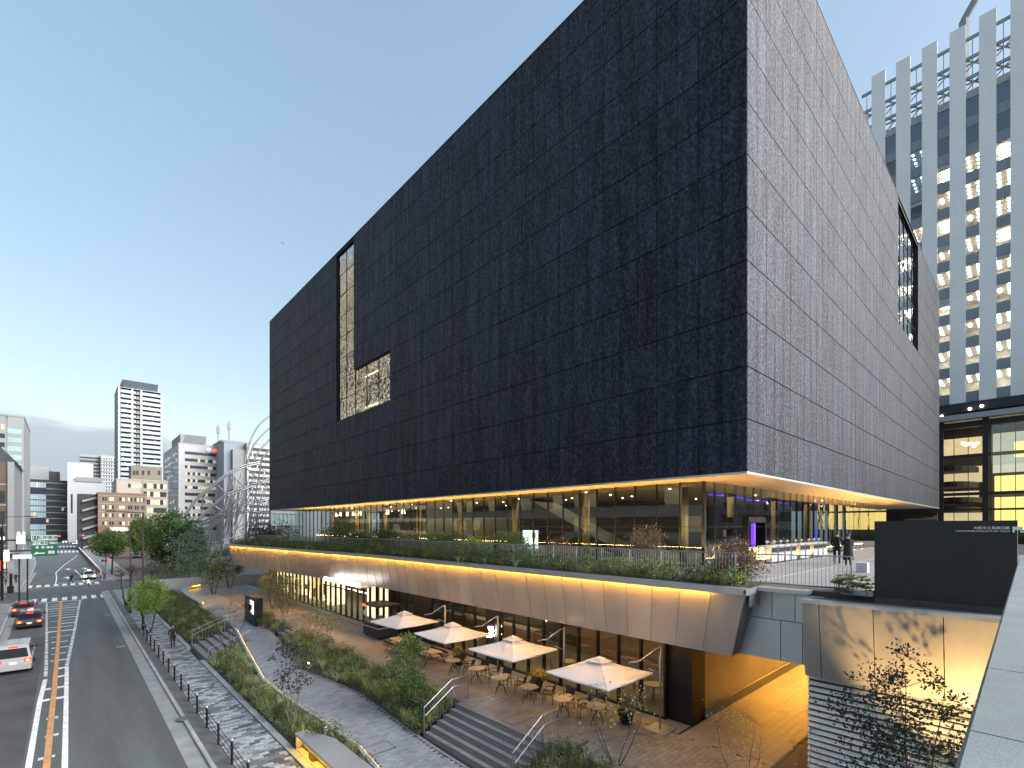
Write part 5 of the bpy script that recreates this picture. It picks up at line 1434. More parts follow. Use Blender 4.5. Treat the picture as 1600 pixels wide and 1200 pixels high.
# grey slab and white lattice block behind the steel sculpture
Yg = 310
r, x0, x1, h = block('grey_slab_building', 'blue-grey slab building partly hidden behind the steel tubes', 350, 388, 692, Yg, 50, 'wall_bluegrey')
MB().box(X_(362, Yg), X_(384, Yg), Yg - 2.5, Yg, 0, Z(370, 703, Yg)).build('pale_shaft', 'wall_grey', r)
MB().box(x0, x1 + 20, Yg + 6, Yg + 30, h, h + 2).build('roof_house', 'wall_grey', r)
for u, v in ((341, 664), (358, 658)):
    p = gy(u, v, Yg + 12); m = MB(); m.tube([(p.x, Yg + 12, h), (p.x, Yg + 12, p.z)], .35, 6); m.box(p.x - .7, p.x + .7, Yg + 11.3, Yg + 12.7, p.z - 5, p.z - 1.2); m.build('antenna_mast', 'wall_grey', r)
r, x0, x1, h = block('white_lattice_building', 'white office block with a dark window grid behind the tubes', 386, 470, 698, Yg - 4, 40, 'wall_white')
for k in range(17): band(r, 's', Yg - 4, x0 + 1.0, x1 - 1, h - 3.6 - k * 3.3, h - 1.9 - k * 3.3, 22, .05, gap=.55)

# left side of the street
Ya = 262
r, x0, x1, h = block('banded_office', 'pale office block with green glass bands above the left sidewalk', 9, 37.5, 651, Ya, 40, 'wall_grey')
for k in range(5): band(r, 's', Ya, lerp(x0, x1, .05), x1 - .6, Z(20, 677.5 + k * 13.6, Ya), Z(20, 670 + k * 13.6, Ya), 4, 0, 'city_window_green', frame='wall_bluegrey', gap=.08)
for k in range(10): band(r, 's', Ya, lerp(x0, x1, .45), x1 - .6, Z(20, 733 + k * 13.8, Ya), Z(20, 726 + k * 13.8, Ya), 4, .1, 'city_window', gap=.25)
r2, a0, a1, h2 = block('banded_office_wing', 'taller stepped wing of the pale office block at the picture edge', -60, 9.5, 646, Ya - 6, 44, 'wall_grey')
for k in range(9): band(r2, 's', Ya - 6, a0 + 1, a1 - .3, Z(5, 674 + k * 13.6, Ya), Z(5, 667 + k * 13.6, Ya), 8, .1, 'city_window_green' if k < 1 else 'city_window', gap=.2)
Yh = 150
r = empty('gabled_house', (X_(10, Yh), Yh, 0), 'brown street house with a sloping glazed roof at the picture edge', 'building')
xa, xb = X_(-70, Yh), X_(12, Yh); xc = X_(22.5, Yh)
zt = Z(12, 722, Yh)
m = MB(); m.box(xa, xb, Yh, Yh + 25, -.2, zt); m.build('wall', 'wall_dark_brown', r)
m = MB(); m.box(xb, xc, Yh - .4, Yh + 24, -.2, Z(18, 722, Yh)); m.build('pale_bay', 'wall_grey', r)
m = MB(); ztop = Z(0, 698, Yh); m.hexa([(xa, Yh, zt), (xb + 1.5, Yh, zt), (xb + 1.5, Yh + 25, zt), (xa, Yh + 25, zt)], [(xa, Yh + .1, ztop + 3), (X_(1, Yh), Yh + .1, ztop), (X_(1, Yh), Yh + 24, ztop), (xa, Yh + 24, ztop + 3)]); m.build('roof', 'city_window', r)
for k in range(5): MB().box(xa + 1, xb - .2, Yh - .12, Yh, zt - 5 - k * 4.4, zt - 4.7 - k * 4.4).build('string_course', 'wall_grey', r)
for k in range(3): band(r, 's', Yh, xb - 3.2, xb - .4, zt - 8.8 - k * 4.4, zt - 6.2 - k * 4.4, 2, .2)
MB().box(xb - 3, xc + .8, Yh - 1.6, Yh - .2, 3.2, 3.5).build('awning', 'wall_black', r)
MB().box(xa + 2, xb, Yh - .3, Yh - .15, .3, 3).build('shop_front', 'city_window_lit', r)

Yd = 420
r, x0, x1, h = block('dark_glass_building', 'dark glass office building at the end of the street', 38, 105, 751, Yd, 40, 'wall_black')
xm = X_(72, Yd)
for k in range(9):
    v = 753 + k * 9.4
    band(r, 's', Yd, x0 + .4, xm, Z(60, v + 8.6, Yd), Z(60, v + .6, Yd), 8, .02, 'balcony_glass' if k not in (1, 6) else 'city_window', gap=.1)
    o = band(r, 's', Yd, xm, x1 - .3, Z(60, v + 6.5, Yd), Z(60, v + 1.6, Yd), 8, .15 if k in (4, 7) else .05, gap=.1)
    MB().box(xm, x1 + .3, Yd - .9, Yd, Z(60, v + 1.5, Yd), Z(60, v + .2, Yd)).build('balcony_slab', 'wall_grey', r)
MB().box(x0 + 1, X_(76, Yd), Yd + 5, Yd + 30, h, h + 9).build('roof_house', 'wall_grey', r)
MB().box(X_(76, Yd), X_(93, Yd), Yd + 6, Yd + 28, h, h + 6.5).build('roof_plant', 'wall_black', r)
Ye = 400
r, x0, x1, h = block('pale_hall', 'pale blank-walled building with tall dark slots behind the brown one', 105.5, 166, 753, Ye, 40, 'wall_white')
for u in (110.5, 124, 140): MB().box(X_(u, Ye), X_(u + 3.2, Ye), Ye - .1, Ye, Z(u, 802, Ye), Z(u, 772, Ye)).build('window_slot', 'city_window', r)
MB().box(X_(105.5, Ye), X_(146, Ye), Ye + 4, Ye + 30, h, Z(120, 722, Ye)).build('upper_block', M('wall_cool', (.47, .52, .54), .6, var=.05, scale=.1), r)
MB().box(X_(118, Ye), X_(160, Ye), Ye - .6, Ye + 3, Z(120, 752, Ye), Z(120, 745, Ye)).build('roof_rail', 'wall_grey', r)
Yf = 640
r, x0, x1, h = block('far_apartments', 'distant dark-windowed apartment tower left of the slim tower', 124, 158, 711, Yf, 30, 'wall_bluegrey')
for k in range(15): band(r, 's', Yf, x0 + .5, x1 - .3, h - 4 - k * 3.6, h - 2 - k * 3.6, 7, .05, gap=1.2); MB().box(x0, x1, Yf - 1, Yf, h - 4.6 - k * 3.6, h - 4.1 - k * 3.6).build('floor_slab', 'wall_white', r)
r, x0, x1, h = block('far_apartments', 'distant cream apartment tower beside the slim tower', 157.5, 183, 713, Yf - 5, 30, 'wall_beige')
for k in range(15): band(r, 's', Yf - 5, x0 + .5, x1 - .3, h - 4 - k * 3.6, h - 1.8 - k * 3.6, 6, .1, 'balcony_glass', gap=1.0); MB().box(x0, x1, Yf - 6, Yf - 5, h - 4.6 - k * 3.6, h - 4.1 - k * 3.6).build('floor_slab', 'wall_white', r)

M('mirror_beige', (.75, .66, .50), .7, var=.2, scale=.6)
# buildings across the street and behind the camera: the glass shows their reflections
def plain(name, label, x0, x1, y0, y1, h, mat, fl, faces, win='city_window', lit=.2, n=12, slab=None):
    r = empty(name, ((x0 + x1) / 2, (y0 + y1) / 2, 0), label, 'building')
    MB().box(x0, x1, y0, y1, -.2, h).build('wall', mat, r)
    k = 0
    while 4 + (k + 1) * fl < h:
        z = 4 + k * fl
        if 'e' in faces: band(r, 'e', x1, y0 + 1, y1 - 1, z + .9, z + fl * .8, n, lit, win, gap=.4)
        if 'n' in faces:
            m = MB(); w = (x1 - x0 - 2) / n
            for i in range(n): m.mi = 1 if random.random() < lit else 0; m.box(x0 + 1 + i * w + .2, x0 + 1 + (i + 1) * w - .2, y1 - .1, y1 + .06, z + .9, z + fl * .8)
            m.build('window_band', [win, 'city_window_lit'], r)
        if slab:
            if 'e' in faces: MB().box(x1, x1 + 1.4, y0, y1, z - .15, z + .9).build('balcony', slab, r)
            if 'n' in faces: MB().box(x0, x1, y1, y1 + 1.4, z - .15, z + .9).build('balcony', slab, r)
        k += 1
    return r
plain('apartment_tower', 'cream balcony tower across the street mirrored in the tall museum window', -52, -24, 112, 205, 95, 'wall_tan', 3.4, 'e', 'city_window', .3, 34, 'mirror_beige')
plain('glass_tower', 'lit office tower beyond the footbridge mirrored in the slot window', 150, 420, -70, -18, 190, 'wall_white', 4.2, 'n', 'shelf_light', .05, 60)
plain('street_block', 'grey block across the street mirrored in the lobby glass', -40, -13, 20, 84, 26, 'wall_grey', 3.7, 'e', lit=.2, n=22)
plain('street_block', 'dark brown block beyond the footbridge mirrored in the lobby glass', 112, 330, -40, -17, 30, 'wall_dark_brown', 3.6, 'n', lit=.12, n=60)
plain('balcony_block', 'white balcony block beyond the footbridge mirrored in the lobby glass', 90, 110, -40, -17, 15.5, 'wall_white', 2.6, 'n', lit=.05, n=8, slab='wall_white')
plain('street_block', 'low dark block beyond the footbridge mirrored in the lobby glass', 50, 88, -40, -19, 17, 'wall_dark_brown', 3.6, 'n', lit=.12, n=16)

# ================================================================ white office tower on the right
XT = 101.0
tw = empty('office_tower', (XT + 15, 10, 0), 'tall office tower with white piers and lit window strips', 'building')
pitch, sw_ = 3.3, 1.45
cen = [19.85 - pitch * k for k in range(8)]
FH, ZB, ZTOP = 4.2, 28.4, 86.3
NF = 11
m = MB(); m.box(-.02, .5, -(pitch - sw_) / 2, (pitch - sw_) / 2, 0.004, FH - .004); pme = m.mesh('pier_panel', 'tower_pier')
m = MB(); m.box(0, .4, -sw_ / 2, sw_ / 2, 0, 1.55); spm = m.mesh('spandrel', 'tower_spandrel')
m = MB(); m.quad((0, -sw_ / 2, 1.55), (0, -sw_ / 2, FH), (0, sw_ / 2, FH), (0, sw_ / 2, 1.55)); gm = m.mesh('pane', 'glass_clear'); gb = m.mesh('pane', 'glass_blue')
m = MB(); a = pitch / 2
m.quad((6, -a, 0), (6, a, 0), (6, a, FH), (6, -a, FH)); m.quad((.3, -a, FH - .05), (6, -a, FH - .05), (6, a, FH - .05), (.3, a, FH - .05)); m.quad((.3, -a, 1.5), (6, -a, 1.5), (6, a, 1.5), (.3, a, 1.5)); m.quad((.3, -a, 1.5), (.3, -a, FH), (6, -a, FH), (6, -a, 1.5)); m.quad((.3, a, 1.5), (6, a, 1.5), (6, a, FH), (.3, a, FH))
rm = m.mesh('room', M('room_tan', (.62, .60, .55), .7))
m = MB()
for i in range(4):
    for s in (-1, 1): m.box(.7 + i * 1.25, 1.25 + i * 1.25, s * .55 - .14, s * .55 + .14, FH - .12, FH - .055)
lm = m.mesh('ceiling_lamp', 'office_light')
m = MB()
for i in range(4): m.box(.7 + i * 1.25, 1.25 + i * 1.25, -.69, -.41, FH - .12, FH - .055)
m.box(2.0, 3.6, .3, .6, FH - .12, FH - .055)
m2 = MB()
for i in range(3): m2.box(1.2 + i * 1.5, 1.9 + i * 1.5, -.6, .6, FH - .12, FH - .07)
lms = [lm, lm, lm, m.mesh('ceiling_lamp', 'office_light'), m2.mesh('ceiling_lamp', 'office_light')]
for c in cen:
    inst('pier_base', pme, tw, (XT, c - pitch / 2, ZB - .2), scale=(1, 1, .05))
    for k in range(14):
        z = ZB + k * FH
        if z + FH > ZTOP + .6: break
        inst('pier_panel', pme, tw, (XT, c - pitch / 2, z))
        if c == cen[0]: inst('pier_panel', pme, tw, (XT, c + pitch / 2, z), scale=(1, .8, 1))
        if k < NF:
            inst('spandrel', spm, tw, (XT + .35, c, z)); dark = k >= 9 or (c > 12 and k >= 8)
            inst('pane', gb if (dark and random.random() < .85) else gm, tw, (XT + .4, c, z))
            lit = (not dark and random.random() < .93) or (dark and random.random() < .15)
            if lit: inst('room', rm, tw, (XT + .3, c, z)); inst('ceiling_lamp', random.choice(lms), tw, (XT + .3, c, z))
            if random.random() < .22: hb = rnd(.4, 1.6); MB().box(XT + .52, XT + .55, c - sw_ / 2 + .03, c + sw_ / 2 - .03, z + FH - hb, z + FH - .05).build('blind', 'sign_white', tw)
    inst('pier_panel', pme, tw, (XT, c - pitch / 2, ZB + 13 * FH), scale=(1, 1, .75))
    # open steel crown between the piers
    zc = ZB + NF * FH
    for k in range(4):
        z = zc + k * 3.0
        MB().box(XT + .3, XT + .55, c - sw_ / 2, c + sw_ / 2, z + .1, z + .55).build('crown_beam', 'galvanised', tw)
        if k == 3: break
        MB().box(XT + .35, XT + .5, c - .05, c + .05, z + .54, z + 3).build('crown_post', 'galvanised', tw)
        MB().tube([(XT + 3.5, c - 1.6, z), (XT + 3.5, c + 1.6, z + 3)], .14, 4).build('crown_brace', 'galvanised', tw); MB().tube([(XT + 3.6, c + 1.6, z), (XT + 3.6, c - 1.6, z + 3)], .1, 4).build('crown_brace', 'galvanised', tw); MB().tube([(XT + 3.5, c - 1.6, z + 1.5), (XT + 3.5, c + 1.6, z + 1.5)], .16, 4).build('crown_beam', 'galvanised', tw)
MB().box(XT + 6.4, XT + 30, cen[-1] - 2, cen[0] + 2, ZB, ZB + NF * FH + .2).build('tower_core', 'wall_grey', tw)
MB().box(XT + 7, XT + 9, cen[-1] - 2, cen[0] + 2, ZB + NF * FH, ZTOP - 6).build('crown_wall', 'wall_white', tw)
m = MB(); p, q = gx(1506, 32, XT + 4), gx(1527, -6, XT + 4); m.tube([p, q], .5, 6); m.tube([p, (p.x, p.y, ZTOP - 6)], .6, 6); m.build('roof_crane', 'wall_grey', tw)
# dark base storeys with big lit panes and curved gallery edges
bs = empty('tower_base', (XT, 10, 0), 'dark glass base of the tower with yellow lit curved galleries', 'building')
MB().box(XT - .1, XT + 6, -12, 24, 26.9, 28.3).build('dark_frieze', 'wall_black', bs)
MB().box(XT - 1.2, XT + 6, -12, 24, 25.6, 26.4).build('white_band', 'wall_white', bs)
MB().box(XT + 9, XT + 9.3, -12, 24, 6, 26).build('back_wall', 'interior_dark', bs)
M('glow_tan', (.5, .4, .25), .6, var=.35, scale=.5, em=(1, .78, .42), ems=.20); M('glow_yellow', (.6, .45, .12), .6, var=.25, scale=.4, em=(1, .70, .20), ems=.42); M('glow_pale', (.5, .5, .4), .6, var=.3, scale=.4, em=(.95, .95, .72), ems=.18)
for y0, y1, z0, z1, mt in ((5.9, 11.5, 20.7, 24.0, 'glow_tan'), (6.0, 11.5, 16.6, 19.2, 'glow_tan'), (6.4, 11.5, 13.2, 15.2, 'glow_tan'), (5.6, 11.5, 9.6, 11.6, 'glow_tan'), (-6, 4.6, 8.8, 14.0, 'glow_yellow'), (-6, 4.6, 14.6, 17.4, 'glow_yellow'), (-6, 4.8, 17.9, 24.2, 'glow_pale'), (-6, 2.4, 20.2, 22.6, 'glow_yellow')):
    MB().box(XT + 8.2, XT + 8.4, y0, y1, z0, z1).build('lit_room', mt, bs)
for y in (10.25, 5.2, -1.2): MB().box(XT - .2, XT + .3, y - .35, y + .35, 5, 25.6).build('post', 'wall_black', bs)
for z, t in ((24.9, .9), (20.1, .5), (14.3, .45), (11.9, .3)): MB().box(XT - .15, XT + .25, -12, 24, z - t / 2, z + t / 2).build('beam', 'wall_black', bs)
for y in (8.7, 7.1, 3.6, 2.1, .6): MB().box(XT - .05, XT + .1, y - .04, y + .04, 6, 25).build('mullion', 'black_steel', bs)
m = MB(); m.quad((XT, -12, 5), (XT, -12, 25.5), (XT, 24, 25.5), (XT, 24, 5)); m.build('pane', 'glass_clear', bs)
MB().box(XT - .6, XT - .5, 1.2, 4.6, 18.4, 24.2).build('screen_pane', 'glass_clear', bs)
M('gallery_dark', (.05, .038, .03), .6)
for z, cy, ry in ((18.6, 9.6, 3.2), (16.1, 9.2, 2.9), (13.6, 8.8, 3.0), (12.1, 9.4, 3.4)):
    m = MB(); pts = [(XT + 8.1 - 6.6 * math.cos(t), cy + ry * math.sin(t)) for t in [(-90 + 180 * i / 12) * math.pi / 180 for i in range(13)]]
    m.prism(pts[::-1], z - .45, z + .35); m.build('gallery', 'gallery_dark', bs)
for k in range(6): MB().ball((XT + 2.5 + rnd(0, 1), 7.9 - k * .32, 22.3 + rnd(-.5, .4)), .22, n=8, m=5).build('globe_lamp', 'lamp_warm', bs)
for y, z in ((10.1, 26.6), (6.9, 27.2), (5.6, 27.4)): MB().ball((XT - .25, y, z), .2, n=8, m=5).build('spot_lamp', 'lamp_white', bs)

# ================================================================ steel pipe sculpture over the museum next door
sc = empty('steel_pipe_sculpture', gz(350, 862, 0), 'sweeping silver steel pipe arches of the museum next door', 'sculpture')
Ys = 124.0
M('steel_dark', (.24, .25, .26), .4, metal=.8, var=.1)
def px(pts, Y=Ys): return [gy(u, v, Y) for u, v in pts]
def smooth_pts(p, n=5):
    out_ = []
    for i in range(len(p) - 1):
        a, b, c, d = p[max(i - 1, 0)], p[i], p[i + 1], p[min(i + 2, len(p) - 1)]
        for k in range(n):
            t = k / n; out_.append(.5 * ((2 * b) + (c - a) * t + (2 * a - 5 * b + 4 * c - d) * t * t + (3 * b - a - 3 * c + d) * t ** 3))
    return out_ + [p[-1]]
arches = [[(288, 808), (306, 783), (322, 769), (339, 755), (360, 740), (382, 730), (408, 724)],
          [(308, 816), (330, 794), (350, 778), (374, 768), (398, 759), (425, 750)],
          [(314, 820), (350, 802), (382, 789), (425, 780)],
          [(316, 834), (346, 812), (366, 804), (392, 799)]]
for j, a in enumerate(arches):
    for o in (0, 1.1):
        p = smooth_pts([q + Vector((0, 0, o * .45)) for q in px(a, Ys + j * 3 + o)])
        MB().tube(p, .2, 6).build('arch_tube', 'stainless', sc, smooth=True)
for a, b in (((408, 724), (388, 838)), ((360, 742), (345, 830)), ((339, 757), (328, 862)), ((318, 772), (315, 800)), ((392, 799), (386, 850)), ((346, 812), (345, 862)), ((330, 794), (326, 840)), ((318, 834), (317, 864)), ((374, 768), (368, 812))):
    p = px([a, b], Ys + 1); MB().tube(p, .15, 6).build('strut', 'steel_dark', sc)
for a, b in (((339, 757), (378, 796)), ((362, 742), (410, 788)), ((384, 731), (425, 768)), ((318, 780), (350, 800)), ((388, 799), (472, 806)), ((327, 850), (388, 834)), ((408, 732), (425, 742)), ((398, 766), (425, 768))):
    p = px([a, b], Ys + 1.5); MB().tube(p, .12, 6).build('brace', 'steel_dark', sc)
for a in ([(382, 728), (386, 706), (394, 682), (406, 663), (424, 648)], [(386, 726), (392, 706), (402, 688), (424, 666)], [(396, 722), (404, 706), (424, 684)], [(408, 718), (424, 700)]):
    MB().tube(smooth_pts(px(a, Ys + 8)), .2, 6).build('arch_tube', 'galvanised', sc, smooth=True)
random.seed(21)
for k in range(48):
    u = rnd(355, 425); v = rnd(735, 800); ln = rnd(30, 80); du = ln * rnd(-.45, -.05)
    p = px([(u, v), (u + du * .4, v + ln * .5), (u + du, min(866, v + ln))], Ys + rnd(2, 9)); MB().tube(p, rnd(.07, .12), 5).build('thin_tube', 'stainless', sc)
for k in range(60):
    u = rnd(318, 470); v = rnd(800, 850); ln = rnd(14, 40); p = px([(u, v), (u - ln * .8, min(864, v + ln * rnd(.3, .6)))], Ys + rnd(2, 10)); MB().tube(p, rnd(.06, .11), 5).build('thin_tube', 'stainless', sc)
gb_ = empty('glass_pavilion', gy(450, 840, 118), 'low glass pavilion under the steel pipes', 'building')
a, b = gy(424, 800, 121), gy(476, 800, 121)
MB().box(a.x, b.x, 121, 123, 0, 16).build('wall', 'city_window_green', gb_)
for z in (9.5, 12.4, 14.2): MB().box(a.x - .1, b.x + .1, 120.8, 121, z, z + .35).build('transom', 'wall_white', gb_)
for k in range(9): x = lerp(a.x, b.x, k / 8); MB().box(x - .1, x + .1, 120.85, 121.02, 0, 16).build('mullion', 'wall_white', gb_)
random.seed(3)
# ================================================================ vehicles
def car(name, label, kind, paint, rear_y, xc, heading=0, lights='tail', group=None):
    """built along +y (front at +y), rear bumper at y=0, then turned and placed"""
    r = empty(name, (0, 0, 0), label, 'car' if kind != 'truck' else 'truck', group)
    L_, Wd, Hh = {'van': (4.7, 1.72, 1.86), 'cab': (4.65, 1.70, 1.50), 'hatch': (4.0, 1.68, 1.52), 'truck': (5.2, 1.9, 2.6)}[kind]
    w = Wd / 2
    if kind == 'van':
        low = [(.0, .30), (-.02, .62), (.02, .95), (.12, 1.0), (3.9, 1.0), (4.62, .80), (4.7, .5), (4.62, .28), (.05, .26)]
        gh = [(.06, .99), (.22, 1.70), (.45, 1.84), (2.6, 1.86), (3.05, 1.76), (3.92, 1.0)]
    elif kind == 'cab':
        low = [(.0, .34), (-.02, .60), (.03, .90), (.5, .95), (3.35, .93), (4.5, .78), (4.65, .52), (4.6, .28), (.05, .28)]
        gh = [(.55, .93), (1.05, 1.36), (1.35, 1.47), (2.5, 1.50), (2.85, 1.43), (3.45, .92)]
    elif kind == 'hatch':
        low = [(.0, .32), (-.02, .6), (.05, .92), (.2, .95), (3.0, .93), (3.85, .75), (4.0, .5), (3.95, .28), (.05, .27)]
        gh = [(.1, .93), (.35, 1.38), (.65, 1.5), (2.0, 1.52), (2.4, 1.44), (3.1, .92)]
    else:
        low = [(.0, .5), (0, .75), (5.1, .75), (5.2, .5), (5.1, .3), (.1, .4)]
        gh = [(3.6, .7), (3.6, 2.0), (3.8, 2.1), (4.7, 2.05), (5.15, 1.2), (5.2, .7)]
    def slab(prof, widths):
        m = MB(); n = len(prof); vs = []
        for sgn, ins in ((-1, 1), (-1, 0), (1, 0), (1, 1)):
            cy = sum(p[0] for p in prof) / n; cz = sum(p[1] for p in prof) / n
            for i, (y, z) in enumerate(prof):
                k = .0 if not ins else .035
                yy = y + (cy - y) * k; zz = z + (cz - z) * k
                ww = widths(z) - (0 if ins else .055)
                ww = widths(z) if ins else widths(z) - .05
                vs.append((sgn * ww, yy if ins else y, zz if ins else z))
        fs = []
        for s in range(3):
            for i in range(n): fs.append((s * n + i, (s + 1) * n + i, (s + 1) * n + (i + 1) % n, s * n + (i + 1) % n))
        fs += [tuple(range(n - 1, -1, -1)), tuple(3 * n + i for i in range(n))]
        m.add(vs, fs); return m
    zmax = max(p[1] for p in gh); zmin = min(p[1] for p in gh)
    bw_ = lambda z: w - .06 * max(0, (.5 - z) / .3)
    gw = lambda z: lerp(w * .97, w * .80, (z - zmin) / (zmax - zmin))
    slab(low, bw_).build('body', paint, r, smooth=False)
    cabn = slab(gh, gw).build('cabin', paint, r)
    # glazing laid just proud of the cabin
    m = MB(); n = len(gh)
    ins = lambda p, q, t: (lerp(p[0], q[0], t), lerp(p[1], q[1], t))
    def end_glass(p, q, off):
        a, b = ins(p, q, .10), ins(p, q, .9)
        m.quad((-gw(a[1]) + .12, a[0] + off, a[1]), (gw(a[1]) - .12, a[0] + off, a[1]), (gw(b[1]) - .12, b[0] + off, b[1]), (-gw(b[1]) + .12, b[0] + off, b[1]))
    end_glass(gh[0], gh[1], -.012); end_glass(gh[-1], gh[-2], .012)
    zl, zh = zmin + (zmax - zmin) * .12, zmin + (zmax - zmin) * .82
    yl0, yl1 = gh[0][0] + .25, gh[-1][0] - .35; yh0, yh1 = gh[1][0] + .12, gh[-2][0] - .05
    segs = 3 if kind != 'truck' else 1
    for s in (-1, 1):
        for i in range(segs):
            a0, a1 = lerp(yl0, yl1, i / segs) + .03, lerp(yl0, yl1, (i + 1) / segs) - .03; b0, b1 = lerp(yh0, yh1, i / segs) + .03, lerp(yh0, yh1, (i + 1) / segs) - .03
            m.quad((s * (gw(zl) + .008), a0, zl), (s * (gw(zl) + .008), a1, zl), (s * (gw(zh) + .008), b1, zh), (s * (gw(zh) + .008), b0, zh))
    m.build('window', 'car_glass', r)
    if kind == 'truck': MB().box(-.95, .95, 0, 3.5, .8, 2.75).build('cargo_box', 'wall_white', r)
    for y in (.85, L_ - .85):
        for s in (-1, 1):
            m = MB(); m.tube([(s * (w - .2), y, .32), (s * (w + .01), y, .32)], .32, 16); o = m.build('wheel', 'rubber', r)
            m = MB(); m.tube([(s * (w - .02), y, .32), (s * (w + .018), y, .32)], .2, 12); m.build('rim', 'stainless', o)
            m = MB(); m.tube([(s * (w - .1), y, .34), (s * (w + .004), y, .34)], .385, 16); m.build('wheel_arch', 'rubber', o)
    zt_ = {'van': .88, 'cab': .72, 'hatch': .82, 'truck': .62}[kind]
    for s in (-1, 1):
        x = s * (w - .2)
        if lights == 'tail':
            MB().box(x - .17, x + .17, -.05, .05, zt_ - .10, zt_ + .08).build('tail_light', 'tail_red', r); MB().box(x - .08, x + .1, -.062, -.05, zt_ - .06, zt_ + .03).build('brake_lamp', 'tail_amber', r)
            MB().box(s * (w - .18) - .15, s * (w - .18) + .15, L_ - .1, L_ + .0, .58, .72).build('headlight', 'sign_white', r)
        else:
            MB().box(x - .16, x + .16, L_ - .1, L_ + .04, .58, .74).build('headlight', 'head_white' if lights == 'head' else 'sign_white', r); MB().box(x - .15, x + .15, -.04, .02, zt_ - .1, zt_ + .06).build('tail_light', 'cloth_red', r)
        m = MB(); m.obox((s * (w + .09), gh[-1][0] - .55, zmin + .12), .2, .1, .14); m.build('mirror', 'car_black' if paint != 'car_white' else 'rubber', r)
    if lights == 'tail':
        MB().box(-.22, .22, gh[1][0] - .02, gh[1][0] + .06, gh[1][1] - .02, gh[1][1] + .06).build('high_brake_lamp', 'tail_red', r)
    MB().box(-.18, .18, -.045, 0, zt_ - .22, zt_ - .06).build('number_plate', 'plate_white', r)
    MB().box(-w + .03, w - .03, -.05, .12, .30, .46).build('rear_bumper', 'rubber' if kind != 'van' else paint, r); MB().box(-w + .05, w - .05, L_ - .15, L_ + .03, .28, .44).build('front_bumper', 'rubber', r)
    if kind == 'cab': m = MB(); m.box(-.22, .22, 1.75, 2.0, 1.5, 1.64); m.build('roof_sign', 'sign_lit' if lights == 'head' else 'sign_white', r)
    r.rotation_euler.z = heading; r.location = (xc, rear_y, ZR)
    return r
car('parked_van', 'white minivan with glowing tail lights at the picture edge', 'van', 'car_white', 44.0, -2.6, lights='tail')
car('taxi', 'dark taxi braking directly ahead of the white minivan', 'cab', 'car_black', 62.6, -2.65, lights='tail')
car('maroon_car', 'maroon car with brake lights stopped at the near crosswalk', 'hatch', 'car_maroon', 71.5, -3.5, lights='tail')
car('oncoming_taxi', 'white oncoming taxi with glaring headlights behind the far crosswalk', 'cab', 'car_white', 118.4, 2.75, math.pi, 'head')
p = gz(214, 872, ZR); car('white_car', 'small white car driving out on the brown side road', 'hatch', 'car_white', p.y + 4, p.x, math.pi, 'off')
p = gz(192, 854, ZR); car('box_truck', 'white box truck parked beyond the trees on the side road', 'truck', 'car_white', p.y, p.x, R(60), 'off')
for k, (u, v, hd) in enumerate([(117, 851, math.pi), (122, 847, math.pi), (152, 853, R(80)), (101, 848, math.pi)]):
    p = gz(u, v, ZR); car('distant_car', ['white car waiting at the distant crosswalk', 'pale car behind the one at the distant crosswalk', 'white car turning at the distant corner', 'white car far down the street beside the green sign'][k], 'hatch', ['car_white', 'car_silver', 'car_white', 'car_white'][k], p.y + 3, p.x, hd, 'head' if k != 2 else 'off', 'cars far down the street')

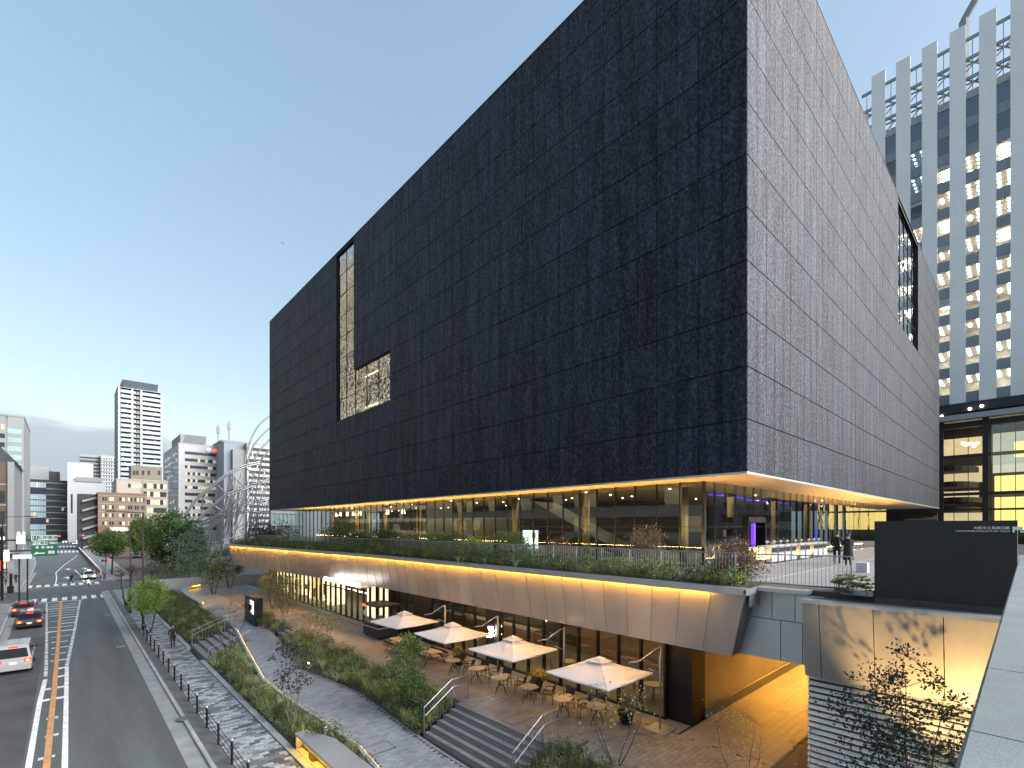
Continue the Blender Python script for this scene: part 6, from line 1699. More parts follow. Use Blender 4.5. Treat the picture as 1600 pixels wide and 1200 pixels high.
# ================================================================ people
def person(name, label, loc, heading, h=1.72, top='cloth_navy', legs='cloth_black', stride=0.0, arms='down', coat=None, bag=None, sit=0.0, group=None, lean=0.0):
    k = h / 1.75
    V = []; E_ = []; Rr = []
    def jt(x, y, z, r, par=None):
        V.append((x * k, (y + lean * max(0, z - .95)) * k, z * k)); Rr.append(r * k)
        if par is not None: E_.append((par, len(V) - 1))
        return len(V) - 1
    pel = jt(0, 0, .95 - sit, .135)
    sp = jt(0, 0, 1.15 - sit, .125, pel); cht = jt(0, .0, 1.36 - sit, .145, sp); nk = jt(0, .01, 1.49 - sit, .055, cht); hd = jt(0, .02, 1.58 - sit, .075, nk); hc = jt(0, .025, 1.66 - sit, .092, hd); jt(0, .015, 1.73 - sit, .06, hc)
    jt(0, .125, 1.625 - sit, .014, hc)                                     # nose
    for s in (-1, 1):
        st_ = stride * s
        if sit:
            hp = jt(s * .1, .02, .93 - sit, .10, pel); kn = jt(s * .17, .40, .88 - sit, .075, hp); an = jt(s * .17, .36, .45 - sit + .08, .05, kn); jt(s * .17, .50, .42 - sit + .07, .04, an)
        else:
            hp = jt(s * .095, 0, .88, .10, pel); kn = jt(s * .10, st_ * .5 + .02, .50, .065, hp); an = jt(s * .10, st_ - .02, .09, .045, kn); jt(s * .105, st_ + .15, .045, .038, an)
        sh = jt(s * .19, 0, 1.40 - sit, .07, cht)
        if arms == 'down': el = jt(s * .25, -.02 - st_ * .3, 1.13, .048, sh); wr = jt(s * .265, .05 - st_ * .55, .89, .032, el)
        elif arms == 'pocket': el = jt(s * .255, -.07, 1.14, .05, sh); wr = jt(s * .20, .08, .96, .034, el)
        elif arms == 'phone': el = jt(s * .24, .06, 1.13, .048, sh); wr = jt(s * .08, .28, 1.26, .032, el)
        else: el = jt(s * .26, .20, 1.16 - sit, .048, sh); wr = jt(s * .26, .46, 1.08 - sit, .032, el)
        d = (Vector(V[wr]) - Vector(V[el])).normalized(); side = d.cross(Vector((s, 0, 0)));
        if side.length < .1: side = Vector((0, 1, 0))
        side.normalize(); inw = d.cross(side)
        def off(a, b, c):
            q = Vector(V[wr]) / k + d * a + side * b + inw * c
            if lean: q.y -= lean * max(0, q.z - .95)
            return q
        pq = off(.075, 0, 0); pm_ = jt(pq.x, pq.y, pq.z, .032, wr)
        for f, (b, ln) in enumerate(((-.03, .065), (-.01, .08), (.01, .075), (.03, .06))):
            q1 = off(.11 + ln * .3, b, .005); j1 = jt(q1.x, q1.y, q1.z, .0095, pm_); q2 = off(.11 + ln, b * 1.05, .022); jt(q2.x, q2.y, q2.z, .008, j1)
        q1 = off(.06, .045, .012); j1 = jt(q1.x, q1.y, q1.z, .011, pm_); q2 = off(.10, .06, .022); jt(q2.x, q2.y, q2.z, .009, j1)
    me = bpy.data.meshes.new('body_skeleton'); me.from_pydata(V, E_, [])
    o = bpy.data.objects.new('body_skeleton', me); COL.objects.link(o)
    md = o.modifiers.new('skin', 'SKIN'); md.use_smooth_shade = True
    for i, sv_ in enumerate(me.skin_vertices[0].data): sv_.radius = (Rr[i], Rr[i] * (.78 if i in (0, 1, 2) else 1)); sv_.use_root = (i == 0)
    sb = o.modifiers.new('sub', 'SUBSURF'); sb.levels = 1; sb.render_levels = 1
    bpy.context.view_layer.update()
    bm_ = bpy.data.meshes.new_from_object(o.evaluated_get(bpy.context.evaluated_depsgraph_get()))
    bpy.data.objects.remove(o); bpy.data.meshes.remove(me)
    bm_.materials.clear()
    for mname in ('skin', top, legs, 'rubber'): bm_.materials.append(MATS[mname])
    hz_ = (1.50 - sit) * k; wrists = [Vector(v) for v, rr in zip(V, Rr) if abs(rr - .032 * k) < 1e-5 or abs(rr - .034 * k) < 1e-5]
    for pg in bm_.polygons:
        c = pg.center
        pg.material_index = 0 if c.z > hz_ or min((c - q).length for q in wrists) < .035 * k or any((c - q).length < .17 * k and (c - q).length > 0 and c.z < q.z + .02 and abs(c.x) > .12 * k and arms == 'down' for q in wrists) else (1 if c.z > (.93 - sit) * k or abs(c.x) > .2 * k and c.z > .6 * k and not sit else (3 if c.z < .11 * k and not sit else 2))
        pg.use_smooth = True
    r = bpy.data.objects.new(name, bm_); COL.objects.link(r); tag(r, label, 'person', group)
    hx, hy, hz2 = 0, (.015 + lean * .7) * k, (1.675 - sit) * k
    m = MB(); m.ball((hx, hy - .012 * k, hz2 + .018 * k), .098 * k, .105 * k, .088 * k, 10, 7); q = m.build('hair', 'hair', r, smooth=True); q.parent = r
    # pull the hair off the face
    for vtx in q.data.vertices:
        if vtx.co.y > hy + .03 * k and vtx.co.z < hz2 + .05 * k: vtx.co.y = hy + .02 * k
    m = MB()
    for s in (-1, 1): m.ball((s * .033 * k, hy + .094 * k, hz2 - .018 * k), .011 * k, n=6, m=4)
    m.build('eyes', 'hair', r)
    if coat:
        cm_, zlo = coat
        m = MB(); n = 14; prof = [(zlo, .27, .21), ((zlo + .95) / 2, .24, .19), (.98, .205, .165), (1.2, .20, .16), (1.42, .19, .13)]
        vs = [(a * k * math.cos(2 * math.pi * j / n) * (1 + .05 * math.sin(5 * j)), b * k * math.sin(2 * math.pi * j / n), z * k) for z, a, b in prof for j in range(n)]
        fs = [(i * n + j, i * n + (j + 1) % n, (i + 1) * n + (j + 1) % n, (i + 1) * n + j) for i in range(len(prof) - 1) for j in range(n)]
        m.add(vs, fs); m.build('coat', cm_, r, smooth=True)
    if bag:
        m = MB(); m.obox((0, -.22 * k, 1.22 * k), .3 * k, .16 * k, .42 * k); m.build('backpack', bag, r)
    r.location = loc; r.rotation_euler.z = heading
    return r
G0 = lambda u, v, z=0.0: gz(u, v, z)
person('person', 'person in dark clothes with hands in pockets walking on the sidewalk', G0(270, 1012), math.pi, 1.74, 'cloth_navy', 'cloth_black', .12, 'pocket')
p = gz(1325, 884, TZ)
person('person', 'person in a long dark coat on the terrace holding a phone', (p.x, p.y, TZ), R(-75), 1.62, 'cloth_navy', 'cloth_black', .05, 'phone', coat=('cloth_navy', .32))
p = gz(1318, 883, TZ)
person('person', 'taller person in a dark jacket standing behind the long coat on the terrace', (p.x + .25, p.y + .35, TZ), R(-85), 1.72, 'cloth_black', 'cloth_black', .08, 'pocket', bag='cloth_black')
person('person', 'person with a backpack crossing the far crosswalk', gz(111, 912, ZR), R(80), 1.72, 'cloth_black', 'cloth_black', .28, 'down', bag='cloth_black')
person('person', 'person in black on the brown side road, left of a pair', gz(238, 902, ZR), R(150), 1.7, 'cloth_black', 'cloth_black', .1, 'pocket')
person('person', 'person with a white bag on the brown side road, right of a pair', gz(246, 903, ZR), R(170), 1.62, 'cloth_black', 'cloth_grey', .1, 'down', bag='cloth_white')
person('person', 'person in dark clothes on the opposite sidewalk beside the lamp post', gz(25, 912, 0), 0, 1.7, 'cloth_black', 'cloth_black', .15, 'down')
person('person', 'person under a navy umbrella on the opposite sidewalk', gz(9, 914, 0), .3, 1.66, 'cloth_grey', 'cloth_black', .2, 'phone')
p = gz(7, 914, 0); r = empty('open_umbrella', (p.x, p.y, 1.0), 'navy open umbrella over a person on the opposite sidewalk', 'umbrella')
m = MB(); m.lathe([(.02, 2.15), (.3, 2.08), (.55, 1.9), (.57, 1.86)], (p.x, p.y), 10, cap=False); m.build('canopy', M('umbrella_navy', (.03, .03, .08), .6), r); m = MB(); m.tube([(p.x, p.y, 1.1), (p.x, p.y, 2.2)], .012, 5); m.build('shaft', 'stainless', r)
person('person', 'person in white waiting beside the red traffic light', gz(157, 906, 0), R(-90), 1.66, 'cloth_white', 'cloth_black', .05, 'down')
person('person', 'person in dark clothes waiting beside the red traffic light', gz(163, 906, 0), R(200), 1.7, 'cloth_grey', 'cloth_navy', .05, 'down')
# motor scooter with rider on the far crosswalk
p = gz(138, 915, ZR); r = empty('motor_scooter', (p.x, p.y, ZR), 'white motor scooter in front of the oncoming taxi', 'scooter')
for y in (-.6, .6): m = MB(); m.tube([(p.x - .05, p.y + y, ZR + .25), (p.x + .05, p.y + y, ZR + .25)], .25, 14); m.build('wheel', 'rubber', r)
m = MB(); m.hexa([(p.x - .15, p.y - .1, ZR + .3), (p.x + .15, p.y - .1, ZR + .3), (p.x + .15, p.y + .8, ZR + .3), (p.x - .15, p.y + .8, ZR + .3)], [(p.x - .16, p.y + .1, ZR + .72), (p.x + .16, p.y + .1, ZR + .72), (p.x + .16, p.y + .85, ZR + .72), (p.x - .16, p.y + .85, ZR + .72)]); m.build('seat_body', 'car_white', r)
m = MB(); m.hexa([(p.x - .2, p.y - .62, ZR + .3), (p.x + .2, p.y - .62, ZR + .3), (p.x + .2, p.y - .5, ZR + .3), (p.x - .2, p.y - .5, ZR + .3)], [(p.x - .2, p.y - .45, ZR + .98), (p.x + .2, p.y - .45, ZR + .98), (p.x + .2, p.y - .35, ZR + .98), (p.x - .2, p.y - .35, ZR + .98)]); m.build('leg_shield', 'car_white', r)
m = MB(); m.tube([(p.x - .33, p.y - .25, ZR + 1.02), (p.x, p.y - .42, ZR + 1.0), (p.x + .33, p.y - .25, ZR + 1.02)], .025, 5); m.build('handlebar', 'rubber', r)
m = MB(); m.ball((p.x, p.y - .62, ZR + .8), .1, .05, .09); m.build('headlight', 'head_white', r)
rd = person('person', 'scooter rider in dark clothes and helmet in front of the oncoming taxi', (p.x, p.y + .3, ZR), math.pi, 1.7, 'cloth_black', 'cloth_black', 0, 'fwd', sit=.12)
m = MB(); m.ball((0, .02, 1.53), .135, .15, .13, 10, 7); m.build('helmet', 'car_white', None, smooth=True).parent = rd

# ================================================================ lamps, signals, signs
def street_lamp(base, h, arm, label, mat='bark', head='cloth_black', z=0):
    r = empty('street_lamp', base, label, 'street lamp', 'street lamps')
    b = Vector(base); up = Vector((0, 0, 1))
    m = MB(); m.tube([b, b + up * (h * .4), b + up * h], [.10, .08, .06], 8); m.build('pole', mat, r, smooth=True)
    if arm:
        a = Vector(arm); m = MB(); m.tube([b + up * (h - .05), b + up * h + a * .3, b + up * (h + .1) + a], .04, 6); m.build('arm', mat, r)
        e = b + up * (h + .1) + a; m = MB(); d = a.normalized(); m.hexa([e + d * -.5 + Vector((-.1, -.1, -.06)), e + d * .5 + Vector((.1, -.1, -.06)), e + d * .5 + Vector((.1, .1, -.06)), e - d * .5 + Vector((-.1, .1, -.06))], [e + d * -.5 + Vector((-.1, -.1, .06)), e + d * .5 + Vector((.1, -.1, .04)), e + d * .5 + Vector((.1, .1, .04)), e - d * .5 + Vector((-.1, .1, .06))]); m.build('lamp_head', 'black_steel', r)
    return r
M('pole_brown', (.06, .045, .035), .5, metal=.3)
street_lamp((4.95, 54.6, 0), 10.6, (-2.2, 1.2, 0), 'tall brown street lamp with an arm over the near sidewalk', 'pole_brown')
street_lamp((4.9, 66.0, 0), 9.0, None, 'tall brown pole farther along the near sidewalk', 'pole_brown')
street_lamp((-6.3, 91, 0), 10.6, (2.6, .5, 0), 'black street lamp on the opposite sidewalk at the picture edge', 'black_steel')
for u, v, t, lab in ((106, 853, 792, 'pale street lamp post at the distant crossing'), (166, 880, 823, 'dark street lamp beside the red signal'), (129, 862, 815, 'dark pole at the corner of the side street')):
    p = gz(u, v, 0); h = EYE + (V0 - t) / FPX * (SN * p.x + CS * p.y)
    street_lamp(tuple(p), h, (-2.4, 0, 0) if u != 129 else None, lab, 'galvanised' if u == 106 else 'black_steel')
for k, (u, v, t) in enumerate(((278, 893, 831), (297, 864, 830), (318, 862, 832))):
    p = gz(u, v, .2); h = EYE + (V0 - t) / FPX * (SN * p.x + CS * p.y) - .2
    r = empty('garden_lamp', p, ['slim white post lamp in front of the dark trees', 'slim white post lamp between the trees and steel pipes', 'slim white post lamp beside the steel pipes'][k], 'lamp', 'slim post lamps')
    m = MB(); m.tube([p, p + Vector((0, 0, h))], .08, 6); m.build('pole', 'galvanised', r); m = MB(); m.box(p.x - .75, p.x + .75, p.y - .12, p.y + .12, h + .15, h + .28); m.build('lamp_bar', 'galvanised', r)
def signal(base, h, off, label, col='signal_red', n=3):
    b = Vector(base); r = empty('traffic_light', base, label, 'traffic light', 'traffic lights')
    m = MB(); m.tube([b, b + Vector((0, 0, h))], .08, 6); m.build('pole', 'galvanised', r)
    e = b + Vector((off, 0, h - .3)); m = MB(); m.tube([b + Vector((0, 0, h - .3)), e], .05, 5); m.build('arm', 'galvanised', r)
    MB().box(e.x - .65, e.x + .65, e.y - .15, e.y + .1, e.z - .24, e.z + .24).build('housing', 'wall_grey', r)
    for i in range(n):
        x = e.x - .42 + i * .42; m = MB(); m.tube([(x, e.y - .22, e.z), (x, e.y - .15, e.z)], .17, 12); m.build('lens', col if i == n - 1 else 'wall_black', r)
p = gz(160, 906, 0); r_ = signal((4.9, 112.3, 0), 3.6, 0, 'pedestrian signal glowing red beside the green street tree')
signal((-6.0, 236, 0), 6.2, 3.2, 'red traffic light over the distant left lane'); signal((5.6, 238, 0), 6.4, -2.0, 'red traffic light at the distant crossing kerb'); signal((11, 250, 0), 4.5, 0, 'small red signal in front of the brown building')

gs = empty('direction_sign', (-6.2, 88, 0), 'green expressway direction sign on a dark gantry', 'road sign')
Yg_ = 88.0
a, b = gy(48, 836, Yg_), gy(90, 868, Yg_)
MB().box(a.x, b.x, Yg_, Yg_ + .08, b.z, a.z).build('panel', 'sign_green', gs)
zt_ = lerp(a.z, b.z, .26); MB().box(a.x + .03, b.x - .03, Yg_ - .012, Yg_, zt_, a.z - .03).build('panel_top', M('sign_pale', (.55, .62, .60), .45), gs)
m = MB(); W_ = b.x - a.x; H_ = a.z - b.z
m.box(a.x + .04 * W_, a.x + .62 * W_, Yg_ - .012, Yg_, b.z + .52 * H_, b.z + .70 * H_); m.box(a.x + .64 * W_, a.x + .89 * W_, Yg_ - .012, Yg_, b.z + .1 * H_, b.z + .24 * H_)
m.build('text_field', 'sign_pale', gs)
m = MB(); q = lambda s, t: (a.x + s * W_, Yg_ - .013, b.z + t * H_); m.add([q(.1, .08), q(.22, .22), q(.25, .16), q(.52, .16), q(.52, .11), q(.28, .11)], [(0, 5, 2, 1), (2, 5, 4, 3)]); m.build('arrow', 'sign_white', gs)
def sign_text(body, size, mat, s, t, sx=1):
    me = text_mesh(body, size, mat, bold=.008); o = bpy.data.objects.new('lettering', me); COL.objects.link(o); o.parent = gs
    o.location = Vector((a.x + s * W_, Yg_ - .022, b.z + t * H_)) - gs.location; o.rotation_euler = (R(90), 0, 0); o.scale = (sx, 1, 1)
m = MB(); m.lathe([(.28, 0), (.28, .01)], (0, 0), 6); MB().box(a.x + .06 * W_, a.x + .25 * W_, Yg_ - .018, Yg_ - .012, b.z + .77 * H_, b.z + .96 * H_).build('route_shield', 'wall_black', gs)
sign_text('11', .48, 'sign_white', .155, .865); sign_text('阪神高速', .46, 'sign_green', .62, .865, 1.05); sign_text('中之島西', .40, 'sign_green', .33, .61, 1.1); sign_text('100m', .46, 'sign_white', .80, .61, 1.0)
m = MB()
for s in (.24, .45, .64, .78): m.box(a.x + (s - .06) * W_, a.x + (s + .05) * W_, Yg_ - .01, Yg_, b.z + .36 * H_, b.z + .46 * H_)
m.build('small_text_field', 'sign_pale', gs)
MB().tube([(-6.2, 88.3, 0), (-6.2, 88.3, 9.2)], .14, 8).build('post', 'black_steel', gs)
for z in (gy(60, 843.5, 88.3).z, gy(60, 860, 88.3).z): MB().tube([(-12.5, 88.3, z), (b.x - .5, 88.3, z)], .11, 6).build('gantry_beam', 'black_steel', gs)
for x in (-4.9, -3.2): MB().tube([(x, 88.3, gy(60, 860, 88.3).z), (x, 88.3, gy(60, 843.5, 88.3).z)], .06, 5).build('gantry_strut', 'black_steel', gs)
c, d = gy(25, 835.5, 88), gy(40, 850, 88); MB().box(c.x, d.x, 87.95, 88.05, d.z, c.z).build('blank_sign', 'plate_white', gs)
for u in (29, 37): q_ = gy(u, 833, 87.5); MB().ball(tuple(q_), .13, n=8, m=5).build('sign_lamp', 'sign_lit', gs)
c, d = gy(20, 867, 86.5), gy(50, 872.5, 86.5); r = empty('white_canopy', (c.x, 86.5, 0), 'white shelter roof under the green sign', 'shelter'); MB().box(c.x, d.x, 86, 87.4, d.z, c.z).build('roof', 'sign_white', r)
for u in (30, 43): x = gy(u, 870, 86.6).x; MB().box(x - .08, x + .08, 86.5, 86.66, 0, d.z).build('post', 'black_steel', r)
for k, (u, v, w_) in enumerate(((2.5, 930, .09), (17, 926, .16))):
    p = gz(u, v, 0); m = MB(); m.lathe([(w_, 0), (w_, 2.0 if k == 0 else 2.6), (w_ * .8, 2.1 if k == 0 else 2.7)], (p.x, p.y), 10); o = m.build('sidewalk_post', 'black_steel', label=['thin black post at the very edge of the opposite sidewalk', 'thick black post with a box on the opposite sidewalk'][k], cat='post')
    if k: MB().box(p.x - .35, p.x + .3, p.y - .25, p.y + .2, 0, .95).build('box', 'black_steel', o)
for k, (u, v, mt) in enumerate(((1, 884, 'signal_red'), (10, 868, 'lamp_warm'), (3, 842, 'lamp_white'))):
    p = gy(u, v, 120); r = empty('shop_light', (p.x, 120, 0), ['red lit shop sign at the picture edge', 'warm lit lantern sign on the opposite sidewalk', 'white lit sign above the opposite sidewalk'][k], 'sign')
    MB().box(p.x - .3, p.x + .3, 119.9, 120.1, p.z - (.9 if k < 2 else .3), p.z + (.9 if k < 2 else .3)).build('lit_box', mt, r); MB().box(p.x - .06, p.x + .06, 120.1, 120.2, 0, p.z).build('post', 'black_steel', r)
r = empty('shop_stall', (gz(12, 890, 0).x, 140, 0), 'dark open shop front on the opposite sidewalk', 'shop front'); x = gz(14, 890, 0).x
MB().box(x - 6, x, 128, 134, 0, 4).build('wall', 'wall_black', r); MB().box(x - 5.8, x - .3, 127.9, 128, .4, 2.6).build('window', 'city_window_lit', r); MB().box(x - 6.2, x + .3, 126.6, 128, 3, 3.3).build('awning', 'wall_brick', r)

# red and white barrier beside the road ahead, grey railing behind it
rb = empty('red_barrier', (4.4, 190, 0), 'long red barrier with a white top along the road ahead', 'barrier')
for k in range(24):
    y0 = 125 + k * 6.2; x0, x1 = lerp(4.55, 3.0, k / 24), lerp(4.55, 3.0, (k + 1) / 24)
    m = MB(); m.hexa([(x0, y0, ZR), (x0 + .3, y0, ZR), (x1 + .3, y0 + 6.1, ZR), (x1, y0 + 6.1, ZR)], [(x0, y0, ZR + .75), (x0 + .3, y0, ZR + .75), (x1 + .3, y0 + 6.1, ZR + .75), (x1, y0 + 6.1, ZR + .75)]); o = m.build('barrier_block', 'paint_red', rb)
    m = MB(); m.hexa([(x0 - .02, y0, ZR + .755), (x0 + .32, y0, ZR + .755), (x1 + .32, y0 + 6.1, ZR + .755), (x1 - .02, y0 + 6.1, ZR + .755)], [(x0, y0, ZR + .9), (x0 + .3, y0, ZR + .9), (x1 + .3, y0 + 6.1, ZR + .9), (x1, y0 + 6.1, ZR + .9)]); m.build('white_top', 'sign_white', o)
railing('road_railing', [(5.4, 128, 0), (4.6, 230, 0)], 'grey railing behind the red barrier', h=1.2, post=3, pick=.6, n_single=40)
# small bird far off in the sky
p = ray(442, 380); d = 140; b = Vector((p[0] * d, p[1] * d, EYE + p[2] * d))
m = MB(); m.ball(tuple(b), .08, .21, .07, 8, 6); m.add([b + Vector((0.0, -0.075, 0.025)), b + Vector((0.35, -0.025, 0.15)), b + Vector((0.55, 0.025, 0.075)), b + Vector((0.3, 0.11, 0.11)), b + Vector((0.0, 0.1, 0.025))], [(0, 1, 2, 3, 4)]); m.add([b + Vector((0.0, -0.075, 0.025)), b + Vector((-0.35, -0.025, 0.15)), b + Vector((-0.55, 0.025, 0.075)), b + Vector((-0.3, 0.11, 0.11)), b + Vector((0.0, 0.1, 0.025))], [(4, 3, 2, 1, 0)]); m.add([b + Vector((-0.04, 0.175, 0.0)), b + Vector((0.04, 0.175, 0.0)), b + Vector((0.08, 0.34, 0.01)), b + Vector((-0.08, 0.34, 0.01))], [(0, 1, 2, 3)])
m.build('bird', 'cloth_black', label='tiny dark bird flying in the open sky', cat='bird')
# ================================================================ plants
def rdir(zb=0.0):
    while True:
        v = Vector((rnd(-1, 1), rnd(-1, 1), rnd(-1, 1)))
        if .05 < v.length < 1: break
    v.normalize(); v.z += zb; v.normalize(); return v
def leaves(m, c, n, rad, ln, wd, flat=.7, tone=(0, 1), droop=0):
    """n leaves scattered round c; each leaf takes a random tone from the given range"""
    for _ in range(n):
        o = Vector((random.gauss(0, rad * .5), random.gauss(0, rad * .5), random.gauss(0, rad * .5 * flat)))
        d = (o.normalized() + rdir() * .9 + Vector((0, 0, .25 - droop))).normalized(); s = rnd(.7, 1.25)
        m.tone = rnd(*tone); m.leaf(c + o, d, rdir(.6), ln * s, wd * s)
def tree(name, label, base, h, tr, crown, nt, nl, leaf, lm_='leaf_mid', bark='bark', stems=1, spread=.3, seed=1, cat='tree', group=None, low=.3, clump=.35, flat=.7, bare=False, lean=(0, 0), twigs=3, edge=True):
    """crown: (centre height, radius xy, radius z); nt clumps, nl leaves each"""
    random.seed(seed); b = Vector(base); r = empty(name, base, label, cat, group)
    ch, cr, cz = crown; trunk = MB(); stemsP = []
    for s in range(stems):
        a = 2 * math.pi * s / stems + rnd(-.3, .3); d = Vector((math.cos(a), math.sin(a), 0)) * (spread if stems > 1 else spread * .3)
        top = b + Vector((lean[0], lean[1], 0)) + d * cr * 1.2 + Vector((0, 0, ch + cz * rnd(.2, .75)))
        st_ = b + d * .12 * (stems > 1); pts = []
        for i in range(8):
            t = i / 7; q = st_.lerp(top, t) + Vector((rnd(-1, 1), rnd(-1, 1), 0)) * .03 * h * math.sin(math.pi * t) * .6; q += d * cr * .25 * math.sin(math.pi * t) * .6; pts.append(q)
        trunk.tube(pts, [tr * (1 - .82 * i / 7) / (stems ** .35) for i in range(8)], 7); stemsP.append(pts)
    crownm = MB(); tw = MB()
    clumps = []
    for i in range(nt):
        for _ in range(20):
            v = Vector((rnd(-1, 1), rnd(-1, 1), rnd(-1, 1)))
            if v.length <= 1 and (not edge or v.length > rnd(0, .75)): break
        k = 1 + .22 * math.sin(3.1 * math.atan2(v.y, v.x) + seed) + rnd(-.12, .16)
        c = b + Vector((lean[0], lean[1], ch)) + Vector((v.x * cr * k, v.y * cr * k, v.z * cz * (1 + rnd(-.1, .12))))
        if c.z < b.z + low: c.z = b.z + low + rnd(0, .2)
        clumps.append(c)
        pts = min(stemsP, key=lambda P: min((q - c).length for q in P))
        cand = [q for q in pts[1:] if q.z < c.z + .1] or [pts[2]]
        q = min(cand, key=lambda z: (z - c).length + .35 * abs(c.z - z.z)); mid = q.lerp(c, .55) + Vector((rnd(-.1, .1), rnd(-.1, .1), .06)) * (c - q).length * .6
        rb_ = max(.006, tr * .18)
        (trunk if (c - q).length > cr * .5 else tw).tube([q, mid, c], [rb_, rb_ * .65, rb_ * .3], 4, False)
        for _ in range(twigs):
            e = c + rdir(.3) * clump * cr * rnd(.5, 1.1); tw.tone = rnd(0, 1); tw.tube([mid.lerp(c, rnd(.3, 1)), (mid + e) / 2 + rdir() * .05, e], [rb_ * .4, rb_ * .3, rb_ * .15], 3, False)
    if not bare:
        for c in clumps: t0 = rnd(0, .35); leaves(crownm, c, nl, clump * cr, leaf[0], leaf[1], flat, (t0, min(1, t0 + .6)))
    trunk.build('trunk', bark, r, smooth=True)
    if tw.v: tw.build('twigs', 'twig', r, kind='stuff')
    if crownm.v: crownm.build('crown', lm_, r)
    return r
def shrub(name, label, base, rad, h, n, leaf, lm_, seed, group=None, upright=0.0, cat='shrub'):
    random.seed(seed); b = Vector(base); r = empty(name, base, label, cat, group); m = MB(); st_ = MB()
    for k in range(max(6, n // 26)):
        a, q = rnd(0, 6.28), rad * math.sqrt(rnd(0, 1)); c = b + Vector((math.cos(a) * q, math.sin(a) * q, h * rnd(.3, 1) * (1 - .35 * (q / rad) ** 2)))
        st_.tone = rnd(0, 1); st_.tube([b + Vector((math.cos(a) * q * .2, math.sin(a) * q * .2, 0)), b.lerp(c, .5) + rdir() * .05, c], [.012, .01, .005], 3, False)
        t0 = rnd(0, .4); leaves(m, c, 26, rad * .42, leaf[0], leaf[1], .8, (t0, t0 + .6), -upright)
    st_.build('stems', 'twig', r); m.build('foliage', lm_, r)
    return r
def grass(m, c, n, h, w, spread, mi, droop=.5):
    m.mi = mi
    for _ in range(n):
        a = rnd(0, 6.283); d = Vector((math.cos(a), math.sin(a), 0)); o = c + d * rnd(0, .10) * spread * 2; hh = h * rnd(.6, 1.15); s = spread * rnd(.5, 1.3)
        p1 = o + Vector((0, 0, hh * .55)) + d * s * .25; p2 = o + d * s * .7 + Vector((0, 0, hh * (1 - droop * .25))); p3 = o + d * s * 1.15 + Vector((0, 0, hh * (1 - droop)))
        sd_ = Vector((-d.y, d.x, 0)) * w * .5; m.tone = rnd(0, 1)
        m.add([o - sd_, o + sd_, p1 + sd_, p1 - sd_, p2 + sd_ * .7, p2 - sd_ * .7, p3], [(0, 1, 2, 3), (3, 2, 4, 5), (5, 4, 6)])
KM = ['leaf_mid', 'leaf_olive', 'leaf_gold', 'leaf_rust', 'leaf_pale', 'leaf_deep', 'leaf_bright']
def cover(name, label, xf0, xf1, zf, y0, y1, dens, seed, weights, skip=None):
    random.seed(seed); m = MB()
    area_ = 0; y = y0; n = 0
    tot = int(dens * sum(max(0, xf1(y0 + (y1 - y0) * (i + .5) / 20) - xf0(y0 + (y1 - y0) * (i + .5) / 20)) for i in range(20)) / 20 * (y1 - y0))
    for _ in range(tot):
        y = rnd(y0, y1); x = rnd(xf0(y) + .12, xf1(y) - .1)
        if skip and skip(x, y): continue
        t = (x - xf0(y)) / max(.1, xf1(y) - xf0(y)); c = Vector((x, y, zf(y, t)))
        zone = (math.sin(x * 1.3 + y * .55 + seed) + math.sin(y * .9 + seed * 2.1)) * .5
        w = list(weights); w[0] += .5 * max(0, zone); w[1] += .5 * max(0, -zone)
        q = random.choices(range(7), w)[0]
        if q in (0, 5, 6):
            for _k in range(3):
                m.mi = q; t0 = rnd(0, .5); leaves(m, c + Vector((rnd(-.2, .2), rnd(-.2, .2), rnd(.12, .4))), 16, .26, .085, .04, .8, (t0, t0 + .5), -.3)
        else: grass(m, c, rnd(26, 44).__int__(), rnd(.35, .68), .011, rnd(.28, .5), q, rnd(.4, .85))
    return m.build(name, KM, label=label, cat='ground cover', kind='stuff')
cover('bed_grass', 'dense grasses and low plants in the bed along the sidewalk', lambda y: 6.98, lambda y: RL(y) - .15, lambda y, t: lerp(0, RZ(y) - .12, t), 9, 38.5, 16, 4, [.8, 1.2, .12, .12, .8, .5, .12], skip=lambda x, y: y < 21.2 and x < 8.1)
cover('bed_grass', 'grasses and shrubs in the corner bed beyond the sidewalk steps', lambda y: 6.98, lambda y: RL(y) - .1, lambda y, t: lerp(0, RZ(y) - .05, t), 44.7, 74, 13, 8, [1.2, .7, .05, .35, .3, 1.0, .1])
cover('bed_grass', 'mixed green, yellow and rust grasses between ramp and plaza', lambda y: RR(y) + .05, lambda y: 13.15, lambda y, t: lerp(RZ(y), PZ, t), 18.0, 37.4, 17, 15, [1.1, 1.0, .25, .35, .7, .8, .3])
cover('bed_grass', 'pale grasses around the information board', lambda y: RR(y) + .05, lambda y: 13.15, lambda y, t: lerp(RZ(y), PZ, t), 40.3, 53.3, 16, 16, [.7, .8, .1, .1, 1.2, .5, .1], skip=lambda x, y: 43.6 < y < 47.1 and x < 12.1)
cover('bed_grass', 'rust and green grasses at the foot of the main steps', lambda y: 10.95, lambda y: 13.15, lambda y, t: lerp(RZ(y), PZ, t), 7.5, 11.9, 22, 12, [.6, .6, .05, 1.3, .3, .6, .1])
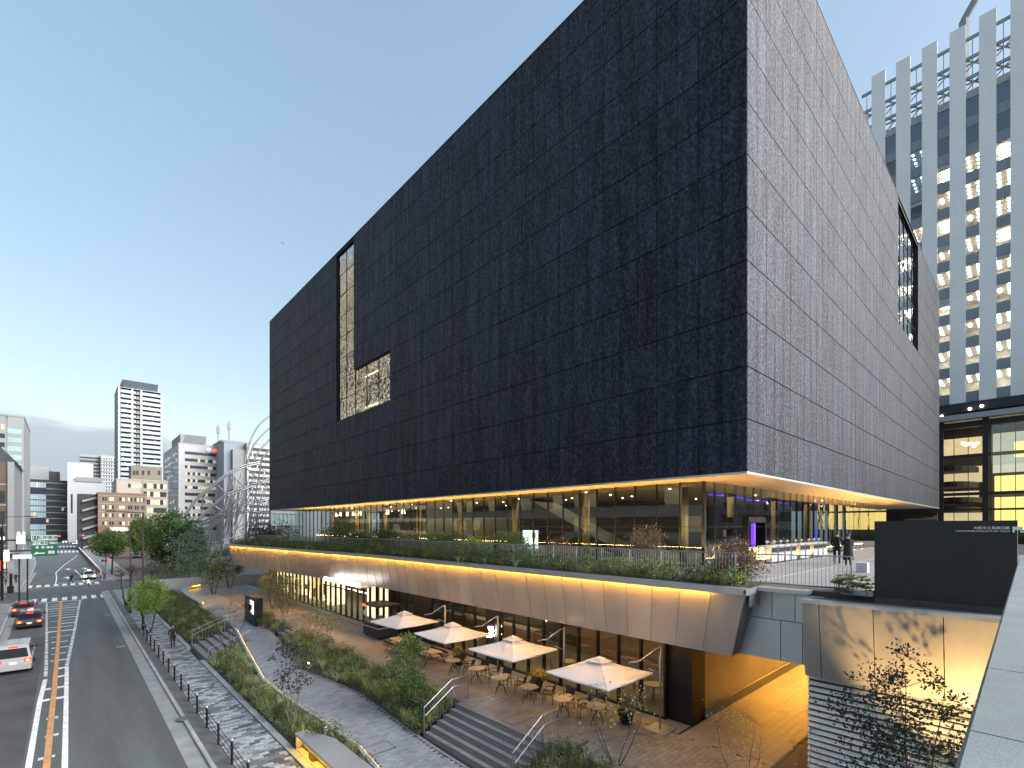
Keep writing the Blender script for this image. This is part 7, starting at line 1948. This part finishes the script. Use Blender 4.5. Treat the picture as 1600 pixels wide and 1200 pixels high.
# terrace planting: low mass in front of the railing
random.seed(31); m = MB()
for k in range(900):
    y = 6.9 + (64 - 6.9) * rnd(0, 1) ** 1.15; t = rnd(0, 1); x = ex(y) + .3 + t * .75 + (rnd(0, .9) if random.random() < .45 else 0); c = Vector((x, y, TZ - .02)); q = random.choices(range(7), [1.1, .25, .1, .2, .12, 1.3, .35])[0]
    hgt = .34 + .38 * math.sin(y * 1.7) ** 2
    if q in (0, 5, 6, 2, 3) and random.random() < .92:
        for _k in range(3): m.mi = q; t0 = rnd(0, .5); leaves(m, c + Vector((rnd(-.2, .2), rnd(-.3, .3), rnd(.08, hgt))), 15, .26, .095, .045, .8, (t0, t0 + .5), -.3)
    else: grass(m, c, 26, .45, .012, .35, q, .7)
m.build('terrace_planting', KM, label='low green planting along the terrace edge above the light line', cat='ground cover', kind='stuff')
m = MB(); 
for a, b_ in zip(yb, yb[1:]): m.hexa([(ex(a) + .3, a, TZ - .06), (ex(a) + 2.6, a, TZ - .06), (ex(b_) + 2.6, b_, TZ - .06), (ex(b_) + .3, b_, TZ - .06)], [(ex(a) + .3, a, TZ - .015), (ex(a) + 2.6, a, TZ - .005), (ex(b_) + 2.6, b_, TZ - .005), (ex(b_) + .3, b_, TZ - .015)])
struct(m, 'terrace_soil', 'soil')
# single shrubs on the terrace
SH = [(1150, 800, 17.9, .85, 1.45, 'leaf_rust', 'twiggy reddish bush at the terrace corner', .5), (1010, 800, 18.6, .8, 2.1, 'leaf_rust', 'tall brown feathery bush behind the railing', .6), (870, 800, 18.4, .8, 1.3, 'leaf_rust', 'brown rounded bush left of the tall feathery one', .5),
      (800, 800, 18.2, .9, 1.5, 'leaf_mid', 'green bush in front of the lit poster board', .5), (745, 800, 18.2, .9, 1.2, 'leaf_bright', 'bright green bush midway along the railing', .45), (690, 800, 18.2, 1.0, 1.6, 'leaf_mid', 'pale green feathery bush midway along the terrace', .5),
      (600, 800, 18.0, 1.2, 1.9, 'leaf_deep', 'wide dark bush in front of the lit lobby wall', .5), (535, 800, 18.0, 1.3, 2.6, 'leaf_deep', 'dark conical bush toward the far end of the terrace', .6), (560, 800, 18.4, 1.0, 1.6, 'leaf_deep', 'dark bush beside the conical one on the terrace', .5),
      (440, 800, 17.5, 1.6, 2.6, 'leaf_dark', 'dark bush at the far corner of the terrace', .5), (410, 800, 16.2, 1.6, 2.4, 'leaf_dark', 'dark bush at the very end of the terrace', .5), (640, 800, 18.2, 1.0, 1.5, 'leaf_olive', 'olive bush between two dark terrace bushes', .5)]
for k, (u, v, X, rad, h, mt, lab, up) in enumerate(SH):
    p = gx(u, v, X); shrub('terrace_shrub', lab, (X, p.y, TZ - .02), rad, h, 2400 if k < 3 else 2400, (.14, .035) if 'rust' in mt else (.16, .07), mt, 60 + k, 'shrubs on the terrace', up)
for k, (u, v, mt, lab, rad, h) in enumerate([(1128, 905, 'leaf_rust', 'orange-brown low shrub near the terrace corner', .38, .45), (1100, 900, 'leaf_silver', 'silvery grass clump near the terrace corner', .4, .4), (978, 895, 'leaf_gold', 'golden low shrub on the terrace edge', .42, .55), (882, 880, 'leaf_bright', 'bright yellow-green shrub on the terrace edge', .45, .6), (826, 874, 'leaf_bright', 'second yellow-green shrub on the terrace edge', .45, .6), (1140, 880, 'leaf_pale', 'pale variegated shrub behind the corner of the railing', .55, .85)]):
    p = gz(u, v, TZ); shrub('edge_shrub', lab, (p.x, p.y, TZ - .02), rad, h, 420, (.08, .03), mt, 90 + k, 'small shrubs on the terrace edge', .4)
# big glossy plant beside the sign wall
random.seed(77); r = empty('leafy_planter_shrub', (17.6, 3.7, TZ), 'glossy broad-leaved shrub beside the charcoal sign wall', 'shrub'); m = MB(); st_ = MB()
for k in range(46):
    c = Vector((17.1 + rnd(0, 1.3), 3.25 + rnd(0, 1.0), TZ + rnd(-.05, .45)))
    st_.tone = rnd(0, 1); st_.tube([(c.x, c.y, TZ - .1), c], .008, 3, False)
    for j in range(16): a = j * 2.4; d = Vector((math.cos(a), math.sin(a), rnd(.1, .8))).normalized(); m.tone = rnd(0, 1); m.leaf(c + d * .02, d, Vector((0, 0, 1)), rnd(.12, .2), rnd(.05, .075))
st_.build('stems', 'twig', r); m.build('foliage', 'leaf_mid', r)

# trees and tall shrubs of the slope
tree('multi_stem_tree', 'slim multi-stemmed tree with dark round leaves by the sidewalk', (7.35, 22.6, .12), 4.2, .035, (3.0, .85, 1.15), 60, 9, (.13, .10), 'leaf_dark', 'bark_pale', 5, .45, 41, clump=.22)
tree('plaza_tree', 'leafy young tree in the bed beside the main steps', (11.5, 19.6, .9), 3.9, .05, (2.1, .75, 1.4), 70, 34, (.14, .06), 'leaf_mid', 'bark', 2, .3, 42, clump=.3)
tree('airy_tree', 'airy multi-stemmed tree in front of the shop doors', (11.6, 30.2, .95), 3.6, .035, (2.6, 1.2, 1.2), 60, 12, (.12, .06), 'leaf_olive', 'bark_pale', 4, .6, 43, clump=.25)
tree('bare_tree', 'bare dark-stemmed tree beside the steps up from the sidewalk', (8.15, 37.6, .45), 4.0, .05, (2.9, 1.35, 1.3), 46, 0, (.1, .05), 'leaf_olive', 'bark', 5, .7, 44, bare=True, twigs=5)
tree('shop_tree', 'young yellow-green tree in front of the bright shop', (13.2, 42.5, 1.3), 4.2, .04, (2.5, 1.3, 1.5), 80, 26, (.14, .07), 'leaf_olive', 'bark', 3, .5, 45, clump=.28)
tree('shop_tree', 'leafy tree nearest the far end of the shop front', (14.6, 50.5, 1.3), 4.0, .04, (2.4, 1.3, 1.4), 70, 24, (.15, .07), 'leaf_olive', 'bark', 3, .5, 46, clump=.28)
tree('corner_tree', 'loose green tree at the far end of the plaza', (12.6, 66, 1.0), 6.0, .07, (3.8, 1.9, 2.4), 110, 26, (.2, .08), 'leaf_mid', 'bark', 3, .5, 47, clump=.25)
tree('corner_tree', 'tall feathery tree in front of the concrete wall', (12.6, 78, 0), 9.2, .09, (5.8, 2.4, 3.6), 130, 26, (.24, .09), 'leaf_silver', 'bark', 2, .4, 48, clump=.22)
tree('corner_tree', 'dark bushy tree under the end of the light line', (15.4, 71, 1.0), 5.6, .07, (3.6, 1.9, 1.9), 90, 28, (.2, .09), 'leaf_rust', 'bark', 3, .5, 49, clump=.26)
tree('foreground_sapling', 'sparse sapling with pale leaves at the bottom of the picture', (13.6, 9.6, 1.2), 3.2, .03, (1.9, 1.35, 1.1), 46, 4, (.10, .055), 'leaf_pale', 'bark', 4, .7, 50, twigs=3, clump=.3)
tree('foreground_sapling', 'sparse sapling with pale leaves in front of the lit passage floor', (14.9, 6.0, 1.2), 3.0, .02, (1.7, 1.0, 1.0), 26, 9, (.09, .045), 'leaf_pale', 'bark', 3, .6, 51, twigs=3, clump=.3)
tree('maple_tree', 'dark-leaved maple in front of the white louvres', (14.0, 2.0, 1.0), 6.3, .05, (3.6, 1.2, 1.9), 130, 30, (.085, .055), 'leaf_dark', 'bark', 4, .45, 52, clump=.17, low=.5)
tree('foreground_sapling', 'thin bare sapling between the passage and the louvres', (14.6, 4.2, 1.0), 3.2, .016, (2.0, .7, 1.0), 16, 3, (.08, .04), 'leaf_pale', 'bark', 2, .5, 53, twigs=3)
for k, (x, y, z, rad, h, mt, lab) in enumerate([(12.3, 18.9, 1.0, .75, 1.0, 'leaf_mid', 'big green bush beside the far step railing'), (11.7, 21.2, .7, .7, .9, 'leaf_mid', 'green bush behind the young tree by the steps'), (12.6, 20.6, 1.1, .6, 1.0, 'leaf_deep', 'dark green bush at the plaza edge near the steps'), (7.6, 24.2, .2, .55, .7, 'leaf_deep', 'dark low bush at the foot of the multi-stemmed tree'),
        (8.0, 20.4, .25, .6, .8, 'leaf_deep', 'dark bush behind the glowing bench'), (11.9, 42.4, 1.0, .7, 1.5, 'leaf_mid', 'feathery green bush beside the information board'), (8.3, 50, .4, .9, 1.3, 'leaf_deep', 'dark green bush in the corner bed'), (8.4, 56, .5, 1.0, 1.5, 'leaf_rust', 'brownish bush in the corner bed'), (8.2, 62, .5, 1.1, 1.6, 'leaf_mid', 'green bush at the far end of the corner bed'), (11.4, 12.0, .4, .5, .5, 'leaf_mid', 'green bush at the foot of the near step railing')]):
    shrub('bed_shrub', lab, (x, y, z), rad, h, 620, (.10, .045), mt, 120 + k, 'bushes in the planting beds', .3)
# potted plants by the tables
for k, (x, y, mt, lab) in enumerate([(16.75, 11.35, 'leaf_olive', 'round black pot with a full bush near the corner pier'), (16.9, 16.6, 'leaf_gold', 'black pot with yellow-green plants between the umbrellas'), (16.7, 22.7, 'leaf_olive', 'black pot with spiky plants near the glaring lamp')]):
    r = shrub('potted_plant', lab, (x, y, PZ + .45), .5 if k == 0 else .4, .75 if k == 0 else .5, 520, (.12, .04), mt, 160 + k, 'potted plants by the cafe', .4, 'potted plant')
    m = MB(); m.lathe([(.22, 0 + PZ), (.34, .42 + PZ), (.36, .48 + PZ), (.31, .48 + PZ), (.3, .4 + PZ)], (x, y), 16); m.build('pot', 'black_steel', r)
# street trees
tree('street_tree', 'small bright green street tree on the near sidewalk', (5.15, 52.3, 0), 4.9, .10, (3.25, 1.4, 1.6), 95, 46, (.17, .08), 'leaf_bright', 'bark', 2, .5, 54, clump=.3, edge=False, low=1.7)
tree('pruned_tree', 'pruned bare street tree with reddish twigs at the corner', (4.95, 71.5, 0), 5.0, .16, (3.9, 1.5, 1.1), 60, 0, (.1, .05), 'leaf_rust', 'bark', 2, .3, 55, bare=True, twigs=8, clump=.4)
tree('street_tree', 'round street tree above the red signal at the far corner', (6.3, 124, 0), 9, .2, (6.0, 2.9, 2.4), 150, 34, (.36, .18), 'leaf_mid', 'bark', 1, .3, 56, clump=.24)
for k, (u, v, t, ru, mt, lab) in enumerate([(268, 890, 797, 44, 'leaf_mid', 'tall dense dark green tree in front of the steel pipes'), (222, 872, 808, 26, 'leaf_mid', 'lighter green tree left of the tall dense one'), (292, 893, 815, 26, 'leaf_deep', 'dark green tree right of the tall dense one')]):
    p = gz(u, v, 0); d = SN * p.x + CS * p.y; H_ = EYE + (V0 - t) / FPX * d; rr = ru / FPX * d * .78
    tree('park_tree', lab, tuple(p), H_, .3, (H_ * .54, rr, H_ * .42), 240, 42, (.48, .24), mt, 'bark', 1, .4, 57 + k, clump=.2, group='trees beyond the plaza', low=.8)
tree('street_tree', 'small leafless tree behind the red barrier', (6.5, 150, 0), 7.5, .14, (5, 2.2, 2.2), 50, 14, (.3, .14), 'leaf_rust', 'bark', 1, .3, 61, clump=.25)
for k, (u, v) in enumerate(((47, 860), (44, 866))):
    p = gz(u, v, 0); tree('street_tree', ['reddish tree on the opposite sidewalk beneath the dark glass building', 'reddish tree beside the green sign on the opposite sidewalk'][k], (p.x - 3, p.y, 0), 7, .15, (4.6, 2.4, 2.0), 60, 26, (.4, .2), 'leaf_rust', 'bark', 1, .3, 62 + k, clump=.25)
# dark shrubbery under the park trees
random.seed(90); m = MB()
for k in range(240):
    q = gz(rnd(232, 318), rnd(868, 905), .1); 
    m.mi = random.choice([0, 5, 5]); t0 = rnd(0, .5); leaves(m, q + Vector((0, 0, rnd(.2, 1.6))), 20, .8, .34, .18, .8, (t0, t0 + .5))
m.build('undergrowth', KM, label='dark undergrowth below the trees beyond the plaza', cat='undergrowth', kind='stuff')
# small warm garden spot in the plaza bed and white post light in the street bed
p = gz(482, 1043, .75); r = empty('garden_spot', p, 'small warm garden spotlight glowing among the grasses', 'lamp'); MB().ball((p.x, p.y, p.z + .25), .07, n=8, m=5).build('lens', 'lamp_white', r); MB().cyl((p.x, p.y), .02, p.z - .1, p.z + .2, 6).build('stake', 'black_steel', r)
p = gz(508, 1150, .3); r = empty('post_light', p, 'short white post light in the bed beside the ramp', 'lamp'); MB().cyl((p.x, p.y), .09, .1, .75, 12).build('post', 'sign_white', r); MB().cyl((p.x, p.y), .1, .75, .8, 12).build('lid', 'galvanised', r)
# warm lamp at the foot of the maple throws its shadow on the bronze fascia
r = empty('ground_spotlight', (13.9, 1.0, 1.3), 'ground spotlight below the maple shining on the fascia', 'lamp'); MB().cyl((13.9, 1.0), .09, 1.2, 1.45, 10).build('housing', 'black_steel', r)
l = bpy.data.lights.new('maple_spot', 'SPOT'); l.energy = 1000; l.color = (1, .62, .22); l.spot_size = R(58); l.spot_blend = .5; l.shadow_soft_size = .05
o = bpy.data.objects.new('maple_spot', l); o.location = (13.9, 1.0, 1.55); o.rotation_euler = (Vector((13.9, 1.0, 1.55)) - Vector((16.6, 1.6, 6.0))).to_track_quat('Z', 'Y').to_euler(); COL.objects.link(o)
